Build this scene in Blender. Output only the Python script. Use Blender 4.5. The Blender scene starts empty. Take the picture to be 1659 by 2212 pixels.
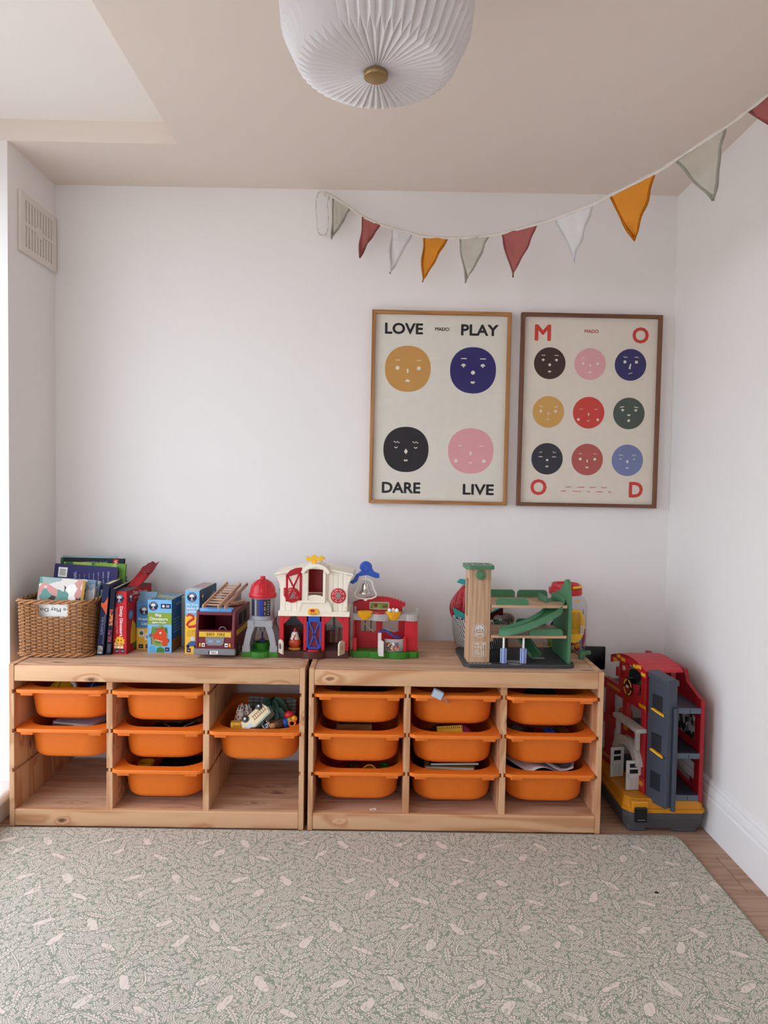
import bpy, bmesh, math, random
from mathutils import Matrix, Vector
random.seed(7)
SC = bpy.context.scene
COL = SC.collection

# ------------------------------------------------------------------ camera, daylight, exposure
cam_d = bpy.data.cameras.new('camera')
cam = bpy.data.objects.new('camera', cam_d)
COL.objects.link(cam)
cam_d.sensor_fit = 'HORIZONTAL'
cam_d.sensor_width = 36.0
cam_d.lens = 36.0 * 1519.2 / 1659.0
cam_d.clip_start = 0.02
_r = Vector((0.999865, -0.004190, 0.015860))
_f = Vector((0.004813, 0.999210, -0.039455))
_u = Vector((-0.015682, 0.039526, 0.999095))
cam.matrix_world = Matrix(((_r.x, _u.x, -_f.x, 1.1674), (_r.y, _u.y, -_f.y, -2.6640), (_r.z, _u.z, -_f.z, 1.1106), (0, 0, 0, 1)))
SC.camera = cam

world = bpy.data.worlds.new('overcast_sky')
SC.world = world
world.use_nodes = True
wb = world.node_tree.nodes['Background']
wb.inputs[0].default_value = (0.775, 0.865, 0.985, 1)
wb.inputs[1].default_value = 3.5
SC.view_settings.view_transform = 'Standard'
SC.view_settings.look = 'None'
SC.view_settings.gamma = 1.0
SC.view_settings.use_curve_mapping = False
SC.view_settings.exposure = 0.54
SC.cycles.use_denoising = True
SC.cycles.max_bounces = 8
SC.cycles.diffuse_bounces = 6
SC.cycles.glossy_bounces = 2
SC.cycles.transparent_max_bounces = 8
SC.cycles.use_adaptive_sampling = True
SC.cycles.adaptive_threshold = 0.17
SC.cycles.adaptive_min_samples = 16
SC.cycles.sample_clamp_indirect = 6.0
SC.cycles.caustics_reflective = False
SC.cycles.caustics_refractive = False


def portal(name, loc, sx, sy, rot):
    l = bpy.data.lights.new(name, 'AREA')
    l.shape = 'RECTANGLE'
    l.size, l.size_y = sx, sy
    l.cycles.is_portal = True
    o = bpy.data.objects.new(name, l)
    COL.objects.link(o)
    o.location = loc
    o.rotation_euler = rot


# daylight enters through the tall glazed opening in the wall by the shelves and a window at the camera's back
portal('daylight_side', (-0.43, -1.45, 1.18), 2.18, 2.16, (math.radians(90), 0, math.radians(-90)))
portal('daylight_rear', (0.25, -4.02, 1.325), 1.2, 1.65, (math.radians(-90), 0, math.radians(180)))

# ------------------------------------------------------------------ helpers
IDM = Matrix.Identity(4)


def T(x, y, z):
    return Matrix.Translation((x, y, z))


def RX(a):
    return Matrix.Rotation(math.radians(a), 4, 'X')


def RY(a):
    return Matrix.Rotation(math.radians(a), 4, 'Y')


def RZ(a):
    return Matrix.Rotation(math.radians(a), 4, 'Z')


def merge(bm, tmp, M=None):
    me = bpy.data.meshes.new('tmp')
    tmp.to_mesh(me)
    tmp.free()
    if M is not None:
        me.transform(M)
    bm.from_mesh(me)
    bpy.data.meshes.remove(me)


def box(bm, lo, hi, r=0.0, seg=2, M=None):
    t = bmesh.new()
    bmesh.ops.create_cube(t, size=1.0)
    for v in t.verts:
        v.co = Vector([lo[i] + (v.co[i] + 0.5) * (hi[i] - lo[i]) for i in range(3)])
    if r > 0:
        bmesh.ops.bevel(t, geom=list(t.edges), offset=min(r, 0.49 * min(abs(hi[i] - lo[i]) for i in range(3))), segments=seg, affect='EDGES', profile=0.5)
    merge(bm, t, M)
    return bm


AX = {'Z': IDM, 'Y': Matrix.Rotation(math.radians(90), 4, 'X'), 'X': Matrix.Rotation(math.radians(90), 4, 'Y')}


def cyl(bm, c, r, h, axis='Z', n=24, r2=None, bev=0.0, M=None):
    t = bmesh.new()
    bmesh.ops.create_cone(t, cap_ends=True, segments=n, radius1=r, radius2=r if r2 is None else r2, depth=h)
    if bev > 0:
        es = [e for e in t.edges if len(e.link_faces) == 2 and any(len(f.verts) > 4 for f in e.link_faces)]
        bmesh.ops.bevel(t, geom=es, offset=bev, segments=2, affect='EDGES', profile=0.5)
    m = T(*c) @ AX[axis]
    merge(bm, t, (M @ m) if M is not None else m)
    return bm


def ball(bm, c, r, s=(1, 1, 1), u=20, v=12, M=None):
    t = bmesh.new()
    bmesh.ops.create_uvsphere(t, u_segments=u, v_segments=v, radius=r)
    m = T(*c) @ Matrix.Diagonal((s[0], s[1], s[2], 1))
    merge(bm, t, (M @ m) if M is not None else m)
    return bm


def torus(bm, c, R, r, axis='Z', n=28, k=8, M=None, arc=360):
    closed = arc >= 360
    pts = [(R * math.cos(math.radians(arc) * i / n), R * math.sin(math.radians(arc) * i / n), 0) for i in range(n if closed else n + 1)]
    m = T(*c) @ AX[axis]
    tube(bm, pts, r, k, closed=closed, M=(M @ m) if M is not None else m)
    return bm


def lathe(bm, prof, n=32, M=None, wob=None):
    """prof: list of (radius, z); ends with radius 0 are closed to a point."""
    rings = []
    for r, z in prof:
        if r <= 1e-6:
            rings.append([bm.verts.new((0, 0, z))])
        else:
            rings.append([bm.verts.new((r * math.cos(2 * math.pi * i / n), r * math.sin(2 * math.pi * i / n), z)) for i in range(n)])
    if M is not None:
        for ring in rings:
            for v in ring:
                v.co = M @ v.co
    for a, b in zip(rings, rings[1:]):
        for i in range(n):
            j = (i + 1) % n
            if len(a) == 1 and len(b) == 1:
                continue
            if len(a) == 1:
                bm.faces.new((a[0], b[i], b[j]))
            elif len(b) == 1:
                bm.faces.new((a[i], b[0], a[j]))
            else:
                bm.faces.new((a[i], b[i], b[j], a[j]))
    return bm


def prism(bm, pts, a, b, plane='XZ', r=0.0, M=None):
    """extrude the polygon pts (2-D, in PLANE) from a to b along the plane's normal axis."""
    t = bmesh.new()

    def p3(p, w):
        return {'XZ': (p[0], w, p[1]), 'XY': (p[0], p[1], w), 'YZ': (w, p[0], p[1])}[plane]
    A = [t.verts.new(p3(p, a)) for p in pts]
    B = [t.verts.new(p3(p, b)) for p in pts]
    n = len(pts)
    t.faces.new(A)
    t.faces.new(list(reversed(B)))
    for i in range(n):
        j = (i + 1) % n
        t.faces.new((A[j], A[i], B[i], B[j]))
    bmesh.ops.recalc_face_normals(t, faces=t.faces)
    if r > 0:
        ra, rb = set(A), set(B)
        es = [e for e in t.edges if (e.verts[0] in ra and e.verts[1] in ra) or (e.verts[0] in rb and e.verts[1] in rb)]
        bmesh.ops.bevel(t, geom=es, offset=r, segments=2, affect='EDGES', profile=0.5)
    merge(bm, t, M)
    return bm


def tube(bm, pts, r, n=8, closed=False, caps=True, M=None, rs=None, flat=None):
    P = [Vector(p) for p in pts]
    m = len(P)
    rings = []
    nrm = None
    for i in range(m):
        if closed:
            d = P[(i + 1) % m] - P[(i - 1) % m]
        else:
            d = P[min(i + 1, m - 1)] - P[max(i - 1, 0)]
        d.normalize()
        if nrm is None:
            nrm = Vector((0, 0, 1)) if abs(d.z) < 0.9 else Vector((0, 1, 0))
        nrm = nrm - d * nrm.dot(d)
        if nrm.length < 1e-6:
            nrm = d.orthogonal()
        nrm.normalize()
        bn = d.cross(nrm)
        ri = rs[i] if rs else r
        ring = []
        for k in range(n):
            a = 2 * math.pi * k / n
            ca, sa = math.cos(a), math.sin(a)
            if flat:
                ca, sa = ca * flat[0], sa * flat[1]
            co = P[i] + nrm * (ri * ca) + bn * (ri * sa)
            ring.append(bm.verts.new(M @ co if M is not None else co))
        rings.append(ring)
    for i in range(m if closed else m - 1):
        a, b = rings[i], rings[(i + 1) % m]
        for k in range(n):
            l = (k + 1) % n
            bm.faces.new((a[k], a[l], b[l], b[k]))
    if caps and not closed:
        bm.faces.new(list(reversed(rings[0])))
        bm.faces.new(rings[-1])
    return bm


def loft(bm, loops, cap0=False, cap1=False, M=None):
    """skin through closed loops of equally many 3-D points."""
    R_ = [[bm.verts.new(M @ Vector(p) if M is not None else p) for p in L] for L in loops]
    n = len(R_[0])
    for a, b in zip(R_, R_[1:]):
        for i in range(n):
            j = (i + 1) % n
            bm.faces.new((a[i], a[j], b[j], b[i]))
    if cap0:
        bm.faces.new(list(reversed(R_[0])))
    if cap1:
        bm.faces.new(R_[-1])
    return bm


def rrect(w, d, r, k=6, cx=0.0, cy=0.0):
    """rounded rectangle as a list of 2-D points, counter-clockwise."""
    pts = []
    for sx, sy, a0 in ((1, 1, 0), (-1, 1, 90), (-1, -1, 180), (1, -1, 270)):
        for i in range(k + 1):
            a = math.radians(a0 + 90 * i / k)
            pts.append((cx + sx * (w / 2 - r) + r * math.cos(a), cy + sy * (d / 2 - r) + r * math.sin(a)))
    return pts


def strip(bm, rows, M=None):
    """grid surface from rows of 3-D points."""
    R_ = [[bm.verts.new(M @ Vector(p) if M is not None else p) for p in L] for L in rows]
    for a, b in zip(R_, R_[1:]):
        for i in range(len(a) - 1):
            bm.faces.new((a[i], a[i + 1], b[i + 1], b[i]))
    return bm


def obj(name, bm, mat, parent=None, smooth=False, loc=None, rot=None, label=None, kind=None, fix=True):
    if fix:
        bmesh.ops.recalc_face_normals(bm, faces=bm.faces)
    me = bpy.data.meshes.new(name)
    bm.to_mesh(me)
    bm.free()
    if smooth:
        for p in me.polygons:
            p.use_smooth = True
        try:
            me.set_sharp_from_angle(angle=math.radians(38))
        except Exception:
            pass
    me.materials.append(mat)
    o = bpy.data.objects.new(name, me)
    COL.objects.link(o)
    if parent is not None:
        o.parent = parent
    if loc is not None:
        o.location = loc
    if rot is not None:
        o.rotation_euler = [math.radians(a) for a in rot]
    if label:
        o['label'] = label
    if kind:
        o['kind'] = kind
    return o


def tag(o, label, cat, group=None):
    o['label'] = label
    o['category'] = cat
    if group:
        o['group'] = group
    return o


def thing(name, label, cat, loc=(0, 0, 0), rz=0.0, group=None, rot=None):
    o = bpy.data.objects.new(name, None)
    o.empty_display_size = 0.02
    COL.objects.link(o)
    o.location = loc
    o.rotation_euler = [math.radians(a) for a in rot] if rot else (0, 0, math.radians(rz))
    return tag(o, label, cat, group)


def struct(name, bm, mat, parent=None, **k):
    o = obj(name, bm, mat, parent, **k)
    if parent is None:
        o['kind'] = 'structure'
    return o


def struct_root(name, loc=(0, 0, 0)):
    o = bpy.data.objects.new(name, None)
    COL.objects.link(o)
    o.location = loc
    o['kind'] = 'structure'
    return o


def copy_tree(o, parent=None):
    c = o.copy()
    COL.objects.link(c)
    c.parent = parent
    for ch in list(o.children):
        copy_tree(ch, c)
    return c


def text(body, size, mat, parent, loc, rot=(90, 0, 0), width=None, height=None, bold=0.0, name='lettering', align='CENTER', ext=0.00015, spacing=1.0):
    """flat lettering as mesh; size = height of a capital letter unless width/height are given."""
    cu = bpy.data.curves.new('text', 'FONT')
    cu.body = body
    cu.align_x = 'CENTER'
    cu.align_y = 'CENTER'
    cu.size = 1.0
    cu.extrude = 0.0
    cu.space_character = spacing
    cu.resolution_u = 3
    to = bpy.data.objects.new('text', cu)
    COL.objects.link(to)
    dg = bpy.context.evaluated_depsgraph_get()
    me = bpy.data.meshes.new_from_object(to.evaluated_get(dg))
    bpy.data.objects.remove(to)
    bpy.data.curves.remove(cu)
    if len(me.vertices) == 0:
        return None
    xs = [v.co.x for v in me.vertices]
    ys = [v.co.y for v in me.vertices]
    w, h = max(xs) - min(xs), max(ys) - min(ys)
    cx, cy = (max(xs) + min(xs)) / 2, (max(ys) + min(ys)) / 2
    sy = size / (0.73 if height is None else 1) if height is None else height / h
    sx = sy if width is None else width / w
    ox = {'CENTER': cx, 'LEFT': min(xs), 'RIGHT': max(xs)}[align]
    for v in me.vertices:
        v.co = Vector(((v.co.x - ox) * sx, (v.co.y - cy) * sy, 0))
    if bold > 0:                                  # heavier strokes: the outline repeated a hair's breadth apart
        b2 = bmesh.new()
        d_ = bold * (size if height is None else height)
        for dx, dy in ((0, 0), (d_, 0), (-d_, 0), (0, d_), (0, -d_), (0.7 * d_, 0.7 * d_), (-0.7 * d_, 0.7 * d_), (0.7 * d_, -0.7 * d_), (-0.7 * d_, -0.7 * d_)):
            m2 = me.copy()
            m2.transform(T(dx, dy, 0.00002 * len(b2.faces) / max(1, len(me.polygons))))
            b2.from_mesh(m2)
            bpy.data.meshes.remove(m2)
        b2.to_mesh(me)
        b2.free()
    me.name = name
    me.materials.clear()
    me.materials.append(mat)
    o = bpy.data.objects.new(name, me)
    COL.objects.link(o)
    o.parent = parent
    o.location = loc
    o.rotation_euler = [math.radians(a) for a in rot]
    return o


# ------------------------------------------------------------------ materials
def lin(c):
    if isinstance(c, str):
        c = c.lstrip('#')
        c = [int(c[i:i + 2], 16) / 255 for i in (0, 2, 4)]
        c = [x / 12.92 if x <= 0.04045 else ((x + 0.055) / 1.055) ** 2.4 for x in c]
    return (c[0], c[1], c[2], 1)


_cache = {}


class NT:
    def __init__(s, name):
        s.m = bpy.data.materials.new(name)
        s.m.use_nodes = True
        s.t = s.m.node_tree
        s.b = s.t.nodes['Principled BSDF']
        s.out = s.t.nodes['Material Output']

    def n(s, typ, **k):
        nd = s.t.nodes.new(typ)
        for a, v in k.items():
            setattr(nd, a, v)
        return nd

    def l(s, a, b):
        s.t.links.new(a, b)

    def coord(s, kind='Object'):
        return s.n('ShaderNodeTexCoord').outputs[kind]

    def mapping(s, src, scale=(1, 1, 1), loc=(0, 0, 0), rot=(0, 0, 0)):
        m = s.n('ShaderNodeMapping')
        m.inputs['Scale'].default_value = scale
        m.inputs['Location'].default_value = loc
        m.inputs['Rotation'].default_value = rot
        s.l(src, m.inputs['Vector'])
        return m.outputs['Vector']

    def noise(s, vec, scale, detail=3.0, rough=0.5, out='Fac'):
        x = s.n('ShaderNodeTexNoise')
        x.inputs['Scale'].default_value = scale
        x.inputs['Detail'].default_value = detail
        x.inputs['Roughness'].default_value = rough
        if vec is not None:
            s.l(vec, x.inputs['Vector'])
        return x.outputs[out]

    def vor(s, vec, scale, feature='F1', out='Distance', rnd=1.0):
        x = s.n('ShaderNodeTexVoronoi', feature=feature)
        x.inputs['Scale'].default_value = scale
        x.inputs['Randomness'].default_value = rnd
        if vec is not None:
            s.l(vec, x.inputs['Vector'])
        return x.outputs[out]

    def ramp(s, fac, stops, interp='LINEAR'):
        r = s.n('ShaderNodeValToRGB')
        r.color_ramp.interpolation = interp
        el = r.color_ramp.elements
        while len(el) < len(stops):
            el.new(0.5)
        for e, (p, c) in zip(el, stops):
            e.position = p
            e.color = lin(c) if not isinstance(c, (int, float)) else (c, c, c, 1)
        s.l(fac, r.inputs['Fac'])
        return r.outputs['Color']

    def math(s, op, a, b=None, c=None):
        m = s.n('ShaderNodeMath', operation=op)
        for i, v in enumerate((a, b, c)):
            if v is None:
                continue
            if isinstance(v, (int, float)):
                m.inputs[i].default_value = v
            else:
                s.l(v, m.inputs[i])
        return m.outputs[0]

    def vmath(s, op, a, b=None):
        m = s.n('ShaderNodeVectorMath', operation=op)
        for i, v in enumerate((a, b)):
            if v is None:
                continue
            if isinstance(v, (tuple, list)):
                m.inputs[i].default_value = v
            else:
                s.l(v, m.inputs[i])
        return m.outputs[0]

    def mix(s, fac, a, b, mode='MIX'):
        m = s.n('ShaderNodeMix', data_type='RGBA', blend_type=mode)
        if isinstance(fac, (int, float)):
            m.inputs[0].default_value = fac
        else:
            s.l(fac, m.inputs[0])
        for i, v in ((6, a), (7, b)):
            if isinstance(v, str):
                m.inputs[i].default_value = lin(v)
            elif isinstance(v, (tuple, list)):
                m.inputs[i].default_value = (v[0], v[1], v[2], 1)
            else:
                s.l(v, m.inputs[i])
        return m.outputs[2]

    def base(s, c):
        if isinstance(c, (str, tuple, list)):
            s.b.inputs['Base Color'].default_value = lin(c)
        else:
            s.l(c, s.b.inputs['Base Color'])

    def rough(s, r):
        if isinstance(r, (int, float)):
            s.b.inputs['Roughness'].default_value = r
        else:
            s.l(r, s.b.inputs['Roughness'])

    def bump(s, h, strength=0.2, dist=0.002):
        b = s.n('ShaderNodeBump')
        b.inputs['Strength'].default_value = strength
        b.inputs['Distance'].default_value = dist
        s.l(h, b.inputs['Height'])
        s.l(b.outputs['Normal'], s.b.inputs['Normal'])


def plastic(c, rough=0.38, var=0.05, spec=0.45):
    key = ('pl', c, rough)
    if key in _cache:
        return _cache[key]
    k = NT('plastic')
    nz = k.noise(k.coord(), 60, 1)
    col = lin(c)
    k.base(k.mix(nz, tuple(x * (1 - var) for x in col[:3]), tuple(min(1, x * (1 + var)) for x in col[:3])))
    k.rough(rough)
    k.b.inputs['Specular IOR Level'].default_value = spec
    _cache[key] = k.m
    return k.m


def paper(c, rough=0.7):
    key = ('pp', c, rough)
    if key in _cache:
        return _cache[key]
    k = NT('printed_paper')
    col = lin(c)
    nz = k.noise(k.coord(), 40, 3)
    k.base(k.mix(nz, tuple(x * 0.94 for x in col[:3]), tuple(min(1, x * 1.04) for x in col[:3])))
    k.rough(rough)
    k.b.inputs['Specular IOR Level'].default_value = 0.3
    _cache[key] = k.m
    return k.m


def paint(name, c, rough=0.85, bump=0.12):
    k = NT(name)
    co = k.coord()
    col = lin(c)
    nz = k.noise(co, 1.7, 2, 0.6)
    k.base(k.mix(nz, tuple(x * 0.97 for x in col[:3]), tuple(min(1, x * 1.02) for x in col[:3])))
    k.rough(rough)
    k.b.inputs['Specular IOR Level'].default_value = 0.2
    k.bump(k.noise(co, 130, 1, 0.6), bump, 0.0012)
    return k.m


def timber(name, axis, light, mid, dark, ring=26.0, knots=True, rough=0.55, kscale=(7.0, 17.0)):
    """procedural board: long grain along AXIS, growth lines bent round a few knots."""
    k = NT(name)
    co = k.coord('Object')
    rnd = k.n('ShaderNodeObjectInfo').outputs['Random']
    off = k.n('ShaderNodeCombineXYZ')
    for i, f in enumerate((7.3, 3.1, 5.7)):
        k.l(k.math('MULTIPLY', rnd, f), off.inputs[i])
    p = k.vmath('ADD', co, off.outputs[0])
    st = [ring] * 3
    st['XYZ'.index(axis)] = 1.3
    # growth lines: a sharpened sine of a long noise
    g = k.noise(k.mapping(p, tuple(0.16 * s if s > 2 else 0.55 for s in st)), 1.0, 3, 0.55)
    kn = None
    if knots:
        ks = [kscale[1]] * 3
        ks['XYZ'.index(axis)] = kscale[0]
        kp = k.mapping(k.vmath('ADD', p, k.vmath('MULTIPLY', k.noise(p, 18, 2, 0.5, 'Color'), (0.02, 0.02, 0.02))), tuple(ks))
        kd = k.vor(kp, 1.0, rnd=0.95)
        kc = k.n('ShaderNodeSeparateColor')
        k.l(k.vor(kp, 1.0, out='Color', rnd=0.95), kc.inputs[0])
        few = k.math('GREATER_THAN', kc.outputs[0], 0.52)
        near = k.math('MULTIPLY', few, k.ramp(kd, [(0.0, 1.0), (0.22, 0.25), (0.45, 0.0)]))
        g = k.math('ADD', g, k.math('MULTIPLY', near, 0.22))
        kn = k.math('MULTIPLY', few, k.ramp(kd, [(0.05, 1.0), (0.09, 0.6), (0.13, 0.0)]))
    lines = k.math('SINE', k.math('MULTIPLY', g, 62.0))
    lines = k.math('POWER', k.math('MULTIPLY_ADD', lines, 0.5, 0.5), 2.4)
    fine_s = [s * 9 for s in st]
    fine_s['XYZ'.index(axis)] = 5.0
    fine = k.noise(k.mapping(p, tuple(fine_s)), 1.0, 3, 0.6)
    broad = k.noise(k.mapping(p, tuple(s * 0.3 for s in st)), 1.0, 2)
    c = k.mix(k.math('MULTIPLY', lines, 0.74), light, mid)
    c = k.mix(k.math('MULTIPLY', fine, 0.3), c, mid)
    c = k.mix(k.ramp(broad, [(0.35, 0.0), (0.75, 0.5)]), c, k.mix(1.0, c, (0.82, 0.74, 0.7), 'MULTIPLY'))
    if kn is not None:
        c = k.mix(k.math('MULTIPLY', kn, 0.85), c, dark)
    k.base(c)
    k.rough(rough)
    k.b.inputs['Specular IOR Level'].default_value = 0.35
    return k.m


PINE = {a: timber('pine_' + a.lower(), a, '#dab087', '#b67c52', '#5a331f') for a in 'XYZ'}
PINE_TOP = timber('pine_top', 'X', '#d6b093', '#b68b6c', '#65392a', kscale=(4.0, 16.0))
OAK = {a: timber('oak_' + a.lower(), a, '#b9834f', '#8f5f34', '#5f3b1e', ring=70, knots=False, rough=0.45) for a in 'XZ'}
WALNUT = {a: timber('walnut_' + a.lower(), a, '#7e543c', '#5d3a28', '#3a2417', ring=70, knots=False, rough=0.45) for a in 'XZ'}
BEECH = {a: timber('beech_' + a.lower(), a, '#cda688', '#b98d6e', '#7a5238', ring=80, knots=False, rough=0.5) for a in 'XYZ'}
RUBBERWOOD = timber('rubberwood', 'Z', '#c9a688', '#a8835f', '#5d4030', ring=90, knots=False, rough=0.5)
LAMINATE = timber('laminate', 'X', '#b9967f', '#97755f', '#4a3326', ring=60, knots=False, rough=0.5)

WALL = paint('wall_paint', '#ebe6e3')
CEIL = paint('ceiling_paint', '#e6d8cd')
CEIL_LIT = paint('ceiling_paint_lit', '#f2ebe5')  # paler than the low ceiling: brighter light on the raised part painted in
GLOSSW = paint('white_gloss', '#ebe9e8', 0.4, 0.03)

RED = plastic('#c01826')
DKRED = plastic('#8f1420')
MAROON = plastic('#6d1824', 0.45)
WHITE = plastic('#efeae0')
CREAM = plastic('#efe5d2', 0.42)
GREY = plastic('#a8a29c', 0.42)
LGREY = plastic('#b9b4ac', 0.45)
MGREY = plastic('#7d7d80', 0.4)
SILVER = plastic('#9b9a9e', 0.32, spec=0.7)
SLATE = plastic('#3d434e', 0.42)
SLATE2 = plastic('#5b6674', 0.42)
YELLOW = plastic('#f0b41c')
AMBER = plastic('#cc8410', 0.42)
BLUE = plastic('#2450b0')
NAVYP = plastic('#1d2c66', 0.4)
GREEN = plastic('#2f7a1e')
LEAFG = plastic('#477a54', 0.45)
DLEAF = plastic('#2f573d', 0.45)
BROWN = plastic('#4b2219', 0.45)
BLACK = plastic('#0c0c0e', 0.3)
CHAR = plastic('#3a3b3e', 0.6)
ORANGE = plastic('#e6761f', 0.5)
TEAL = plastic('#2a9690', 0.5)
PINK = plastic('#d05a86', 0.45)
SKYB = plastic('#7fa6dc', 0.45)
DARK = paper('#131315')
PWHITE = paper('#efece6')
PNAVY = paper('#232a4f')
PLB = paper('#79b6de')
PYEL = paper('#f2bd3c')
PRED = paper('#bf2127')
PGRN = paper('#8aa33a')
PBLK = paper('#17171a')


def brass_mat():
    k = NT('brushed_brass')
    k.base('#a88c60')
    k.b.inputs['Metallic'].default_value = 1.0
    k.rough(0.42)
    k.bump(k.noise(k.mapping(k.coord(), (10, 300, 10)), 1.0, 2), 0.05, 0.001)
    return k.m


def chrome_mat():
    k = NT('polished_metal')
    k.base('#c9c7c2')
    k.b.inputs['Metallic'].default_value = 1.0
    k.rough(0.12)
    k.bump(k.noise(k.coord(), 90, 1), 0.02, 0.001)
    return k.m


def glass_mat(name, tint=(1, 1, 1), gloss=0.03, rough=0.02):
    """thin clear pane: transparent with a fresnel reflection."""
    k = NT(name)
    tr = k.n('ShaderNodeBsdfTransparent')
    tr.inputs[0].default_value = (*tint, 1)
    gl = k.n('ShaderNodeBsdfGlossy')
    gl.inputs['Roughness'].default_value = rough
    lw = k.n('ShaderNodeLayerWeight')
    lw.inputs['Blend'].default_value = 0.5
    fac = k.math('MULTIPLY_ADD', k.math('POWER', lw.outputs['Facing'], 4.0), 0.8, gloss)
    mx = k.n('ShaderNodeMixShader')
    k.l(fac, mx.inputs[0])
    k.l(tr.outputs[0], mx.inputs[1])
    k.l(gl.outputs[0], mx.inputs[2])
    k.l(mx.outputs[0], k.out.inputs['Surface'])
    return k.m


BRASS = brass_mat()
CHROME = chrome_mat()
PANE = glass_mat('picture_glass')
CLEARP = glass_mat('clear_plastic', (0.93, 0.93, 0.95), rough=0.08)


def cloth(c, name='cloth', sheer=0.0, weave=900):
    key = ('cl', c, sheer)
    if key in _cache:
        return _cache[key]
    k = NT(name)
    col = lin(c)
    co = k.coord()
    nz = k.noise(co, 30, 4, 0.6)
    k.base(k.mix(nz, tuple(x * 0.82 for x in col[:3]), tuple(min(1, x * 1.1) for x in col[:3])))
    k.rough(0.9)
    k.b.inputs['Specular IOR Level'].default_value = 0.1
    k.bump(k.noise(co, weave, 1), 0.25, 0.0006)
    tl = k.n('ShaderNodeBsdfTranslucent')
    tl.inputs[0].default_value = col
    mx = k.n('ShaderNodeMixShader')
    mx.inputs[0].default_value = 0.3
    k.l(k.b.outputs[0], mx.inputs[1])
    k.l(tl.outputs[0], mx.inputs[2])
    last = mx
    if sheer > 0:
        tr = k.n('ShaderNodeBsdfTransparent')
        m2 = k.n('ShaderNodeMixShader')
        m2.inputs[0].default_value = sheer
        k.l(mx.outputs[0], m2.inputs[1])
        k.l(tr.outputs[0], m2.inputs[2])
        last = m2
    k.l(last.outputs[0], k.out.inputs['Surface'])
    _cache[key] = k.m
    return k.m


def patches(name, cols, scale=40, rough=0.7, mapping=(1, 1, 1)):
    """blotchy print in a handful of flat colours."""
    k = NT(name)
    v = k.vor(k.vmath('ADD', k.mapping(k.coord(), mapping), k.vmath('MULTIPLY', k.noise(k.coord(), scale * 0.8, 2, 0.5, 'Color'), (0.03, 0.03, 0.03))), scale, out='Color')
    sep = k.n('ShaderNodeSeparateColor')
    k.l(v, sep.inputs[0])
    n = len(cols)
    k.base(k.ramp(sep.outputs[0], [(i / n, c) for i, c in enumerate(cols)], 'CONSTANT'))
    k.rough(rough)
    k.b.inputs['Specular IOR Level'].default_value = 0.3
    return k.m
# ------------------------------------------------------------------ the room
XL, XR, ZC, ZH = -0.061, 2.260, 2.203, 2.272     # side walls, low ceiling, raised ceiling
YW = -0.335                                       # edge of the glazed recess
YB = -4.0                                         # wall at the camera's back

bm = bmesh.new()
box(bm, (XL - 0.45, 0, -0.1), (XR + 0.12, 0.12, ZH + 0.1))
struct('wall_back', bm, WALL)
bm = bmesh.new()
box(bm, (XR, YB - 0.1, -0.1), (XR + 0.12, 0.0, ZH + 0.1))
struct('wall_right', bm, WALL)
bm = bmesh.new()                                  # short return wall; its end face is the reveal of the recess
box(bm, (XL - 0.45, YW, 0.0), (XL, 0.0, ZC))
struct('wall_left', bm, WALL)
bm = bmesh.new()
box(bm, (XL - 0.45, YB, 0.0), (XL, -2.57, ZH + 0.1))
struct('wall_left_front', bm, WALL)
# wall at the camera's back with a window opening
bm = bmesh.new()
wx0, wx1, wz0, wz1 = -0.35, 0.85, 0.5, 2.15
box(bm, (XL - 0.45, YB - 0.12, -0.1), (wx0, YB, ZH + 0.1))
box(bm, (wx1, YB - 0.12, -0.1), (XR + 0.12, YB, ZH + 0.1))
box(bm, (wx0, YB - 0.12, -0.1), (wx1, YB, wz0))
box(bm, (wx0, YB - 0.12, wz1), (wx1, YB, ZH + 0.1))
struct('wall_front', bm, WALL)

# ceiling: lowered part round the back and the far side, raised part by the glazing
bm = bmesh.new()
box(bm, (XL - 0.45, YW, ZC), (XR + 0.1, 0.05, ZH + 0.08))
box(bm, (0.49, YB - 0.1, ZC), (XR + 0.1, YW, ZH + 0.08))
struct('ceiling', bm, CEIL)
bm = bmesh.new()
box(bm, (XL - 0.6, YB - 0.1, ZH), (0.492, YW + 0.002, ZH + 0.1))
struct('ceiling_raised', bm, CEIL_LIT)

# floor planks
fl = struct_root('floor')
pw = 0.19
rowi = 0
y = YB
while y < 0.0:
    x = XL - 0.7 - (rowi * 0.47) % 1.2
    while x < XR:
        x0, x1 = max(x, XL - 0.45), min(x + 1.25, XR + 0.02)
        if x1 - x0 > 0.02:
            bm = bmesh.new()
            box(bm, (-(x1 - x0) / 2 + 0.0006, -pw / 2 + 0.0006, -0.02), ((x1 - x0) / 2 - 0.0006, pw / 2 - 0.0006, 0.0), 0.0012, 1)
            obj('plank', bm, LAMINATE, fl, loc=((x0 + x1) / 2, y + pw / 2, 0))
        x += 1.25
    y += pw
    rowi += 1
bm = bmesh.new()
box(bm, (XL - 0.46, YB, -0.06), (XR + 0.05, 0.05, -0.021))
obj('subfloor', bm, DARK, fl)

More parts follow.
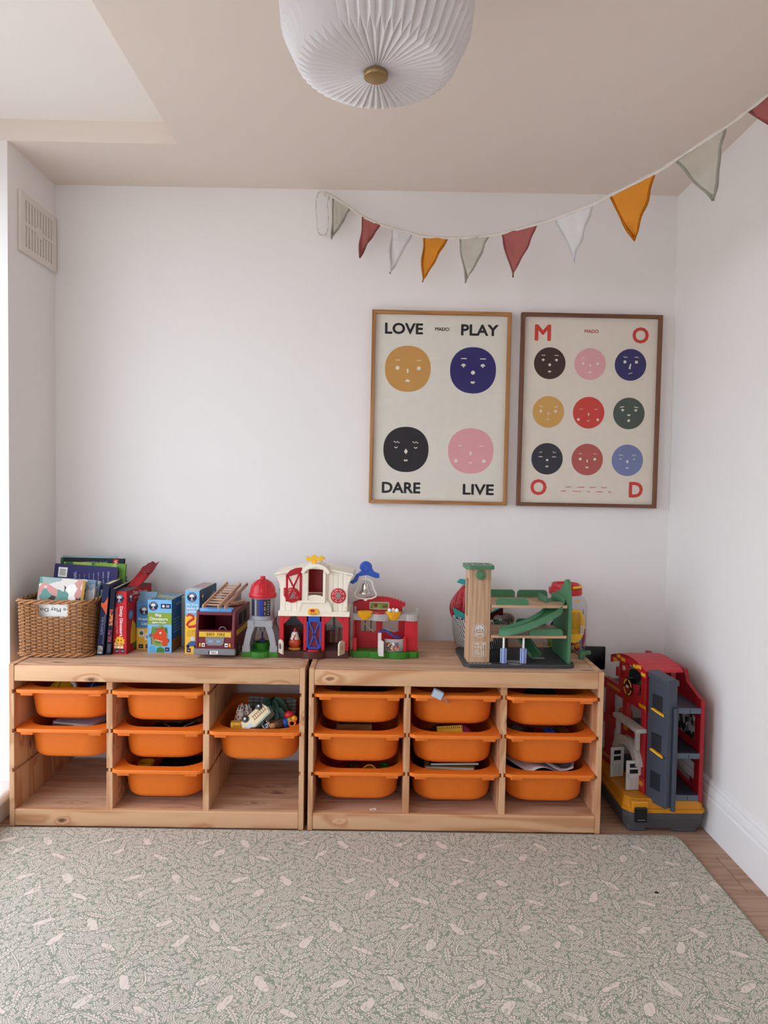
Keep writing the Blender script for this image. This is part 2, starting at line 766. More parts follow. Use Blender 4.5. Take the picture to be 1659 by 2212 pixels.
# glazed recess: low plinth with a rounded nose, window frame beyond it
bm = bmesh.new()
box(bm, (XL - 0.45, -2.57, 0.0), (-0.040, YW, 0.062), 0.003, 2)
struct('trim_1', bm, GLOSSW)
bm = bmesh.new()
box(bm, (XL - 0.45, -2.57, 0.062), (-0.022, YW, 0.098), 0.016, 4)
struct('trim_2', bm, GLOSSW, smooth=True)
bm = bmesh.new()
for yy in (-2.56, -1.86, -1.12, -0.36):
    box(bm, (-0.40, yy - 0.03, 0.098), (-0.34, yy + 0.03, ZH), 0.004, 1)
box(bm, (-0.40, -2.56, 0.098), (-0.34, YW, 0.17), 0.004, 1)
box(bm, (-0.40, -2.56, 2.03), (-0.34, YW, 2.10), 0.004, 1)
box(bm, (-0.42, -2.57, 2.10), (-0.30, YW, ZH))
struct('window_1', bm, GLOSSW)
bm = bmesh.new()
for a in (wx0, (wx0 + wx1) / 2 - 0.025, wx1 - 0.05):
    box(bm, (a, YB - 0.09, wz0), (a + 0.05, YB - 0.04, wz1), 0.004, 1)
for a in (wz0, wz1 - 0.05):
    box(bm, (wx0, YB - 0.09, a), (wx1, YB - 0.04, a + 0.05), 0.004, 1)
struct('window_2', bm, GLOSSW)


# skirting boards: flat face, a step and an ogee at the top
def skirting(name, L, M):
    prof = [(0, 0), (0.018, 0), (0.018, 0.112), (0.0145, 0.116), (0.0145, 0.121), (0.016, 0.126), (0.0135, 0.140), (0.009, 0.148), (0.010, 0.155), (0.006, 0.163), (0, 0.166)]
    b = bmesh.new()
    prism(b, prof, 0, L, 'YZ')
    b.transform(M)
    struct(name, b, GLOSSW)


skirting('baseboard_back', XR - XL, T(XL, 0, 0) @ Matrix.Scale(-1, 4, (0, 1, 0)))
skirting('baseboard_right', -YB, T(XR, 0, 0) @ RZ(-90) @ Matrix.Scale(-1, 4, (0, 1, 0)))

bm = bmesh.new()
box(bm, (-14, -16, -0.40), (16, 12, -0.30))
struct('ground_outside', bm, paint('pale_paving', '#b9b2a8'))

# ------------------------------------------------------------------ air vent on the return wall
vt = thing('wall_vent', 'white rectangular air vent grille with two rows of narrow slots high on the wall', 'vent', (XL, -0.142, 1.975))
bm = bmesh.new()
VW, VH, VT = 0.262, 0.202, 0.011
n_sl, mar = 10, 0.030
pit = (VW - 2 * mar) / n_sl
rows = ((-0.078, -0.006), (0.006, 0.078))
box(bm, (0, -VW / 2, -VH / 2), (VT, -VW / 2 + mar, VH / 2), 0.003, 2)
box(bm, (0, VW / 2 - mar, -VH / 2), (VT, VW / 2, VH / 2), 0.003, 2)
box(bm, (0.0005, -VW / 2 + mar - 0.004, 0.078), (VT - 0.0002, VW / 2 - mar + 0.004, VH / 2 - 0.0005))
box(bm, (0.0005, -VW / 2 + mar - 0.004, -VH / 2 + 0.0005), (VT - 0.0002, VW / 2 - mar + 0.004, -0.078))
box(bm, (0.0005, -VW / 2 + mar - 0.004, -0.006), (VT - 0.0002, VW / 2 - mar + 0.004, 0.006))
for i in (4, 5):
    y0 = -VW / 2 + mar + i * pit
    box(bm, (0.0006, y0, -0.019), (VT - 0.0003, y0 + pit, 0.019))
VENTP = paint('vent_paint', '#ddd5cd', 0.5, 0.03)
obj('frame', bm, VENTP, vt)
for i in range(n_sl + 1):
    y0 = -VW / 2 + mar + i * pit - pit * 0.33
    bm = bmesh.new()
    box(bm, (0.001, 0, -0.079), (VT - 0.001, pit * 0.66, 0.079), 0.001, 1)
    obj('slat', bm, VENTP, vt, loc=(0, y0, 0))
bm = bmesh.new()
box(bm, (0.0002, -VW / 2 + 0.01, -VH / 2 + 0.01), (0.0012, VW / 2 - 0.01, VH / 2 - 0.01))
obj('backing', bm, paper('#4f4841'), vt)

# ------------------------------------------------------------------ pleated ceiling lamp
lm = thing('ceiling_lamp', 'large white pleated paper drum lampshade with a brass cap hung under the ceiling', 'lamp', (1.145, -1.264, 1.908))


def shade_mat():
    k = NT('pleated_paper')
    k.base('#f0ecec')
    k.rough(0.8)
    k.b.inputs['Specular IOR Level'].default_value = 0.15
    k.bump(k.noise(k.coord(), 400, 2), 0.06, 0.0006)
    tl = k.n('ShaderNodeBsdfTranslucent')
    tl.inputs[0].default_value = (0.9, 0.86, 0.84, 1)
    mx = k.n('ShaderNodeMixShader')
    mx.inputs[0].default_value = 0.22
    k.l(k.b.outputs[0], mx.inputs[1])
    k.l(tl.outputs[0], mx.inputs[2])
    k.l(mx.outputs[0], k.out.inputs['Surface'])
    return k.m


SHADE = shade_mat()
NP = 52
# a fold that is a ridge on the side turns into a valley on the underside and the other way round
profA = [(0.018, 0.006), (0.09, 0.0085), (0.154, 0.014), (0.184, 0.075), (0.190, 0.140), (0.183, 0.205), (0.150, 0.262), (0.05, 0.270)]
profB = [(0.018, 0.000), (0.09, 0.000), (0.129, 0.000), (0.163, 0.066), (0.172, 0.138), (0.166, 0.200), (0.132, 0.255), (0.05, 0.262)]
bm = bmesh.new()
grid = []
for i in range(2 * NP):
    a = math.pi * i / NP
    pr = profA if i % 2 else profB
    grid.append([(r * math.cos(a), r * math.sin(a), z) for r, z in pr])
R_ = [[bm.verts.new(p) for p in g] for g in grid]
for i in range(2 * NP):
    a, b = R_[i], R_[(i + 1) % (2 * NP)]
    for k_ in range(len(profA) - 1):
        bm.faces.new((a[k_], b[k_], b[k_ + 1], a[k_ + 1]))
obj('pleated_shade', bm, SHADE, lm)
bm = bmesh.new()
cyl(bm, (0, 0, -0.001), 0.0235, 0.016, n=40, bev=0.0015)
obj('brass_cap', bm, BRASS, lm, smooth=True, label='round brushed brass cap')
bm = bmesh.new()
cyl(bm, (0, 0, 0.275), 0.055, 0.026, n=40, bev=0.002)
cyl(bm, (0, 0, 0.14), 0.006, 0.26, n=12)
obj('ceiling_mount', bm, WHITE, lm, smooth=True)

# ------------------------------------------------------------------ rug with a printed foliage pattern
def rug_mat():
    k = NT('printed_rug')
    co = k.coord('Object')
    P = 0.30
    sep = k.n('ShaderNodeSeparateXYZ')
    k.l(co, sep.inputs[0])
    X, Y = sep.outputs[0], sep.outputs[1]
    def leaves(pat, scale, off, L, w, rib=0.035, veins=0.0, rnd=0.85, serr=0.0, squash=1.0):
        """scatter of leaf shapes, cream with a green outline and midrib, laid over PAT (1 = green)."""
        p = k.mapping(co, (scale, scale * squash, 0.0), loc=(off, off * 1.7, 0.0))
        v = k.n('ShaderNodeTexVoronoi', voronoi_dimensions='2D', feature='F1')
        v.inputs['Scale'].default_value = 1.0
        v.inputs['Randomness'].default_value = rnd
        k.l(p, v.inputs['Vector'])
        d = k.n('ShaderNodeSeparateXYZ')
        k.l(k.vmath('SUBTRACT', p, v.outputs['Position']), d.inputs[0])
        cc = k.n('ShaderNodeSeparateColor')
        k.l(v.outputs['Color'], cc.inputs[0])
        an = k.math('MULTIPLY', cc.outputs[0], 6.2832)
        cs, sn = k.math('COSINE', an), k.math('SINE', an)
        u = k.math('ADD', k.math('MULTIPLY', d.outputs[0], cs), k.math('MULTIPLY', d.outputs[1], sn))
        t = k.math('SUBTRACT', k.math('MULTIPLY', d.outputs[1], cs), k.math('MULTIPLY', d.outputs[0], sn))
        t = k.math('ADD', t, k.math('MULTIPLY', k.math('MULTIPLY', u, u), k.math('MULTIPLY_ADD', cc.outputs[1], 0.9, -0.45)))
        at = k.math('ABSOLUTE', t)
        ul = k.math('DIVIDE', u, L)
        half_w = k.math('MULTIPLY', k.math('SUBTRACT', 1.0, k.math('MULTIPLY', ul, ul)), w)
        if serr:
            half_w = k.math('MULTIPLY', half_w, k.math('MULTIPLY_ADD', k.math('SINE', k.math('MULTIPLY', u, serr)), 0.28, 0.85))
        f = k.math('SUBTRACT', half_w, at)
        inside = k.math('GREATER_THAN', f, 0.0)
        near = k.math('MULTIPLY', k.math('GREATER_THAN', f, -0.055), k.math('LESS_THAN', k.math('ABSOLUTE', ul), 1.12))
        line = k.math('LESS_THAN', at, rib)
        if veins:
            vv = k.math('FRACT', k.math('MULTIPLY', k.math('SUBTRACT', u, k.math('MULTIPLY', at, 0.9)), veins))
            line = k.math('MAXIMUM', line, k.math('LESS_THAN', vv, 0.22))
        ink = k.math('MAXIMUM', pat, near)
        return k.math('MULTIPLY', ink, k.math('SUBTRACT', 1.0, k.math('MULTIPLY', inside, k.math('SUBTRACT', 1.0, line))))

    # berries on the green ground, then three sizes of leaves
    ber = k.vor(k.mapping(co, (1, 1, 0)), 180, rnd=0.8)
    pat = k.ramp(ber, [(0.34, 0.0), (0.42, 1.0)])
    pat = leaves(pat, 74, 3.7, 0.60, 0.26, 0.03, 0.0)
    pat = leaves(pat, 54, 11.3, 0.66, 0.24, 0.035, 4.0)
    pat = leaves(pat, 38, 0.4, 0.62, 0.20, 0.03, 5.0, serr=22.0)
    # repeat of the block print: half-drop rows
    rowid = k.math('FLOOR', k.math('DIVIDE', Y, 0.20))
    xs = k.math('ADD', X, k.math('MULTIPLY', k.math('MODULO', k.math('ABSOLUTE', rowid), 2.0), P / 2))
    ax = k.math('SUBTRACT', k.math('MULTIPLY', k.math('FRACT', k.math('DIVIDE', xs, P)), P), P / 2)
    fy = k.math('SUBTRACT', k.math('MULTIPLY', k.math('FRACT', k.math('DIVIDE', Y, 0.20)), 0.20), 0.10)
    # thin winding stems, cream with a green edge
    sx = k.math('ADD', X, k.math('MULTIPLY', k.math('SINE', k.math('MULTIPLY', Y, 31.4)), 0.03))
    sx = k.math('ADD', sx, k.math('MULTIPLY', k.noise(co, 9, 1), 0.07))
    stem = k.math('ABSOLUTE', k.math('SUBTRACT', k.math('FRACT', k.math('DIVIDE', sx, P / 2)), 0.5))
    sf = k.ramp(stem, [(0.008, 1.0), (0.012, 0.0)])
    se = k.ramp(stem, [(0.018, 1.0), (0.023, 0.0)])
    pat = k.math('MULTIPLY', k.math('MAXIMUM', pat, se), k.math('SUBTRACT', 1.0, sf))
    pat = leaves(pat, 15, 5.1, 0.55, 0.13, 0.012, 9.0, serr=34.0, rnd=0.6)

    # plain rounded blossoms standing clear of the foliage
    def blob(cx, cy, rx, ry, pat, ang=0.0):
        c_, s_ = math.cos(ang), math.sin(ang)
        dx = k.math('SUBTRACT', ax, cx)
        dy = k.math('SUBTRACT', fy, cy)
        u = k.math('DIVIDE', k.math('ADD', k.math('MULTIPLY', dx, c_), k.math('MULTIPLY', dy, s_)), rx)
        v = k.math('DIVIDE', k.math('SUBTRACT', k.math('MULTIPLY', dy, c_), k.math('MULTIPLY', dx, s_)), ry)
        d = k.math('ADD', k.math('MULTIPLY', u, u), k.math('MULTIPLY', v, v))
        d = k.math('ADD', d, k.math('MULTIPLY', k.math('SUBTRACT', k.noise(co, 48, 2), 0.5), 2.6))
        d = k.math('MULTIPLY', d, 0.5)
        inn = k.ramp(d, [(0.40, 1.0), (0.44, 0.0)])
        rim = k.ramp(d, [(0.50, 1.0), (0.58, 0.0)])
        pat = k.math('MULTIPLY', k.math('MAXIMUM', pat, rim), k.math('SUBTRACT', 1.0, inn))
        fold = k.ramp(k.noise(k.mapping(co, (60, 18, 1), rot=(0, 0, ang)), 1.0, 2), [(0.47, 0.0), (0.5, 0.8), (0.53, 0.0)])
        return k.math('MAXIMUM', pat, k.math('MULTIPLY', k.math('MULTIPLY', fold, inn), 0.8))
    pat = blob(0.020, 0.040, 0.013, 0.029, pat, 0.6)
    pat = blob(-0.045, -0.020, 0.012, 0.027, pat, -0.5)
    pat = blob(0.090, -0.045, 0.0085, 0.029, pat, 1.1)
    pat = blob(-0.105, 0.045, 0.0095, 0.027, pat, -1.0)
    col = k.mix(k.math('MULTIPLY', pat, 0.9), '#dccdc1', '#7f8776')
    k.base(col)
    k.rough(0.75)
    k.b.inputs['Specular IOR Level'].default_value = 0.25
    k.bump(k.noise(k.mapping(co, (1, 5, 1)), 160, 2), 0.18, 0.001)
    return k.m


rug = thing('play_rug', 'large sage green and blush rug with a printed leafy pattern covering the floor', 'rug', (1.05, -1.70, 0))
RW, RD = 2.154, 2.446
bm = bmesh.new()
lp = rrect(RW, RD, 0.03, 6)
loft(bm, [[(x, y, 0.0005) for x, y in lp], [(x, y, 0.009) for x, y in lp], [(x * 0.9985, y * 0.9985, 0.0105) for x, y in lp]], cap0=True, cap1=True)
obj('rug_mat', bm, rug_mat(), rug)
bm = bmesh.new()
tube(bm, [(x, y, 0.006) for x, y in rrect(RW + 0.003, RD + 0.003, 0.031, 6)], 0.0042, 6, closed=True)
obj('rug_binding', bm, cloth('#a39f8e', 'rug_binding'), rug, smooth=True)
cr = bmesh.new()
ball(cr, (0, 0, 0.002), 0.005, (1.3, 0.6, 0.45), 10, 6)
tag(obj('crumb', cr, DARK, loc=(1.935, -0.796, 0.0105), smooth=True, rot=(0, 0, -20)), 'tiny dark crumb lying on the rug near its edge by the wooden floor', 'crumb')
# ------------------------------------------------------------------ pine shelf units
UW, UD, UH = 0.936, 0.44, 0.524
YF = -0.458                                   # front of the units
TS, TD = 0.016, 0.020                         # side panel, divider
BAY = (UW - 2 * TS - 2 * TD) / 3
SLOT_Z = (0.437, 0.3105, 0.184)
SLH, SLD = 0.0125, 0.006


def notched(x0, x1, z0, z1, left, right):
    """front outline of an upright with runner grooves cut into its sides."""
    pts = [(x0, z0), (x1, z0)]
    for zc in reversed(SLOT_Z):
        if right and z0 < zc < z1:
            pts += [(x1, zc - SLH / 2), (x1 - SLD, zc - SLH / 2), (x1 - SLD, zc + SLH / 2), (x1, zc + SLH / 2)]
    pts += [(x1, z1), (x0, z1)]
    for zc in SLOT_Z:
        if left and z0 < zc < z1:
            pts += [(x0, zc + SLH / 2), (x0 + SLD, zc + SLH / 2), (x0 + SLD, zc - SLH / 2), (x0, zc - SLH / 2)]
    return pts


def shelf_unit(label, x):
    u = thing('storage_shelf', label, 'shelf unit', (x, YF, 0), group='low pine shelf units along the wall')
    bm = bmesh.new()
    prism(bm, notched(0, TS, 0.002, UH, False, True), 0, UD, 'XZ', 0.0014)
    obj('side_panel', bm, PINE['Z'], u)
    bm = bmesh.new()
    prism(bm, notched(UW - TS, UW, 0.002, UH, True, False), 0, UD, 'XZ', 0.0014)
    obj('side_panel', bm, PINE['Z'], u)
    for k in (1, 2):
        bm = bmesh.new()
        x0 = TS + k * BAY + (k - 1) * TD
        prism(bm, notched(0, TD, 0.055, UH - 0.022, True, True), 0.010, UD - 0.01, 'XZ', 0.0018)
        obj('divider', bm, PINE['Z'], u, loc=(x0, 0, 0))
    bm = bmesh.new()
    box(bm, (TS, 0.001, UH - 0.054), (UW - TS, 0.020, UH - 0.0035), 0.003, 3)
    obj('top_rail', bm, PINE['X'], u, smooth=True)
    bm = bmesh.new()
    box(bm, (TS, 0.001, 0.004), (UW - TS, 0.020, 0.058), 0.003, 2)
    obj('bottom_rail', bm, PINE['X'], u)
    for j in range(5):                          # glued boards of the top
        d0 = 0.0205 + j * (UD - 0.022) / 5
        bm = bmesh.new()
        box(bm, (TS, d0 + 0.0002, UH - 0.021), (UW - TS, d0 + (UD - 0.022) / 5 - 0.0002, UH - 0.0025), 0.0008, 1)
        obj('top_board', bm, PINE_TOP, u)
    for j in range(5):                          # boards of the floor of the unit
        d0 = 0.0205 + j * (UD - 0.03) / 5
        bm = bmesh.new()
        box(bm, (TS, d0 + 0.0003, 0.037), (UW - TS, d0 + (UD - 0.03) / 5 - 0.0003, 0.054), 0.001, 1)
        obj('base_board', bm, PINE_TOP, u)
    bm = bmesh.new()
    box(bm, (TS, UD - 0.022, UH - 0.075), (UW - TS, UD - 0.006, UH - 0.022), 0.002, 1)
    obj('back_rail', bm, PINE['X'], u)
    return u


U1, U2 = 0.0, 0.9491
shelf_unit('low pine shelf unit under the wicker basket and board games, beside the window recess', U1)
shelf_unit('low pine shelf unit holding nine orange boxes under the wooden toy garage', U2)


# ------------------------------------------------------------------ orange storage boxes
def make_tub(name='storage_box'):
    """origin at the middle of the front edge of the rim, rim top at z = 0."""
    L, Wd = 0.42, 0.297
    K = 7

    def lp(w, d, r, z):
        return [(x, y + L / 2, z) for x, y in rrect(w, d, r, K)]
    root = bpy.data.objects.new(name, None)
    COL.objects.link(root)
    bm = bmesh.new()
    loops = [lp(Wd - 0.005, L - 0.005, 0.024, -0.0098), lp(Wd, L, 0.027, -0.0098), lp(Wd, L, 0.027, -0.0025), lp(Wd - 0.004, L - 0.004, 0.026, 0.0),
             lp(0.272, 0.346, 0.082, 0.0), lp(0.268, 0.342, 0.081, -0.002), lp(0.264, 0.338, 0.080, -0.012), lp(0.248, 0.316, 0.074, -0.093), lp(0.238, 0.306, 0.07, -0.102), lp(0.21, 0.27, 0.06, -0.1045)]
    loft(bm, loops, cap1=True)
    loft(bm, [lp(0.273, 0.348, 0.083, -0.003), lp(0.271, 0.346, 0.083, -0.012), lp(0.254, 0.323, 0.077, -0.093), lp(0.247, 0.316, 0.074, -0.102), lp(0.235, 0.304, 0.068, -0.1075), lp(0.21, 0.27, 0.06, -0.1095)], cap1=True)
    loft(bm, [lp(Wd - 0.005, L - 0.005, 0.024, -0.0098), lp(Wd - 0.006, L - 0.006, 0.024, -0.003), lp(0.274, 0.348, 0.083, -0.003)])
    obj('tub', bm, ORANGE, root, smooth=True)
    for s in (-1, 1):
        bm = bmesh.new()
        box(bm, (s * 0.108 - 0.020, 0.007, -0.0210), (s * 0.108 + 0.020, 0.046, -0.004), 0.002, 1)
        obj('stop_tab', bm, ORANGE, root)
    return root


proto = make_tub()
RIM_Z = (0.4425, 0.316, 0.1895)
TUBS = {}
cols_1 = ('column nearest the window recess', 'middle column', 'column nearest the other shelf')
cols_2 = ('column nearest the gap between the shelves', 'middle column', 'column nearest the toy fire station')
rows_n = ('top', 'middle', 'bottom')
first = True
jit = random.Random(3)
for ui, (ux, cols, spots) in enumerate(((U1, cols_1, [(0, 0), (0, 1), (1, 0), (1, 1), (1, 2), (2, 1)]),
                                       (U2, cols_2, [(c, r) for c in range(3) for r in range(3)]))):
    for c, r in spots:
        o = proto if first else copy_tree(proto)
        first = False
        cx = ux + TS + BAY / 2 + c * (BAY + TD)
        loc = (cx + jit.uniform(-0.0006, 0.0006), YF + jit.uniform(-0.006, 0.004), RIM_Z[r])
        o.location = loc
        unit = 'shelf under the wicker basket' if ui == 0 else 'shelf under the toy garage'
        tag(o, f'orange plastic storage box, {rows_n[r]} row, {cols[c]}, {unit}'.replace('shelf under', 'shelf under'), 'storage box', 'orange storage boxes in the shelf units')
        TUBS[(ui, c, r)] = loc

short = {(0, 0): 'near the window', (0, 1): 'mid-shelf', (0, 2): 'beside the shelf gap', (1, 0): 'beside the shelf gap', (1, 1): 'mid-shelf', (1, 2): 'by the fire station'}
for o in list(COL.objects):
    if o.name.startswith('storage_box') and o.parent is None:
        for (ui, c, r), loc in TUBS.items():
            if (Vector(loc) - o.location).length < 1e-4:
                what = 'under the wicker basket' if ui == 0 else 'under the toy garage'
                o['label'] = f'orange box, {rows_n[r]} row, {short[(ui, c)]}, in the shelf {what}'


# ------------------------------------------------------------------ things lying in the boxes
def in_tub(key, x, y, z=-0.1045):
    l = TUBS[key]
    return (l[0] + x, l[1] + y, l[2] + z)


def toy_ball(loc, r, mat, label, seam=None):
    t = thing('toy_ball', label, 'ball', loc)
    bm = bmesh.new()
    ball(bm, (0, 0, r), r, u=24, v=16)
    obj('ball_shell', bm, mat, t, smooth=True)
    bm = bmesh.new()
    torus(bm, (0, 0, r), r * 0.992, r * 0.03, 'X', 32, 6)
    obj('seam', bm, seam or mat, t, smooth=True)
    return t


def cup(loc, r, h, mat, label, rot=None, inner=None):
    t = thing('toy_cup', label, 'cup', loc, rot=rot)
    bm = bmesh.new()
    lathe(bm, [(0, 0), (r * 0.78, 0), (r * 0.82, h * 0.05), (r * 0.97, h * 0.9), (r * 1.05, h * 0.93), (r * 1.05, h), (r * 0.95, h), (r * 0.92, h * 0.9), (r * 0.76, h * 0.08), (0, h * 0.07)], 28)
    obj('cup_body', bm, mat, t, smooth=True)
    bm = bmesh.new()
    torus(bm, (0, 0, h * 0.55), r * 0.92, r * 0.05, 'Z', 28, 6)
    obj('ring', bm, inner or mat, t, smooth=True)
    return t


def book(name, label, cat, w, d, h, cover, loc, rot=(0, 0, 0), spine=None, group=None, spine_side='L'):
    """a closed book lying flat: w x d cover, thickness h; hinge along -x (or -y)."""
    t = thing(name, label, cat, loc, rot=rot, group=group)
    b = 0.0014
    bm = bmesh.new()
    box(bm, (-w / 2 + 0.002, -d / 2 + 0.003, b), (w / 2 - 0.003, d / 2 - 0.003, h - b))
    obj('pages', bm, paper('#e6dfd0'), t)
    for z0 in (0, h - b):
        bm = bmesh.new()
        box(bm, (-w / 2, -d / 2, z0), (w / 2, d / 2, z0 + b), 0.0005, 1)
        obj('cover', bm, cover, t)
    bm = bmesh.new()
    box(bm, (-w / 2 - b, -d / 2, 0), (-w / 2 + 0.0006, d / 2, h), 0.0005, 1)
    obj('spine', bm, spine or cover, t)
    return t


def brick_toy(loc, w, d, h, mat, label, rz=0, nx=2, ny=1):
    t = thing('toy_brick', label, 'toy brick', loc, rz)
    bm = bmesh.new()
    box(bm, (-w / 2, -d / 2, 0), (w / 2, d / 2, h), 0.001, 1)
    obj('brick_body', bm, mat, t)
    for i in range(nx):
        for j in range(ny):
            bm = bmesh.new()
            cyl(bm, ((i + 0.5) / nx * w - w / 2, (j + 0.5) / ny * d - d / 2, h + 0.002), min(w / nx, d / ny) * 0.3, 0.004, n=14)
            obj('stud', bm, mat, t, smooth=True)
    return t


def heap(name, label, mat, loc, rx, ry, h, seed=1, folds=5, amp=0.25, cat='cloth', rz=0):
    """crumpled fabric: a mound with folds, open underneath."""
    rnd = random.Random(seed)
    ph = [rnd.uniform(0, 6.28) for _ in range(8)]
    bm = bmesh.new()
    NR, NA = 12, 48
    rings = []
    for i in range(NR + 1):
        f = i / NR
        ring = []
        for j in range(NA):
            a = 2 * math.pi * j / NA
            w = 1 + amp * 0.35 * math.sin(folds * a + ph[0]) + amp * 0.2 * math.sin((folds + 3) * a + ph[1])
            z = h * (1 - f ** 2.2) + h * amp * f * (0.7 * math.sin(folds * a + ph[2] + 2.5 * f) + 0.5 * math.sin((2 * folds + 1) * a + ph[3] - 3 * f)) * (1 - f) * 1.6
            ring.append((rx * f * w * math.cos(a), ry * f * w * math.sin(a), max(z, 0.0)))
        rings.append(ring)
    loft(bm, rings[1:])
    cv = bm.verts.new((0, 0, h))
    bm.verts.ensure_lookup_table()
    for j in range(NA):
        bm.faces.new((cv, bm.verts[j], bm.verts[(j + 1) % NA]))
    o = obj(name, bm, mat, loc=loc, rot=(0, 0, rz), smooth=True)
    sd = o.modifiers.new('thickness', 'SOLIDIFY')
    sd.thickness = 0.0015
    return tag(o, label, cat)


# --- shelf by the window, column nearest the recess
k0 = (0, 0, 0)
t = toy_ball(in_tub(k0, -0.045, 0.13), 0.052, YELLOW, 'yellow and black ball in the top box nearest the window', DARK)
toy_ball(in_tub(k0, 0.056, 0.135), 0.047, NAVYP, 'navy blue ball beside the yellow one in the top box nearest the window', WHITE)
bm = bmesh.new()
tube(bm, [(-0.03, -0.02, 0.09), (-0.015, -0.03, 0.098), (0.0, -0.045, 0.092), (0.008, -0.055, 0.078), (0.01, -0.055, 0.006)], 0.006, 8)
tag(obj('curved_tube', bm, WHITE, loc=in_tub(k0, 0.002, 0.155), smooth=True), 'bent white plastic tube between the balls in the top box nearest the window', 'toy')
k0 = (0, 0, 1)
for j, (nm, c, hh) in enumerate((('grey picture book under the pale pink notebook', '#6e6a72', 0.034), ('brown picture book at the bottom of the stack under the pink notebook', '#6b4a35', 0.045))):
    book('picture_book', nm, 'book', 0.17, 0.20, hh, paper(c), in_tub(k0, 0.005, 0.215, -0.1045 + (0.0455 if j == 0 else 0.0)), (0, 0, 4 - 6 * j), group='books in the orange boxes')
nb = book('notebook', 'pale pink notebook with a dark doodle on its cover lying in an orange box', 'notebook', 0.15, 0.18, 0.012, paper('#cfb4c0'), in_tub(k0, 0.012, 0.20, -0.0245), (3, 0, -12))
bm = bmesh.new()
for a in range(5):
    tube(bm, [(-0.03 + 0.012 * a + 0.004 * math.sin(i), -0.03 + 0.012 * i + 0.004 * a, 0.0126) for i in range(5)], 0.0012, 5)
obj('doodle', bm, DARK, nb)
for i, (c, nm) in enumerate((('#e0762a', 'orange wax crayon lying beside the pink notebook'), ('#2f6a3a', 'green wax crayon lying beside the pink notebook'))):
    t = thing('crayon', nm, 'crayon', in_tub(k0, -0.088 + 0.012 * i, 0.16 + 0.02 * i, -0.1045), rot=(0, 0, 20 - 30 * i))
    bm = bmesh.new()
    cyl(bm, (0, 0, 0.0055), 0.005, 0.07, 'Y', 12)
    obj('crayon_body', bm, plastic(c), t, smooth=True)
    bm = bmesh.new()
    cyl(bm, (0, -0.04, 0.0055), 0.004, 0.012, 'Y', 12, r2=0.0015)
    obj('tip', bm, plastic(c), t, smooth=True)

# --- middle column
k0 = (0, 1, 0)
toy_ball(in_tub(k0, -0.03, 0.14), 0.036, DKRED, 'dark red ball deep in the top box of the middle column under the basket shelf', DARK)
k0 = (0, 1, 1)
tr = thing('clear_tray', 'clear wavy plastic track piece lying in an orange box, mid-shelf', 'track piece', in_tub(k0, 0.02, 0.15))
for s in (0, 1):
    bm = bmesh.new()
    rows = []
    for i in range(25):
        f = i / 24
        x = -0.085 + 0.165 * f
        z = 0.075 + 0.018 * math.cos(f * 6.0) + 0.012 * (1 - f)
        rows.append([(x, -0.04 + 0.06 * s + 0.008 * math.sin(f * 5), z), (x, -0.032 + 0.06 * s + 0.008 * math.sin(f * 5), z + 0.012), (x, -0.022 + 0.06 * s + 0.008 * math.sin(f * 5), z + 0.001)])
    strip(bm, rows)
    o = obj('wavy_rail', bm, CLEARP, tr, smooth=True)
    o.modifiers.new('thickness', 'SOLIDIFY').thickness = 0.0015
bm = bmesh.new()
box(bm, (-0.09, -0.05, 0), (0.085, 0.06, 0.062), 0.006, 2)
obj('tray_body', bm, plastic('#3a1518'), tr)
k0 = (0, 1, 2)
cup(in_tub(k0, -0.075, 0.13), 0.026, 0.082, AMBER, 'amber toy cup standing in the bottom box of the basket shelf', inner=YELLOW)
book('picture_book', 'dark picture book with a red edge lying in the bottom box of the basket shelf', 'book', 0.15, 0.13, 0.06, paper('#1b1c20'), in_tub(k0, 0.035, 0.17), (0, 0, 3), spine=PRED, group='books in the orange boxes')

# --- third column: heap of soft toys, cloths and a cream van
k0 = (0, 2, 1)
GCL = cloth('#5d8a79', 'muslin')
heap('green_cloth', 'crumpled sage green muslin heaped at the back of an open orange box', GCL, in_tub(k0, 0.02, 0.245), 0.088, 0.070, 0.132, 3, 7, 0.45)
heap('mint_cloth', 'pale mint crumpled cloth lying behind the cream toy van', cloth('#79a596', 'mint_cloth'), in_tub(k0, 0.035, 0.165), 0.072, 0.055, 0.122, 8, 6, 0.5)


def floral():
    k = NT('floral_print')
    co = k.coord()
    d = k.vor(co, 115)
    c = k.vor(co, 115, out='Color')
    sep = k.n('ShaderNodeSeparateColor')
    k.l(c, sep.inputs[0])
    petals = k.ramp(sep.outputs[0], [(0.0, '#c3262c'), (0.35, '#2c3b6e'), (0.55, '#2f6b3c'), (0.75, '#d8622e')], 'CONSTANT')
    k.base(k.mix(k.ramp(d, [(0.36, 1.0), (0.42, 0.0)]), '#ece6de', petals))
    k.rough(0.9)
    return k.m


heap('floral_cloth', 'white cotton cloth with small red and blue flowers bunched in an orange box', floral(), in_tub(k0, -0.062, 0.150), 0.050, 0.050, 0.139, 5, 7, 0.4)


def check_mat():
    k = NT('grey_check')
    co = k.coord()
    w1 = k.n('ShaderNodeTexBrick')
    w1.inputs['Scale'].default_value = 22
    w1.inputs['Mortar Size'].default_value = 0.035
    w1.offset = 0.0
    w1.inputs['Color1'].default_value = lin('#8c8f8c')
    w1.inputs['Color2'].default_value = lin('#9a9c98')
    w1.inputs['Mortar'].default_value = lin('#5a5e5c')
    k.l(k.mapping(co, (1, 1, 1), rot=(math.radians(90), 0, 0)), w1.inputs['Vector'])
    k.base(w1.outputs['Color'])
    k.rough(0.9)
    return k.m


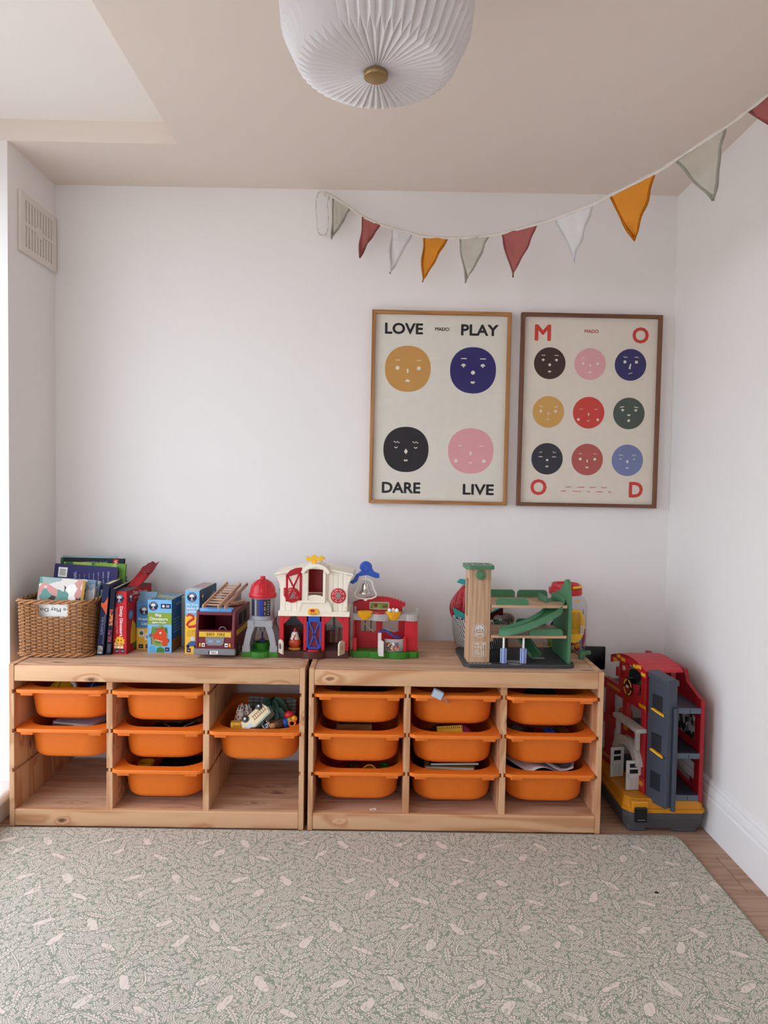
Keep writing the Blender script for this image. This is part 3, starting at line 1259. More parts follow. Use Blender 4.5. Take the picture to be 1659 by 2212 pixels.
bm = bmesh.new()
rows = []
for i in range(9):
    rows.append([(-0.085 + 0.17 * j / 16, 0.02 * i / 8 + 0.004 * math.sin(j * 0.9 + i), 0.06 + 0.075 * i / 8 + 0.004 * math.sin(j * 0.6) - 0.008 * j / 16) for j in range(17)])
strip(bm, rows)
o = obj('checked_cloth', bm, check_mat(), loc=in_tub(k0, 0.015, 0.262), smooth=True)
o.modifiers.new('thickness', 'SOLIDIFY').thickness = 0.002
tag(o, 'grey cloth with a square grid pattern standing up behind the green muslin', 'cloth')

van = thing('toy_van', 'cream wooden toy van with a printed ladder, tipped on its side in an orange box', 'toy van', in_tub(k0, -0.002, 0.088, 0.020))
van.rotation_euler = (T(0, 0, 0) @ RX(-28) @ RZ(-12) @ RY(137) @ RZ(180)).to_euler()
van.scale = (1.22, 1.22, 1.22)
bm = bmesh.new()
prism(bm, [(-0.045, -0.018), (0.032, -0.018), (0.038, 0.0), (0.034, 0.017), (-0.020, 0.019), (-0.033, 0.012), (-0.048, 0.002)], -0.017, 0.017, 'XZ', 0.003)
obj('van_body', bm, plastic('#ecdcb0'), van, smooth=True)
bm = bmesh.new()
prism(bm, [(-0.030, 0.0125), (-0.018, 0.0192), (0.034, 0.0172), (0.0385, 0.004), (0.040, 0.006), (0.036, 0.021), (-0.019, 0.022)], -0.0172, 0.0172, 'XZ')
obj('roof', bm, plastic('#8fa398'), van)
bm = bmesh.new()
prism(bm, [(-0.0485, 0.0022), (-0.034, 0.0125), (-0.021, 0.0135), (-0.023, 0.001)], -0.0174, 0.0174, 'XZ')
obj('windscreen', bm, plastic('#cdd0d6'), van)
for sx in (-0.026, 0.022):
    for sy in (-1, 1):
        bm = bmesh.new()
        cyl(bm, (sx, sy * 0.0185, -0.015), 0.0095, 0.006, 'Y', 24, bev=0.001)
        w_ = obj('wheel', bm, BLACK, van, smooth=True)
        bm = bmesh.new()
        cyl(bm, (sx, sy * 0.0217, -0.015), 0.003, 0.001, 'Y', 12)
        obj('hub', bm, WHITE, w_)
bm = bmesh.new()
for zz in (-0.006, 0.005):
    for s_ in (-1, 1):
        box(bm, (-0.010, s_ * 0.0173 - 0.0003, zz - 0.0006), (0.032, s_ * 0.0173 + 0.0003, zz + 0.0006))
for i in range(7):
    for s_ in (-1, 1):
        box(bm, (-0.008 + i * 0.0062, s_ * 0.0173 - 0.0003, -0.006), (-0.0068 + i * 0.0062, s_ * 0.0173 + 0.0003, 0.005))
obj('ladder_print', bm, paper('#8a3b26'), van)
bm = bmesh.new()
box(bm, (-0.045, -0.0175, -0.018), (-0.043, 0.0175, -0.008), 0.0005, 1)
obj('bumper', bm, RED, van)

t = thing('yellow_box', 'small yellow cardboard box with dark lettering in front of the floral cloth', 'box', in_tub(k0, -0.055, 0.082, -0.1045), rz=3)
bm = bmesh.new()
box(bm, (-0.035, -0.012, 0), (0.035, 0.012, 0.112), 0.001, 1)
obj('carton', bm, PYEL, t)
text('funny', 0.008, PRED, t, (-0.012, -0.0124, 0.100), width=0.026)
t = thing('toy_hedgehog', 'brown toy hedgehog with a tan face beside the cream van', 'toy animal', in_tub(k0, 0.063, 0.085, -0.002), rot=(0, 0, 30))
bm = bmesh.new()
ball(bm, (0.004, 0, 0), 0.019, (1.1, 0.8, 0.9))
for i in range(60):
    a, b = random.uniform(0, 6.28), random.uniform(0.0, 1.4)
    n_ = Vector((math.cos(a) * math.cos(b) * 1.1, math.sin(a) * math.cos(b) * 0.8, math.sin(b) * 0.9))
    if n_.x > -0.5:
        cyl(bm, (0, 0, 0), 0.0016, 0.006, 'Z', 5, r2=0.0002, M=T(0.004 + n_.x * 0.020, n_.y * 0.020, n_.z * 0.020) @ n_.to_track_quat('Z', 'Y').to_matrix().to_4x4())
obj('back_spines', bm, plastic('#5a3722', 0.6), t)
bm = bmesh.new()
ball(bm, (-0.017, 0, -0.002), 0.0115, (1.2, 0.85, 0.9))
obj('face', bm, plastic('#c48a5c', 0.6), t, smooth=True)
t = thing('rattle_toy', 'red, blue and yellow rattle toy at the edge of the heaped orange box', 'rattle', in_tub(k0, 0.098, 0.10, 0.0))
for i, (c, r, p) in enumerate(((RED, 0.016, (0, 0, 0.025)), (BLUE, 0.018, (-0.012, -0.004, 0.0)), (YELLOW, 0.012, (0.016, -0.004, 0.014)), (plastic('#7c9a35'), 0.010, (0.004, -0.008, 0.012)))):
    bm = bmesh.new()
    ball(bm, p, r, (1, 0.8, 0.9))
    obj('bead', bm, c, t, smooth=True)
bm = bmesh.new()
torus(bm, (0.012, -0.014, 0.002), 0.010, 0.0035, 'Y', 20, 8)
obj('ring', bm, ORANGE, t, smooth=True)
bm = bmesh.new()
cyl(bm, (0, 0.002, -0.045), 0.006, 0.09, n=12)
obj('stick', bm, BLUE, t, smooth=True)
t = thing('zebra_ball', 'small black and white patterned ball beside the cream van', 'ball', in_tub(k0, 0.026, 0.075, -0.012))
bm = bmesh.new()
ball(bm, (0, 0, 0.012), 0.014)
obj('ball_shell', bm, patches('zebra_print', ['#111113', '#e8e5e0', '#19191b', '#d9d6d2'], 130), t, smooth=True)
bm = bmesh.new()
torus(bm, (0, 0, 0.012), 0.0138, 0.0006, 'X', 24, 5)
obj('seam', bm, DARK, t)
cup(in_tub(k0, 0.042, 0.10, -0.055), 0.017, 0.055, plastic('#b3772c'), 'tan toy cup half buried between the van and the hedgehog', inner=plastic('#a3461f'))

# --- second unit
k0 = (1, 0, 0)
book('picture_book', 'very dark book standing inside the top box beside the shelf gap, under the coop', 'book', 0.16, 0.16, 0.05, paper('#241a1a'), in_tub(k0, 0.01, 0.2), (0, 0, 2), group='books in the orange boxes')
k0 = (1, 0, 1)
t = thing('wooden_box', 'plain brown wooden box standing in a dark orange tub beside the shelf gap', 'box', in_tub(k0, -0.02, 0.20))
for lo, hi in (((-0.06, -0.05, 0), (-0.052, 0.05, 0.084)), ((0.052, -0.05, 0), (0.06, 0.05, 0.084))):
    bm = bmesh.new()
    box(bm, lo, hi, 0.001, 1)
    obj('side_wall', bm, OAK['Z'], t)
for lo, hi in (((-0.052, -0.05, 0), (0.052, -0.042, 0.084)), ((-0.052, 0.042, 0), (0.052, 0.05, 0.084)), ((-0.052, -0.042, 0), (0.052, 0.042, 0.008))):
    bm = bmesh.new()
    box(bm, lo, hi, 0.001, 1)
    obj('end_wall', bm, OAK['X'], t)
k0 = (1, 0, 2)
cup(in_tub(k0, 0.025, 0.13, -0.05), 0.024, 0.06, YELLOW, 'yellow toy cup lying mouth up in the bottom box beside the shelf gap', rot=(70, 0, 10), inner=AMBER)
cup(in_tub(k0, 0.082, 0.13), 0.016, 0.080, plastic('#3c6d2a'), 'green toy cup in the corner of the bottom box beside the shelf gap', inner=GREEN)
cup(in_tub(k0, -0.07, 0.14), 0.03, 0.082, DKRED, 'dark red toy cup in the shade of the bottom box beside the shelf gap', inner=RED)
brick_toy(in_tub(k0, -0.02, 0.15), 0.03, 0.03, 0.07, plastic('#6b4b1e'), 'ochre toy brick standing between the cups in the bottom box', 10)
k0 = (1, 1, 0)
t = thing('toy_comb', 'pale grey toothed plastic toy piece sticking out over the rim of an orange box', 'toy', in_tub(k0, -0.060, -0.004, 0.006), rot=(0, 24, -8))
bm = bmesh.new()
box(bm, (-0.013, -0.009, -0.012), (0.017, 0.012, 0.012), 0.0015, 1)
obj('block', bm, plastic('#aab7c6'), t)
for i in range(5):
    bm = bmesh.new()
    box(bm, (-0.0175, -0.008, -0.0115 + i * 0.0050), (-0.0125, 0.011, -0.0085 + i * 0.0050), 0.0004, 1)
    obj('tooth', bm, plastic('#aab7c6'), t)
bm = bmesh.new()
tube(bm, [(0.017, 0.003, -0.006), (0.030, 0.020, -0.010), (0.05, 0.06, -0.03), (0.06, 0.09, -0.08)], 0.0028, 8)
obj('stem', bm, plastic('#aab7c6'), t, smooth=True)
k0 = (1, 1, 1)
toy_ball(in_tub(k0, 0.028, 0.14), 0.047, PINK, 'pink ball in the middle box of the toy garage shelf', plastic('#b23a67'))
toy_ball(in_tub(k0, -0.035, 0.155), 0.043, plastic('#6b3420'), 'dark brown ball beside the pink ball in an orange box', DARK)
t = thing('toy_ruler', 'short yellow ruler with black marks leaning in front of the pink ball', 'ruler', in_tub(k0, -0.01, 0.092, -0.016), rot=(-14, -4, 0))
bm = bmesh.new()
box(bm, (-0.042, -0.001, -0.030), (0.042, 0.001, 0.016), 0.0004, 1)
obj('ruler_body', bm, YELLOW, t)
bm = bmesh.new()
for i in range(13):
    box(bm, (-0.039 + i * 0.0064, -0.0014, 0.006), (-0.037 + i * 0.0064, -0.0009, 0.014))
obj('marks', bm, DARK, t)
k0 = (1, 1, 2)
zz = -0.1045
for j, (c, hh, a, nm) in enumerate((('#3b3d44', 0.042, 2, 'dark grey magazine lowest in the stack of magazines in a bottom box'), ('#7a5a3c', 0.022, -2, 'tan magazine second from below in the stack in a bottom box'),
                                   ('#8d3550', 0.016, 3, 'plum magazine third from below in the stack in a bottom box'), ('#b9863f', 0.012, -4, 'ochre magazine fourth from below in the stack in a bottom box'),
                                   ('#1c1d22', 0.010, 3, 'black magazine with white drawings on top of the stack in a bottom box'))):
    b_ = book('magazine', nm, 'magazine', 0.165, 0.21, hh, paper(c), in_tub(k0, -0.012 + 0.004 * j, 0.195, zz), (2 if j > 2 else 0, 0, a), group='magazines in the bottom box')
    zz += hh + (0.0035 if j > 1 else 0.0005)
bm = bmesh.new()
for s in (-0.02, 0.01):
    tube(bm, [(s - 0.012, -0.05, 0.0102), (s - 0.004, -0.035, 0.0102), (s + 0.004, -0.032, 0.0102), (s + 0.012, -0.05, 0.0102)], 0.0011, 5)
obj('cover_drawing', bm, PWHITE, b_)
k0 = (1, 2, 0)
heap('dark_green_cloth', 'dark green cloth just showing in the top box by the fire station', cloth('#2b4a3c', 'felt'), in_tub(k0, 0.0, 0.2), 0.085, 0.08, 0.092, 12, 7, 0.3)
k0 = (1, 2, 1)
brick_toy(in_tub(k0, 0.02, 0.125), 0.032, 0.032, 0.083, BLUE, 'blue toy brick in the middle box by the fire station', 8, 2, 2)
brick_toy(in_tub(k0, -0.045, 0.14), 0.03, 0.05, 0.078, plastic('#5b2b1c'), 'dark brown toy brick in the middle box by the fire station', -20)
brick_toy(in_tub(k0, -0.085, 0.17), 0.03, 0.05, 0.078, MGREY, 'grey toy brick at the back of the middle box by the fire station', 40)
brick_toy(in_tub(k0, 0.07, 0.16), 0.04, 0.032, 0.08, plastic('#7a4a1a'), 'ochre brown toy brick in the middle box by the fire station', 25)
k0 = (1, 2, 2)
zz = -0.1045
book('picture_book', 'thick dark picture book under the loose white papers in the bottom box', 'book', 0.17, 0.21, 0.083, paper('#22252a'), in_tub(k0, 0.0, 0.20, zz), (0, 0, -3), group='books in the orange boxes')
for j, (x, y, w, d, a, c, nm) in enumerate(((-0.035, 0.165, 0.15, 0.21, 24, '#e9dfe4', 'white sheet of paper poking out of the bottom box by the fire station'),
                                           (0.06, 0.17, 0.12, 0.20, -18, '#cfc8cc', 'pale grey sheet of paper curling in the bottom box by the fire station'))):
    bm = bmesh.new()
    rows = [[(-w / 2 + w * i / 10, -d / 2 + d * jj / 10, 0.008 + 0.012 * math.sin(i * 0.55 + j) * (1 - jj / 12) + 0.004 * j) for i in range(11)] for jj in range(11)]
    strip(bm, rows)
    o = obj('paper_sheet', bm, paper(c), loc=in_tub(k0, x, y, -0.018 + 0.006 * j), rot=(0, 0, a), smooth=True)
    o.modifiers.new('thickness', 'SOLIDIFY').thickness = 0.0004
    tag(o, nm, 'paper')
bm = bmesh.new()
strip(bm, [[(-0.06 + 0.12 * i / 12, -0.02 + 0.11 * jj / 6, 0.026 + 0.012 * math.sin(i * 0.5 + jj * 0.3)) for i in range(13)] for jj in range(7)])
o = obj('plastic_sleeve', bm, CLEARP, loc=in_tub(k0, 0.03, 0.11, -0.022), rot=(0, 0, -20), smooth=True)
o.modifiers.new('thickness', 'SOLIDIFY').thickness = 0.0006
tag(o, 'clear plastic sleeve lying on the papers in the bottom box', 'sleeve')
bm = bmesh.new()
prism(bm, [(-0.012, -0.004), (-0.004, -0.006), (0.0, -0.002), (0.008, -0.007), (0.012, 0.002), (0.004, 0.006), (-0.002, 0.002), (-0.010, 0.006)], 0, 0.0018, 'XY')
tag(obj('paper_scrap', bm, PWHITE, loc=(1.158, -0.418, 0.0545), rot=(0, 0, 15)), 'small torn white paper scrap on the shelf floor under the orange boxes', 'paper scrap')
# ------------------------------------------------------------------ framed posters
def disc(cx, cz, r, sq=0.0, n=48):
    """circle; sq > 0 squares it a little."""
    pts = []
    e = 2.0 / (2.0 + sq)
    for i in range(n):
        a = 2 * math.pi * i / n
        c, s = math.cos(a), math.sin(a)
        pts.append((cx + r * math.copysign(abs(c) ** e, c), cz + r * math.copysign(abs(s) ** e, s)))
    return pts


def half(cx, cz, r, up=True, n=14):
    return [(cx + r * math.cos(math.pi * i / n), cz + (1 if up else -1) * r * math.sin(math.pi * i / n)) for i in range(n + 1)]


def bar(cx, cz, w, h, ang=0.0):
    a = math.radians(ang)
    return [(cx + x * math.cos(a) - z * math.sin(a), cz + x * math.sin(a) + z * math.cos(a)) for x, z in ((-w / 2, -h / 2), (w / 2, -h / 2), (w / 2, h / 2), (-w / 2, h / 2))]


def arcp(cx, cz, r, th, a0, a1, n=12):
    out = [(cx + r * math.cos(math.radians(a0 + (a1 - a0) * i / n)), cz + r * math.sin(math.radians(a0 + (a1 - a0) * i / n))) for i in range(n + 1)]
    inn = [(cx + (r - th) * math.cos(math.radians(a1 + (a0 - a1) * i / n)), cz + (r - th) * math.sin(math.radians(a1 + (a0 - a1) * i / n))) for i in range(n + 1)]
    return out + inn


def wavy(cx, cz, w, th, n=16):
    up = [(cx - w / 2 + w * i / n, cz + th * 0.5 + 0.03 * math.sin(i / n * 12.5)) for i in range(n + 1)]
    dn = [(cx + w / 2 - w * i / n, cz - th * 0.5 + 0.03 * math.sin((1 - i / n) * 12.5)) for i in range(n + 1)]
    return up + dn


def dome_eye(cx, cz):
    return [half(cx, cz, 0.10), disc(cx, cz - 0.03, 0.035, 0, 12)]


FACES = {
    'calm': [bar(-.45, .37, .19, .025), bar(.48, .37, .19, .025), disc(-.45, .03, .085), disc(.48, .03, .085), bar(0, -.09, .07, .17), half(0, -.56, .10)],
    'sly': [bar(-.41, .5, .25, .04), bar(.42, .5, .25, .04)] + dome_eye(-.42, .18) + dome_eye(.42, .18) + [disc(0, -.10, .085), half(0, -.48, .10, False)],
    'asleep': [wavy(-.42, .32, .26, .035), wavy(.41, .32, .26, .035), arcp(-.44, .12, .075, .035, 180, 360), arcp(.43, .12, .075, .035, 180, 360), [(0, .04), (.085, -.09), (0, -.21), (-.085, -.09)], [(-.075, -.43), (0, -.46), (.075, -.43), (.075, -.52), (-.075, -.52)]],
    'shy': [bar(-.48, .22, .2, .03), bar(.46, .22, .2, .03), bar(0, -.10, .08, .15), disc(-.64, -.44, .08), disc(.59, -.44, .08), arcp(-.01, -.48, .075, .035, 180, 360)],
    'grumpy': [wavy(-.34, .48, .26, .04), wavy(.37, .48, .26, .04), bar(-.36, .18, .17, .17), bar(.37, .18, .17, .17), [(-.02, .06), (.05, .06), (.02, -.12), (.0, -.27), (-.09, -.27), (-.10, -.18)], bar(0, -.54, .26, .04, 15)],
    'hangry': [bar(-.47, .33, .24, .04, -22), bar(.49, .33, .24, .04, 22), disc(-.48, .04, .085), disc(.46, .04, .085), bar(0, -.10, .07, .14), arcp(0, -.50, .075, .03, 0, 180)],
    'worried': [bar(-.45, .40, .26, .05, 12), bar(.45, .40, .26, .05, -12)] + dome_eye(-.40, .18) + dome_eye(.43, .18) + [half(0, -.06, .10, False), disc(0, -.45, .085)],
    'tired': [bar(-.45, .40, .20, .03), bar(-.36, .44, .03, .1), bar(.47, .40, .20, .03), bar(.38, .44, .03, .1), bar(-.42, .13, .25, .05), bar(.44, .13, .25, .05), disc(.01, -.08, .07), half(0, -.53, .10)],
    'cheery': [bar(-.45, .37, .2, .03), bar(.50, .37, .2, .03), disc(-.45, .03, .085), disc(.48, .03, .085), bar(0, -.09, .07, .17), half(0, -.46, .10, False)],
}


def framed(name, label, cx, cz, W, H, wood, tilt=0.0, paper_c='#e2dccf'):
    f = thing(name, label, 'framed poster', (cx, -0.002, cz), rot=(0, tilt, 0))
    fw, fd = 0.0132, 0.024
    w2, h2 = W / 2, H / 2
    for nm, pts, m in (('top', [(-w2, h2), (w2, h2), (w2 - fw, h2 - fw), (-w2 + fw, h2 - fw)], 'X'), ('bottom', [(-w2, -h2), (w2, -h2), (w2 - fw, -h2 + fw), (-w2 + fw, -h2 + fw)], 'X'),
                       ('side', [(-w2, -h2), (-w2, h2), (-w2 + fw, h2 - fw), (-w2 + fw, -h2 + fw)], 'Z'), ('side', [(w2, -h2), (w2, h2), (w2 - fw, h2 - fw), (w2 - fw, -h2 + fw)], 'Z')):
        bm = bmesh.new()
        prism(bm, pts, -fd, 0, 'XZ', 0.0012)
        obj('frame_bar', bm, wood[m], f)
    bm = bmesh.new()
    box(bm, (-w2 + 0.006, -0.010, -h2 + 0.006), (w2 - 0.006, -0.006, h2 - 0.006))
    pr = obj('print', bm, paper(paper_c), f)
    bm = bmesh.new()
    strip(bm, [[(-w2 + 0.008, -0.0160, z), (w2 - 0.008, -0.0160, z)] for z in (-h2 + 0.008, h2 - 0.008)])
    obj('glass_pane', bm, PANE, f)
    return f, pr


FEAT = paper('#e6dfd0')


def face(pr, W, H, u, v, r, mat, kind, sq=0.0):
    x, z = -W / 2 + u * W, H / 2 - v * H
    bm = bmesh.new()
    prism(bm, disc(x, z, r, sq, 64), -0.0104, -0.0098, 'XZ')
    obj('face_disc', bm, mat, pr)
    bm = bmesh.new()
    for pts in FACES[kind]:
        prism(bm, [(x + p[0] * r, z + p[1] * r) for p in pts], -0.0107, -0.0101, 'XZ')
    obj('face_features', bm, FEAT, pr)


def ptext(pr, W, H, body, u, v, cap, mat, width=None, bold=0.02):
    text(body, cap, mat, pr, (-W / 2 + u * W, -0.0106, H / 2 - v * H), width=width, height=cap, bold=bold)


W1, H1 = 0.519, 0.719
f1, p1 = framed('framed_poster', 'oak framed poster with four faces reading LOVE PLAY DARE LIVE on the back wall', 1.3825, 1.398, W1, H1, OAK, 0.25)
INK = paper('#1d1c1f')
face(p1, W1, H1, .264, .298, .0857, paper('#c9954f'), 'calm', .18)
face(p1, W1, H1, .735, .299, .0862, paper('#2b2668'), 'sly', .18)
face(p1, W1, H1, .263, .717, .0850, paper('#211e26'), 'asleep', .18)
face(p1, W1, H1, .733, .718, .0855, paper('#e2a1a4'), 'shy', .18)
ptext(p1, W1, H1, 'LOVE', .231, .091, .0385, INK, .139, .045)
ptext(p1, W1, H1, 'MADO', .505, .090, .0125, INK, .0515, .03)
ptext(p1, W1, H1, 'PLAY', .776, .091, .0385, INK, .136, .045)
ptext(p1, W1, H1, 'DARE', .234, .917, .0385, INK, .142, .045)
ptext(p1, W1, H1, 'LIVE', .795, .919, .0375, INK, .114, .045)
W2, H2 = 0.526, 0.720
f2, p2 = framed('framed_poster', 'walnut framed poster with nine faces and red letters MOOD beside the corner', 1.943, 1.397, W2, H2, WALNUT, 0.2, '#e2d6c6')
RINK = paper('#cf3a2e')
nine = [('#38201b', 'sly'), ('#e0a3a5', 'calm'), ('#2a2560', 'grumpy'), ('#cf9e52', 'hangry'), ('#cf3b31', 'shy'), ('#47524a', 'worried'), ('#262633', 'tired'), ('#b2554d', 'cheery'), ('#727da6', 'asleep')]
for i, (c, kd) in enumerate(nine):
    face(p2, W2, H2, (.212, .5, .788)[i % 3], (.256, .508, .752)[i // 3], .0592, paper(c), kd)
ptext(p2, W2, H2, 'M', .157, .099, .0555, RINK, .056, .045)
ptext(p2, W2, H2, 'O', .853, .103, .0560, RINK, .057, .04)
ptext(p2, W2, H2, 'MADO', .503, .087, .0120, RINK, .0515, .03)
ptext(p2, W2, H2, 'O', .156, .901, .0560, RINK, .057, .04)
ptext(p2, W2, H2, 'D', .856, .905, .0545, RINK, .048, .045)
for row, v in ((['CHEEKY', 'SURPRISED', 'HANGRY', 'GRUMPY'], .897), (['CHIRPY', 'NOSTALGIC', 'SAD', 'CURIOUS', 'ZEN'], .919)):
    us = (.372, .459, .547, .628) if len(row) == 4 else (.336, .433, .517, .593, .668)
    for wd, u in zip(row, us):
        ptext(p2, W2, H2, wd, u, v, .0042, RINK, None, 0.015)

# ------------------------------------------------------------------ bunting strung from the back wall towards the room
PATH = [(0.941, -0.036, 2.177), (0.969, -0.039, 2.166), (1.01, -0.044, 2.14), (1.054, -0.056, 2.106), (1.083, -0.064, 2.084), (1.152, -0.094, 2.044), (1.189, -0.116, 2.025), (1.265, -0.164, 1.989),
        (1.3, -0.19, 1.971), (1.382, -0.254, 1.945), (1.415, -0.282, 1.936), (1.505, -0.364, 1.917), (1.537, -0.398, 1.912), (1.628, -0.504, 1.905), (1.666, -0.551, 1.903), (1.749, -0.664, 1.903),
        (1.78, -0.704, 1.91), (1.862, -0.824, 1.923), (1.891, -0.865, 1.934), (1.965, -0.984, 1.962), (1.991, -1.023, 1.976), (2.016, -1.064, 1.991), (2.07, -1.144, 2.026), (2.15, -1.27, 2.075), (2.256, -1.44, 2.14)]
FLAGS = [((0.972, -0.04, 2.156), (1.04, -0.052, 2.112), (0.971, -0.046, 2.003), 'g'), ((1.083, -0.064, 2.084), (1.152, -0.094, 2.044), (1.074, -0.079, 1.928), 'p'),
         ((1.189, -0.116, 2.025), (1.265, -0.164, 1.989), (1.185, -0.14, 1.855), 'w'), ((1.3, -0.19, 1.971), (1.382, -0.254, 1.945), (1.296, -0.222, 1.805), 'o'),
         ((1.415, -0.282, 1.936), (1.505, -0.364, 1.917), (1.434, -0.323, 1.775), 'g'), ((1.537, -0.398, 1.912), (1.628, -0.504, 1.905), (1.567, -0.451, 1.757), 'p'),
         ((1.666, -0.551, 1.903), (1.749, -0.664, 1.903), (1.716, -0.607, 1.758), 'w'), ((1.78, -0.704, 1.91), (1.862, -0.824, 1.923), (1.831, -0.764, 1.766), 'o'),
         ((1.891, -0.865, 1.934), (1.965, -0.984, 1.962), (1.967, -0.924, 1.811), 'g'), ((1.991, -1.023, 1.976), (2.06, -1.128, 2.018), (2.101, -1.075, 1.861), 'p')]
bt = thing('bunting', 'string of triangular linen flags in pink, white, orange and sage looped across the corner', 'bunting', (0, 0, 0))
TAPE = cloth('#ece4da', 'cotton_tape')
FC = {'g': (cloth('#bfb9a9', 'sheer_sage', 0.28), cloth('#aeaa9c', 'sage_hem', 0.1)), 'p': (cloth('#ac6560', 'dusty_pink'), cloth('#9a5854', 'pink_hem')),
      'w': (cloth('#dedbda', 'sheer_white', 0.12), cloth('#d6d3d1', 'white_hem')), 'o': (cloth('#dc8f35', 'marigold'), cloth('#bf7018', 'marigold_hem'))}
FL_LABEL = {'g': 'sheer sage grey linen flag', 'p': 'dusty pink linen flag', 'w': 'thin white cotton flag', 'o': 'marigold orange linen flag'}


def ribbon(bm, pts, w, twist=0.0):
    rows = []
    P = [Vector(p) for p in pts]
    for i, p in enumerate(P):
        d = (P[min(i + 1, len(P) - 1)] - P[max(i - 1, 0)]).normalized()
        up = Vector((0, 0, 1)) if abs(d.z) < 0.9 else Vector((0, 1, 0))
        side = d.cross(up).normalized()
        n = side.cross(d).normalized()
        a = twist * math.sin(i * 1.7)
        v = n * math.cos(a) + side * math.sin(a)
        rows.append([p - v * w / 2, p + v * w / 2])
    strip(bm, rows)


def dense(pts, k=5):
    out = []
    n = len(pts)
    for i in range(n - 1):
        p0, p1, p2, p3 = [Vector(pts[min(max(j, 0), n - 1)]) for j in (i - 1, i, i + 1, i + 2)]
        for s in range(k):
            t_ = s / k
            out.append(0.5 * ((2 * p1) + (-p0 + p2) * t_ + (2 * p0 - 5 * p1 + 4 * p2 - p3) * t_ ** 2 + (-p0 + 3 * p1 - 3 * p2 + p3) * t_ ** 3))
    out.append(Vector(pts[-1]))
    return out


bm = bmesh.new()
ribbon(bm, dense(PATH, 4), 0.0100, 0.35)
o = obj('tape', bm, TAPE, bt, smooth=True)
o.modifiers.new('thickness', 'SOLIDIFY').thickness = 0.0014
LOOP = [(0.968, -0.036, 2.167), (0.941, -0.034, 2.178), (0.92, -0.032, 2.176), (0.912, -0.03, 2.139), (0.917, -0.03, 2.072), (0.921, -0.03, 2.035), (0.938, -0.03, 2.025), (0.953, -0.03, 2.036), (0.957, -0.032, 2.089), (0.953, -0.034, 2.14), (0.961, -0.036, 2.164)]
bm = bmesh.new()
ribbon(bm, dense(LOOP, 5), 0.006, 0.5)
o = obj('tape_loop', bm, TAPE, bt, smooth=True)
o.modifiers.new('thickness', 'SOLIDIFY').thickness = 0.0012
bm = bmesh.new()
cyl(bm, (0.941, -0.0195, 2.180), 0.0022, 0.037, 'Y', 10)
ball(bm, (0.941, -0.038, 2.180), 0.0034, u=10, v=8)
obj('wall_hook', bm, WHITE, bt)
for fi, (a, b, c, kd) in enumerate(FLAGS):
    A, B, C_ = Vector(a), Vector(b), Vector(c)
    nrm = (B - A).cross(C_ - A).normalized()
    rnd = random.Random(fi * 11 + 3)
    ph = [rnd.uniform(0, 6.3) for _ in range(6)]
    N = 16

    def pos(s, t, off=0.0):
        e0 = A + (C_ - A) * t
        e1 = B + (C_ - B) * t
        sag = 0.10 * (e1 - e0).length * math.sin(math.pi * t) * 0.25
        p = e0 + (e1 - e0) * s
        wob = 0.0045 * math.sin(5 * t + 3.2 * s + ph[0]) + 0.003 * math.sin(9 * t - 5 * s + ph[1]) + 0.0022 * math.sin(17 * s * (1 - t) + ph[2])
        edge = (e1 - e0).normalized() * (0.0025 * math.sin(8 * t + ph[3]) * t) if (e1 - e0).length > 1e-6 else Vector()
        return p + nrm * (wob * min(1, t * 4) + off) + edge
    bm = bmesh.new()
    rows = []
    for i in range(N):
        t_ = i / N
        rows.append([pos(j / 10, t_) for j in range(11)])
    rows.append([pos(0.5, 0.992)] * 11)
    strip(bm, rows)
    bmesh.ops.remove_doubles(bm, verts=bm.verts, dist=1e-6)
    fo = obj('flag', bm, FC[kd][0], bt, smooth=True, label=FL_LABEL[kd])
    for side in (0, 1):
        bm = bmesh.new()
        rows = []
        for i in range(N + 1):
            t_ = min(i / N, 0.985)
            wd = 0.0075 / max((A - B).length * (1 - t_), 0.0078)
            s0, s1 = (0.0, min(wd, 1)) if side == 0 else (max(0, 1 - wd), 1.0)
            rows.append([pos(s0, t_, 0.0009), pos(s1, t_, 0.0009)])
        strip(bm, rows)
        ho = obj('hem', bm, FC[kd][1], fo, smooth=True)
        ho.modifiers.new('thickness', 'SOLIDIFY').thickness = 0.0022
        ho.modifiers['thickness'].offset = 0.0

# ------------------------------------------------------------------ black plate on the wall behind the shelf
wp = thing('wall_socket', 'plain black square wall plate just above the shelf top beside the fire station', 'wall plate', (1.990, 0.0, 0.461))
bm = bmesh.new()
box(bm, (-0.044, -0.009, -0.044), (0.044, 0.0, 0.044), 0.004, 3)
obj('plate', bm, BLACK, wp, smooth=True)
for s in (-1, 1):
    bm = bmesh.new()
    cyl(bm, (s * 0.030, -0.0092, 0), 0.003, 0.001, 'Y', 12)
    obj('screw', bm, CHAR, wp)
# ------------------------------------------------------------------ wicker basket with books
ST = 0.5215                                    # top of the shelf units


def wicker(name, c1, c2):
    k = NT(name)
    co = k.coord()
    n1 = k.noise(co, 55, 3)
    n2 = k.noise(k.mapping(co, (30, 30, 160)), 1.0, 2)
    k.base(k.mix(n2, k.mix(n1, c1, c2), '#6b4227'))
    k.base(k.mix(k.ramp(n2, [(0.45, 0.0), (0.8, 0.45)]), k.mix(n1, c1, c2), '#5f3a22'))
    k.rough(0.6)
    return k.m


WK = wicker('willow', '#b98452', '#8f5d35')
WK2 = wicker('willow_stakes', '#a5733f', '#80532e')
BW, BD, BH = 0.236, 0.205, 0.192
bs = thing('wicker_basket', 'rectangular woven willow basket full of children\'s books at the end of the shelf', 'basket', (0.090, -0.252, ST))


def bloop(f, infl=0.0):
    """rounded-rectangle outline at height fraction f."""
    g = 1.0 + 0.035 * f
    return rrect(BW * g + infl, BD * g + infl, 0.038, 5)


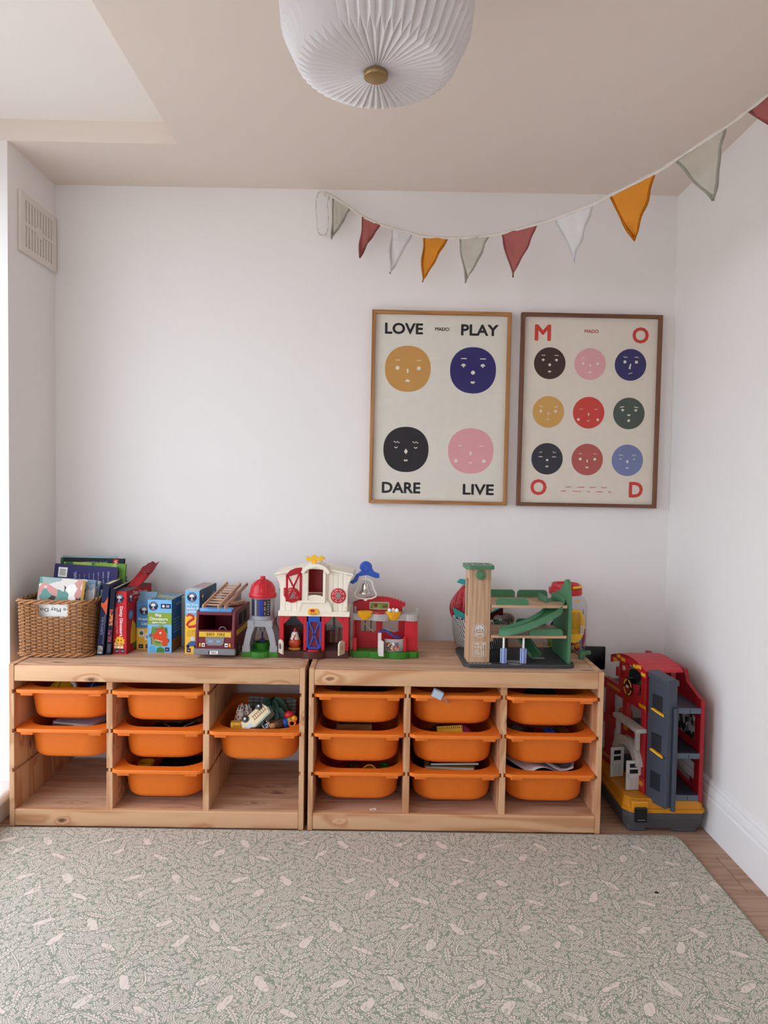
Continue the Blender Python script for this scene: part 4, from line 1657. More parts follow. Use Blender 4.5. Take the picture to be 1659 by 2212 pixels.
def resample(loop, n):
    P = [Vector((x, y)) for x, y in loop]
    P.append(P[0])
    seg = [(P[i + 1] - P[i]).length for i in range(len(P) - 1)]
    tot = sum(seg)
    out = []
    for k_ in range(n):
        d = tot * k_ / n
        i = 0
        while d > seg[i]:
            d -= seg[i]
            i += 1
        p = P[i].lerp(P[i + 1], d / seg[i])
        t_ = (P[i + 1] - P[i]).normalized()
        out.append((p.x, p.y, t_.y, -t_.x))
    return out


NST = 44
SUBD = 6
HX0, HX1, HZ0, HZ1 = -0.044, 0.050, 0.136, 0.173       # hand hole in the front
bm = bmesh.new()
NROW = 29
for rI in range(NROW):
    z = 0.014 + (BH - 0.034) * rI / (NROW - 1)
    pts = resample(bloop(z / BH), NST * SUBD)
    path = []
    rnd = random.Random(rI)
    runs = []
    cur = []
    for i, (x, y, nx, ny) in enumerate(pts):
        off = 0.0036 * math.sin(math.pi * (i / SUBD) + math.pi * rI) + rnd.uniform(-0.0004, 0.0004)
        hole = y < -BD / 2 + 0.012 and HX0 < x < HX1 and HZ0 < z < HZ1
        p = (x + nx * off, y + ny * off, z + rnd.uniform(-0.0007, 0.0007))
        if hole:
            if cur:
                runs.append(cur)
            cur = []
        else:
            cur.append(p)
    if cur:
        runs.append(cur)
    if len(runs) == 1 and len(runs[0]) == len(pts):
        tube(bm, runs[0], 0.0027, 6, closed=True)
    else:
        for r_ in runs:
            if len(r_) > 2:
                tube(bm, r_, 0.0027, 6)
obj('woven_sides', bm, WK, bs, smooth=True, kind='stuff')
bm = bmesh.new()
for i in range(NST):
    x0, y0 = resample(bloop(0.0), NST * 2)[2 * i + 1][:2]
    x1, y1 = resample(bloop(1.0), NST * 2)[2 * i + 1][:2]
    if y0 < -BD / 2 + 0.012 and HX0 < x0 < HX1:
        tube(bm, [(x0, y0, 0.005), (x0 + (x1 - x0) * 0.7, y0 + (y1 - y0) * 0.7, HZ0)], 0.0024, 6)
    else:
        tube(bm, [(x0, y0, 0.005), (x1, y1, BH - 0.01)], 0.0024, 6)
obj('stakes', bm, WK2, bs, smooth=True, kind='stuff')
bm = bmesh.new()
for zc, amp, rr, infl in ((BH - 0.008, 0.0055, 0.0036, 0.004), (0.008, 0.005, 0.0034, 0.004)):
    for s in range(3):
        pts = resample(bloop(zc / BH, infl), 200)
        tube(bm, [(x + nx * amp * math.cos(i * 0.30 + s * 2.094), y + ny * amp * math.cos(i * 0.30 + s * 2.094), zc + amp * 0.95 * math.sin(i * 0.30 + s * 2.094)) for i, (x, y, nx, ny) in enumerate(pts)], rr, 6, closed=True)
obj('braided_border', bm, WK, bs, smooth=True, kind='stuff')
bm = bmesh.new()
box(bm, (-BW / 2 + 0.006, -BD / 2 + 0.006, 0.003), (BW / 2 - 0.006, BD / 2 - 0.006, 0.010))
obj('basket_floor', bm, WK2, bs)

bx, by, bz = 0.090, -0.252, ST
# sheet seen through the hand hole, lettering upside down
sh = thing('paper_note', 'white paper with upside-down writing showing through the hand hole of the wicker basket', 'paper', (bx + 0.004, by - 0.085, bz + 0.0105))
bm = bmesh.new()
box(bm, (-0.075, -0.0006, 0.0), (0.075, 0.0006, 0.168))
obj('sheet', bm, PWHITE, sh)
text('e Play Do', 0.013, PBLK, sh, (-0.009, -0.0009, 0.146), (90, 180, 0), width=0.085, height=0.017)


def upright_book(name, label, w, h, th, mat, loc, rot, spine=None, cat='book'):
    """standing book: cover faces -y; origin at the bottom middle."""
    t = thing(name, label, cat, loc, rot=rot, group='books in and beside the wicker basket')
    b = 0.0016
    for y0 in (-th / 2, th / 2 - b):
        bm = bmesh.new()
        box(bm, (-w / 2, y0, 0), (w / 2, y0 + b, h), 0.0006, 1)
        obj('cover', bm, mat, t)
    bm = bmesh.new()
    box(bm, (-w / 2 + 0.003, -th / 2 + b, 0.003), (w / 2 - 0.003, th / 2 - b, h - 0.003))
    obj('pages', bm, paper('#e4dccb'), t)
    bm = bmesh.new()
    box(bm, (-w / 2 - 0.001, -th / 2, 0), (-w / 2 + 0.001, th / 2, h), 0.0006, 1)
    obj('spine', bm, spine or mat, t)
    return t


def plate(parent, x0, x1, z0, z1, y, mat, name='print_panel', M=None):
    bm = bmesh.new()
    box(bm, (x0, y - 0.0003, z0), (x1, y + 0.0003, z1), M=M)
    return obj(name, bm, mat, parent)


# tall picture books leaning against the wall
b = upright_book('picture_book', 'black book with upside-down author name and a red corner logo, hindmost in the basket', 0.232, 0.300, 0.010, paper('#161c22'), (bx + 0.045, by + 0.070, bz + 0.0105), (-8, 0, -3), spine=paper('#26402a'))
text('JANE CABRERA', 0.011, paper('#b9bdbd'), b, (0.01, -0.0057, 0.284), (90, 180, 0), width=0.09, height=0.010)
plate(b, 0.077, 0.094, 0.272, 0.297, -0.0052, PRED)
text('W', 0.012, PWHITE, b, (0.0855, -0.0058, 0.285), (90, 90, 0))
plate(b, -0.116, -0.106, 0.0, 0.300, -0.0052, paper('#2f5a3a'))
b = upright_book('picture_book', 'leaf green book standing behind the purple book in the basket', 0.225, 0.285, 0.008, patches('green_cover', ['#7fa33a', '#5c8a34', '#a2b653', '#3f6b33'], 30), (bx + 0.055, by + 0.056, bz + 0.0105), (-8, 1, -3), spine=paper('#7d9a44'))
b = upright_book('picture_book', 'pale blue thin book with its top edge just showing at the back of the basket', 0.20, 0.306, 0.006, paper('#8fa6a8'), (bx + 0.03, by + 0.081, bz + 0.0105), (-8, 0, -3))
b = upright_book('picture_book', 'purple book with a barcode and white upside-down text in the wicker basket', 0.225, 0.278, 0.012, paper('#2f2b5c'), (bx + 0.028, by + 0.034, bz + 0.0105), (-8, 2.5, -3), spine=paper('#241f48'))
pn = plate(b, -0.098, -0.066, 0.232, 0.266, -0.0062, PWHITE, 'barcode_label')
bm = bmesh.new()
for i in range(13):
    if i % 3 != 1:
        box(bm, (-0.093, -0.0067, 0.238 + i * 0.0017), (-0.071, -0.0062, 0.2391 + i * 0.0017))
obj('bars', bm, PBLK, pn)
for i, (wd, ln, hh) in enumerate((('What story does', 0.075, 0.010), ('every child want to', 0.08, 0.009), ('hear at bedtime and', 0.07, 0.005), ('read with someone who', 0.072, 0.005), ('loves stars, planets', 0.065, 0.005), ('Yes they do, again', 0.06, 0.005), ('and over again', 0.055, 0.005))):
    text(wd, 0.005, paper('#c9c6d8'), b, (0.084 - i * 0.017, -0.0064, 0.262 - ln / 2 - 0.003 * i), (90, 84, 0), width=ln, height=hh * 0.8)
text("'Whe", 0.010, paper('#c9c6d8'), b, (-0.036, -0.0064, 0.238), (90, 80, 0), width=0.03, height=0.012)
# board books at the front
illus = patches('illustrated_cover', ['#d9cfc8', '#b5636a', '#e7d8d2', '#3a3338', '#8fa9a6', '#c98f86', '#efe6df', '#5d8f86'], 34, 0.35)
b = upright_book('board_book', 'board book with a pink and white illustrated cover, foremost in the wicker basket', 0.152, 0.244, 0.014, illus, (bx - 0.014, by - 0.062, bz + 0.0105), (-7, 5, 3), spine=paper('#2f5a3a'))
plate(b, 0.067, 0.076, 0.0, 0.244, -0.0072, paper('#b98a3c'))
text('KEY', 0.008, PWHITE, b, (0.022, -0.0076, 0.222), (90, 195, 0), width=0.022)
b = upright_book('board_book', 'dark green board book right behind the illustrated one in the basket', 0.152, 0.236, 0.012, paper('#2c5a38'), (bx - 0.022, by - 0.040, bz + 0.0105), (-7, 4, 3))
for i, (nm, col, w, h, x, y) in enumerate((('pale blue patterned board book standing behind the foremost books in the basket', ['#a9bccb', '#dfe5e8', '#7f95ad', '#e9e3d6'], 0.17, 0.238, 0.004, -0.022),
                                           ('blue and olive board book in the middle of the wicker basket', ['#8aa2c0', '#6f7a4a', '#c9d3dd', '#5c6f93'], 0.17, 0.232, 0.012, -0.006),
                                           ('light grey-blue soft book with rounded corners, shortest in the wicker basket', ['#b8c4d2', '#93a9c4', '#d5dde4'], 0.190, 0.200, 0.016, 0.010))):
    upright_book('board_book', nm, w, h, 0.014, patches('cover_print', col, 45, 0.4), (bx + x, by + y, bz + 0.0105), (-7, 3, 2), spine=paper(['#7e93a8', '#5d7396', '#8ea0b8'][i]))
upright_book('board_book', 'steel blue book, its plain end showing beside the short soft book in the basket', 0.200, 0.190, 0.010, paper('#7f9bb5'), (bx + 0.014, by + 0.022, bz + 0.0105), (-7, 2, 1))

# books leaning between the basket and the red box; spines face the room
def spine_book(name, label, depth, h, th, mat, spm, loc, rot):
    """standing book seen spine-on: spine faces -y; origin bottom middle of the spine."""
    t = thing(name, label, 'book', loc, rot=rot, group='books in and beside the wicker basket')
    b_ = 0.002
    for x0 in (-th / 2, th / 2 - b_):
        bm = bmesh.new()
        box(bm, (x0, 0, 0), (x0 + b_, depth, h), 0.0007, 1)
        obj('cover', bm, mat, t)
    bm = bmesh.new()
    box(bm, (-th / 2 + b_, 0.003, 0.003), (th / 2 - b_, depth - 0.003, h - 0.003))
    obj('pages', bm, paper('#ddd5c4'), t)
    bm = bmesh.new()
    box(bm, (-th / 2, -0.0015, 0), (th / 2, 0.001, h), 0.0008, 1)
    obj('spine', bm, spm, t)
    return t


def stars():
    k = NT('starry_cover')
    d = k.vor(k.coord(), 95)
    k.base(k.mix(k.ramp(d, [(0.09, 1.0), (0.14, 0.0)]), '#1c2047', '#cfd3e6'))
    k.rough(0.4)
    return k.m


STARS = stars()
b = spine_book('picture_book', 'navy book with stars on its spine, leaning beside the wicker basket', 0.20, 0.242, 0.022, STARS, paper('#1b1e3f'), (0.232, -0.318, ST), (0, 5, 4))
text('THE PLANETS', 0.006, paper('#9aa0c0'), b, (-0.001, -0.0022, 0.10), (90, 90, 0), width=0.062, height=0.007)
text('Illustrated by Dominic Courtney-Tickle', 0.003, paper('#9aa0c0'), b, (0.006, -0.0022, 0.09), (90, 90, 0), width=0.10, height=0.0035)
bm = bmesh.new()
prism(bm, [(-0.010, 0.165), (-0.004, 0.160), (0.0105, 0.138), (0.0105, 0.20), (0.004, 0.186), (-0.002, 0.176), (-0.0105, 0.178)], -0.0024, -0.0015, 'XZ')
obj('sun_print', bm, paper('#cf5a34'), b)
plate(b, -0.009, 0.007, 0.006, 0.032, -0.0018, patches('moon_print', ['#8c8a7c', '#5f6370', '#c4c0b0'], 120))
b = spine_book('picture_book', 'dark blue book with orange pictures on its spine touching the red dinosaur box', 0.20, 0.225, 0.016, paper('#15172e'), paper('#12142a'), (0.258, -0.312, ST), (0, 4, 4))
for z0, z1, m in ((0.10, 0.155, patches('orange_spine', ['#a34a35', '#d07a3c', '#3a2b4a'], 90)), (0.045, 0.085, patches('red_spine', ['#7c3140', '#3b2240', '#a8606a'], 90)), (0.01, 0.038, paper('#4a4a58'))):
    plate(b, -0.005, 0.0065, z0, z1, -0.0018, m)

# ------------------------------------------------------------------ boxed games
def carton(name, label, w, d, h, mats, loc, rz, cat='game box'):
    """mats: front, side, top; origin at the bottom middle of the front face."""
    t = thing(name, label, cat, loc, rz, group='boxed children\'s games')
    bm = bmesh.new()
    box(bm, (-w / 2, 0, 0), (w / 2, d, h), 0.0008, 1)
    obj('carton', bm, mats[1], t)
    plate(t, -w / 2 + 0.0003, w / 2 - 0.0003, 0.0003, h - 0.0003, -0.0002, mats[0], 'front_panel')
    bm = bmesh.new()
    box(bm, (-w / 2 + 0.0004, 0.0004, h - 0.0002), (w / 2 - 0.0004, d - 0.0004, h + 0.0005))
    obj('top_panel', bm, mats[2], t)
    return t


def logo(parent, x, y, z, r, side=False):
    """round navy badge with a white tree and lettering; faces -y, or +x when SIDE."""
    e = bpy.data.objects.new('logo', None)
    M = (T(x, y, z) @ RZ(90)) if side else T(x, y, z)
    bm = bmesh.new()
    prism(bm, disc(0, 0, r, 0, 28), -0.0007, -0.0001, 'XZ', M=M)
    lo = obj('logo_badge', bm, PNAVY, parent)
    bm = bmesh.new()
    prism(bm, bar(0, -r * 0.25, r * 0.16, r * 0.5), -0.0011, -0.0006, 'XZ', M=M)
    for a in range(7):
        an = math.pi * a / 6
        prism(bm, disc(math.cos(an) * r * 0.36, r * 0.12 + math.sin(an) * r * 0.34, r * 0.15, 0, 10), -0.0011, -0.0006, 'XZ', M=M)
    prism(bm, disc(0, r * 0.15, r * 0.22, 0, 10), -0.0011, -0.0006, 'XZ', M=M)
    prism(bm, bar(0, -r * 0.50, r * 0.5, r * 0.07), -0.0011, -0.0006, 'XZ', M=M)
    obj('tree_emblem', bm, PWHITE, lo)
    for i, ch in enumerate('ORCHARD'):
        a = math.radians(150 - 20 * i)
        rot = (90, 0, 90 if side else 0)
        p = M @ Vector((math.cos(a) * r * 0.82, -0.001, math.sin(a) * r * 0.82))
        text(ch, r * 0.24, PWHITE, lo, p, rot)
    text('TOYS', r * 0.24, PWHITE, lo, M @ Vector((0, -0.001, -r * 0.76)), (90, 0, 90 if side else 0))
    bpy.data.objects.remove(e)
    return lo


def stext(t, body, x, z, w, h, mat=PWHITE, rot=(90, 0, 0), y=-0.0008):
    return text(body, h, mat, t, (x, y, z), rot, width=w, height=h, bold=0.03 if h > 0.006 else 0.0)


# red box with its lid flap standing open
RC, RS = PRED, paper('#a31b22')
d = carton('game_box', 'red cardboard game box with a torn flap standing open, beside the navy books', 0.047, 0.205, 0.214, (RC, RS, paper('#4b4548')), (0.292, -0.300, ST), -5)
logo(d, -0.002, -0.0006, 0.190, 0.016)
stext(d, 'Dotty Dinosaurs', 0.004, 0.112, 0.100, 0.013, rot=(90, 90, 0))
stext(d, 'Find the dinosaur colours and shapes', -0.010, 0.115, 0.088, 0.0040, rot=(90, 90, 0))
stext(d, 'in this first matching game', -0.015, 0.125, 0.06, 0.0035, rot=(90, 90, 0))
bm = bmesh.new()
pts = [(math.cos(a * math.pi / 10) * (0.019 if a % 2 else 0.014), 0.044 + math.sin(a * math.pi / 10) * (0.019 if a % 2 else 0.014)) for a in range(20)]
prism(bm, pts, -0.0009, -0.0003, 'XZ')
fd = obj('dinosaur_print', bm, paper('#f0b02c'), d)
bm = bmesh.new()
for x in (-0.005, 0.005):
    prism(bm, disc(x, 0.047, 0.0022, 0, 10), -0.0013, -0.0008, 'XZ')
obj('eyes', bm, PBLK, fd)
bm = bmesh.new()
for i in range(3):
    for j in range(2):
        box(bm, (-0.019 + i * 0.011, -0.0009, 0.020 + j * 0.010), (-0.010 + i * 0.011, -0.0003, 0.028 + j * 0.010))
obj('tile_print', bm, paper('#f5dfae'), d)
for x, tx in ((-0.009, '2-4'), (0.010, '3-8')):
    pl = plate(d, x - 0.007, x + 0.007, 0.004, 0.018, -0.0006, PNAVY)
    text(tx, 0.005, PWHITE, pl, (x, -0.0012, 0.011))
logo(d, 0.0240, 0.030, 0.188, 0.015, True)
text('Dotty Dinosaurs', 0.016, PWHITE, d, (0.0242, 0.108, 0.196), (90, 4, 90), width=0.115, height=0.017)
text('Find the dinosaur colours and shapes', 0.004, PWHITE, d, (0.0242, 0.108, 0.180), (90, 4, 90), width=0.10, height=0.0045)
bm = bmesh.new()
prism(bm, [(0.05, 0.01), (0.12, 0.01), (0.125, 0.10), (0.11, 0.165), (0.085, 0.16), (0.075, 0.10), (0.055, 0.06)], 0.0236, 0.0241, 'YZ')
sd_ = obj('side_dinosaur_print', bm, paper('#4d7a34'), d)
bm = bmesh.new()
prism(bm, [(0.03, 0.03), (0.075, 0.03), (0.07, 0.09), (0.045, 0.11), (0.032, 0.07)], 0.0236, 0.0243, 'YZ')
obj('side_foot_print', bm, paper('#d9a62f'), d)
bm = bmesh.new()
prism(bm, [(p[0], p[1]) for p in disc(0.032, 0.130, 0.016, 0, 24)], 0.0236, 0.0246, 'YZ')
sb = obj('side_badge', bm, paper('#4b7fb0'), d)
text('3', 0.012, PWHITE, sb, (0.0249, 0.032, 0.131), (90, 0, 90))
plate(d, -0.001, 0.0, 0.0, 0.001, 0.1, RS, 'bottom_seam')
fl_ = bmesh.new()
strip(fl_, [[(-0.0225 + 0.012 * j / 5 + 0.045 * i / 6, 0.10 + 0.105 * j / 5 + 0.003 * math.sin(i), 0.2145 + 0.062 * (j / 5) ** 1.25 + 0.003 * math.sin(i * 1.3 + j)) for i in range(7)] for j in range(6)])
o = obj('open_flap', fl_, RS, d, smooth=True)
o.modifiers.new('thickness', 'SOLIDIFY').thickness = 0.0012
fl_ = bmesh.new()
strip(fl_, [[(-0.004 + 0.012 * j / 4 + 0.040 * i / 6, 0.165 + 0.05 * j / 4, 0.255 + 0.035 * j / 4 + 0.004 * math.sin(i * 1.7 + j)) for i in range(7)] for j in range(5)])
o = obj('torn_flap', fl_, paper('#7c2a2e'), d, smooth=True)
o.modifiers.new('thickness', 'SOLIDIFY').thickness = 0.001

# small shopping game behind
d = carton('game_box', 'small blue and yellow game box tucked behind the jigsaw box', 0.062, 0.10, 0.168, (PYEL, paper('#47739c'), paper('#2f567f')), (0.355, -0.232, ST), -4)
plate(d, -0.0305, 0.0305, 0.076, 0.1675, -0.0006, paper('#4f8fc4'))
logo(d, -0.003, -0.0012, 0.138, 0.017)
stext(d, 'Shopping', -0.002, 0.107, 0.046, 0.010)
stext(d, 'List', -0.002, 0.092, 0.021, 0.009)
for x, z, m, a in ((-0.013, 0.058, paper('#e9e3d8'), 8), (0.010, 0.046, paper('#dfe3e6'), -12)):
    bm = bmesh.new()
    prism(bm, bar(x, z, 0.021, 0.025, a), -0.0011, -0.0004, 'XZ')
    c_ = obj('card_print', bm, m, d)
    bm = bmesh.new()
    prism(bm, disc(x, z, 0.007, 0, 14), -0.0015, -0.0009, 'XZ')
    obj('card_picture', bm, paper('#4b6f34' if x < 0 else '#8f8f93'), c_)
for x, tx in ((-0.015, '3-7'), (0.010, '2-4')):
    pl = plate(d, x - 0.008, x + 0.008, 0.005, 0.019, -0.0006, PNAVY)
    text(tx, 0.005, PWHITE, pl, (x, -0.0012, 0.012))
fl_ = bmesh.new()
strip(fl_, [[(-0.03 + 0.06 * i / 4, 0.004 + 0.03 * j / 3, 0.168 + 0.030 * j / 3) for i in range(5)] for j in range(4)])
o = obj('open_flap', fl_, paper('#6f8fa8'), d)
o.modifiers.new('thickness', 'SOLIDIFY').thickness = 0.001

# jigsaw box
d = carton('game_box', 'blue jigsaw box with an orange dinosaur on the front', 0.083, 0.135, 0.182, (PLB, paper('#3f6f9f'), patches('jigsaw_top', ['#5f87a8', '#8a9a6a', '#a5a58f', '#4f7090'], 36)), (0.4165, -0.268, ST), -2)
logo(d, -0.022, -0.0008, 0.160, 0.0155)
pl = plate(d, 0.004, 0.039, 0.152, 0.168, -0.0006, PNAVY)
text('50', 0.0085, PWHITE, pl, (0.028, -0.0012, 0.160), bold=0.02)
bm = bmesh.new()
for a in range(4):
    prism(bm, bar(0.013, 0.160, 0.010, 0.0022, 45 * a), -0.0012, -0.0008, 'XZ')
obj('puzzle_mark', bm, PWHITE, pl)
plate(d, -0.041, 0.041, 0.097, 0.137, -0.0006, PGRN)
stext(d, 'Big', -0.004, 0.1285, 0.020, 0.011, y=-0.0014)
stext(d, 'Dinosaurs', -0.003, 0.1165, 0.061, 0.0105, y=-0.0014)
stext(d, 'Jigsaw Puzzle', -0.002, 0.1035, 0.048, 0.0075, y=-0.0014)
bm = bmesh.new()
prism(bm, [(-0.030, 0.028), (-0.030, 0.050), (-0.037, 0.052), (-0.037, 0.062), (-0.030, 0.064), (-0.026, 0.090), (-0.005, 0.090), (0.0, 0.096), (0.010, 0.096), (0.012, 0.090), (0.026, 0.086), (0.028, 0.066), (0.026, 0.050), (0.034, 0.046), (0.033, 0.036), (0.028, 0.034), (0.026, 0.022), (-0.01, 0.022)], -0.0010, -0.0004, 'XZ')
pz = obj('puzzle_print', bm, patches('jungle_print', ['#3c6a34', '#5f8a3c', '#6b5a6a', '#8a9a4a'], 60), d)
bm = bmesh.new()
prism(bm, [(-0.024, 0.052), (-0.020, 0.046), (-0.006, 0.040), (0.006, 0.036), (0.012, 0.022), (0.026, 0.024), (0.030, 0.042), (0.024, 0.058), (0.022, 0.072), (0.014, 0.082), (0.002, 0.084), (-0.008, 0.078), (-0.016, 0.068), (-0.024, 0.062)], -0.0015, -0.0009, 'XZ')
obj('dinosaur_head_print', bm, paper('#cf4a20'), pz)
bm = bmesh.new()
prism(bm, disc(0.003, 0.068, 0.0035, 0, 12), -0.0019, -0.0014, 'XZ')
for i in range(5):
    prism(bm, [(-0.014 + i * 0.005, 0.0455 - i * 0.0012), (-0.010 + i * 0.005, 0.0443 - i * 0.0012), (-0.012 + i * 0.005, 0.040 - i * 0.0012)], -0.0019, -0.0014, 'XZ')
obj('teeth_print', bm, PWHITE, pz)
bm = bmesh.new()
prism(bm, disc(-0.0245, 0.0115, 0.0115, 0, 24), -0.0010, -0.0004, 'XZ')
obj('corner_badge', bm, paper('#5ba8d8'), d)
bm = bmesh.new()
prism(bm, [(-0.012, 0.001), (0.018, 0.001), (0.016, 0.014), (0.004, 0.019), (-0.008, 0.016)], -0.0010, -0.0004, 'XZ')
obj('grass_print', bm, paper('#3f7a34'), d)
pl = plate(d, 0.019, 0.034, 0.004, 0.018, -0.0006, PNAVY)
text('4+', 0.005, PWHITE, pl, (0.0265, -0.0012, 0.011))
bm = bmesh.new()
box(bm, (0.0412, 0.004, 0.004), (0.0420, 0.130, 0.045))
obj('side_print', bm, paper('#a86a34'), d)
for i in range(5):
    bm = bmesh.new()
    box(bm, (0.0412, 0.02, 0.065 + i * 0.011), (0.0420, 0.09, 0.068 + i * 0.011))
    obj('side_text_lines', bm, paper('#9fb6c6'), d)
text('Big Dinosaurs', 0.008, PWHITE, d, (0.0424, 0.085, 0.160), (90, 0, 90), width=0.07, height=0.010)

# pale box at the back between the games
d = carton('game_box', 'pale grey cardboard box with a green tree print, standing behind the jigsaw box', 0.060, 0.05, 0.178, (paper('#b9b5a8'), paper('#a5a196'), paper('#aaa69a')), (0.490, -0.165, ST), 0)
bm = bmesh.new()
prism(bm, disc(0.005, 0.135, 0.018, 0, 20), -0.0009, -0.0004, 'XZ')
obj('tree_print', bm, paper('#5f7a4a'), d)
bm = bmesh.new()
prism(bm, [(-0.012, 0.012), (0.010, 0.012), (0.012, 0.03), (0.004, 0.045), (-0.010, 0.036)], -0.0009, -0.0004, 'XZ')
obj('stone_print', bm, paper('#77777a'), d)

# snakes and ladders
d = carton('game_box', 'tall blue and yellow game box with a red snake, beside the fire engine', 0.050, 0.19, 0.218, (PYEL, paper('#46627c'), patches('snakes_top', ['#a9a096', '#8fa6b8', '#b98f8a', '#c7c2b6'], 30)), (0.531, -0.280, ST), -4)
plate(d, -0.0245, 0.0245, 0.130, 0.2175, -0.0006, PLB)
logo(d, -0.001, -0.0012, 0.195, 0.0165)
stext(d, 'My First', 0.0, 0.168, 0.040, 0.0085, y=-0.0014)
stext(d, 'Snakes &', 0.001, 0.157, 0.042, 0.0085, y=-0.0014)
stext(d, 'Ladders', 0.001, 0.146, 0.038, 0.0085, y=-0.0014)
bm = bmesh.new()
tube(bm, [(-0.020, -0.0012, 0.130), (-0.010, -0.0012, 0.136), (0.004, -0.0012, 0.130), (0.004, -0.0012, 0.120), (-0.010, -0.0012, 0.112), (-0.018, -0.0012, 0.100), (-0.010, -0.0012, 0.092), (0.010, -0.0012, 0.096), (0.020, -0.0012, 0.104)], 0.0042, 8, flat=(1, 0.2))
sn = obj('snake_print', bm, paper('#c83a2c'), d, smooth=True)
bm = bmesh.new()
prism(bm, disc(-0.017, 0.134, 0.0015, 0, 8), -0.0026, -0.002, 'XZ')
obj('eye_print', bm, PWHITE, sn)
for i, tx in enumerate(('An ideal', 'introductory', 'board game for', 'younger players')):
    stext(d, tx, 0.0, 0.080 - 0.006 * i, 0.030 + 0.003 * i, 0.004, PBLK)
bm = bmesh.new()
prism(bm, [(-0.022, 0.026), (0.018, 0.026), (0.016, 0.042), (0.0, 0.046), (-0.012, 0.038)], -0.0011, -0.0004, 'XZ')
cp = obj('car_print', bm, paper('#3f5f94'), d)
bm = bmesh.new()
for x in (-0.014, 0.012):
    prism(bm, disc(x, 0.025, 0.0055, 0, 14), -0.0015, -0.0009, 'XZ')
obj('wheel_print', bm, PBLK, cp)
bm = bmesh.new()
prism(bm, disc(0.002, 0.052, 0.008, 0, 14), -0.0015, -0.0009, 'XZ')
obj('driver_print', bm, paper('#cfd3d6'), cp)
pl = plate(d, -0.019, -0.004, 0.005, 0.019, -0.0006, PNAVY)
text('3-6', 0.005, PWHITE, pl, (-0.0115, -0.0012, 0.012))
logo(d, 0.0252, 0.030, 0.190, 0.015, True)
bm = bmesh.new()
prism(bm, [(0.06, 0.02), (0.18, 0.02), (0.185, 0.165), (0.165, 0.195), (0.10, 0.175), (0.07, 0.12)], 0.0246, 0.0254, 'YZ')
sp = obj('side_print', bm, paper('#a39b88'), d)
bm = bmesh.new()
prism(bm, [(0.09, 0.12), (0.13, 0.12), (0.128, 0.15), (0.118, 0.158), (0.114, 0.148), (0.104, 0.156), (0.094, 0.146)], 0.0252, 0.0258, 'YZ')
obj('creature_print', bm, PBLK, sp)
text('Tiger', 0.006, PBLK, sp, (0.0262, 0.150, 0.165), (90, 0, 90))
# ------------------------------------------------------------------ wooden fire engine
fe = thing('fire_engine', 'maroon wooden toy fire engine with a wooden ladder and FIRE lettering', 'toy fire engine', (0.622, -0.338, ST), -2)
FX = 0.066                                       # half width
# shell: two side walls, roof, floor, back, front lower panel and slanting pillars
for s in (-1, 1):
    bm = bmesh.new()
    prism(bm, [(0.0, 0.012), (0.226, 0.012), (0.226, 0.155), (0.030, 0.158), (0.012, 0.156), (0.0, 0.085)], s * FX - (0.010 if s > 0 else 0), s * FX + (0 if s > 0 else 0.010), 'YZ', 0.002)
    obj('side_wall', bm, MAROON, fe)
bm = bmesh.new()
box(bm, (-FX + 0.004, 0.002, 0.014), (FX - 0.004, 0.014, 0.094), 0.002, 1)
obj('front_panel', bm, MAROON, fe)
bm = bmesh.new()
box(bm, (-FX + 0.009, 0.010, 0.142), (FX - 0.009, 0.224, 0.155), 0.003, 2)
obj('roof', bm, MAROON, fe)
bm = bmesh.new()
box(bm, (-FX + 0.009, 0.014, 0.014), (FX - 0.009, 0.222, 0.024))
box(bm, (-FX + 0.009, 0.214, 0.014), (FX - 0.009, 0.225, 0.150))
obj('cab_floor', bm, DKRED, fe)
bm = bmesh.new()
box(bm, (-0.028, 0.060, 0.024), (-0.004, 0.085, 0.070), 0.004, 2)
box(bm, (0.006, 0.060, 0.024), (0.030, 0.085, 0.070), 0.004, 2)
obj('seats', bm, CHAR, fe)
bm = bmesh.new()
torus(bm, (0.018, 0.030, 0.088), 0.012, 0.002, 'Y', 20, 6)
obj('steering_wheel', bm, MGREY, fe, smooth=True)
bm = bmesh.new()
box(bm, (-0.055, 0.008, 0.153), (0.055, 0.034, 0.167), 0.005, 3)
obj('light_bar', bm, plastic('#5c9bd6', 0.3), fe, smooth=True)
bm = bmesh.new()
box(bm, (-FX - 0.004, -0.010, 0.013), (FX + 0.004, 0.008, 0.033), 0.003, 2)
bp = obj('bumper', bm, MGREY, fe)
plq = plate(bp, -0.018, 0.013, 0.0165, 0.0275, -0.0105, PWHITE, 'number_plate')
text('TIDLO', 0.006, PBLK, bp, (-0.001, -0.0112, 0.022), width=0.019, height=0.0065, bold=0.02)
plate(bp, -0.0185, -0.0145, 0.0165, 0.0275, -0.0109, PNAVY, 'plate_band')
st_ = plate(fe, -0.0535, 0.0535, 0.0715, 0.0885, 0.0018, paper('#dfb73a'), 'yellow_stripe')
text('FIRE', 0.010, PBLK, st_, (0.021, 0.0012, 0.080), width=0.026, height=0.010)
tx = text('FIRE', 0.010, PBLK, st_, (-0.017, 0.0012, 0.080), width=0.026, height=0.010)
tx.scale = (-1, 1, 1)
bm = bmesh.new()
prism(bm, [(-0.032, 0.0705), (0.032, 0.0705), (0.030, 0.050), (0.022, 0.043), (-0.022, 0.043), (-0.030, 0.050)], -0.001, 0.0025, 'XZ', 0.0008)
gr = obj('grille', bm, MGREY, fe)
for x in (-0.0135, 0.0125):
    bm = bmesh.new()
    box(bm, (x - 0.0075, -0.0018, 0.0545), (x + 0.0075, -0.0006, 0.0605), 0.0005, 1)
    obj('grille_light', bm, SKYB, gr)
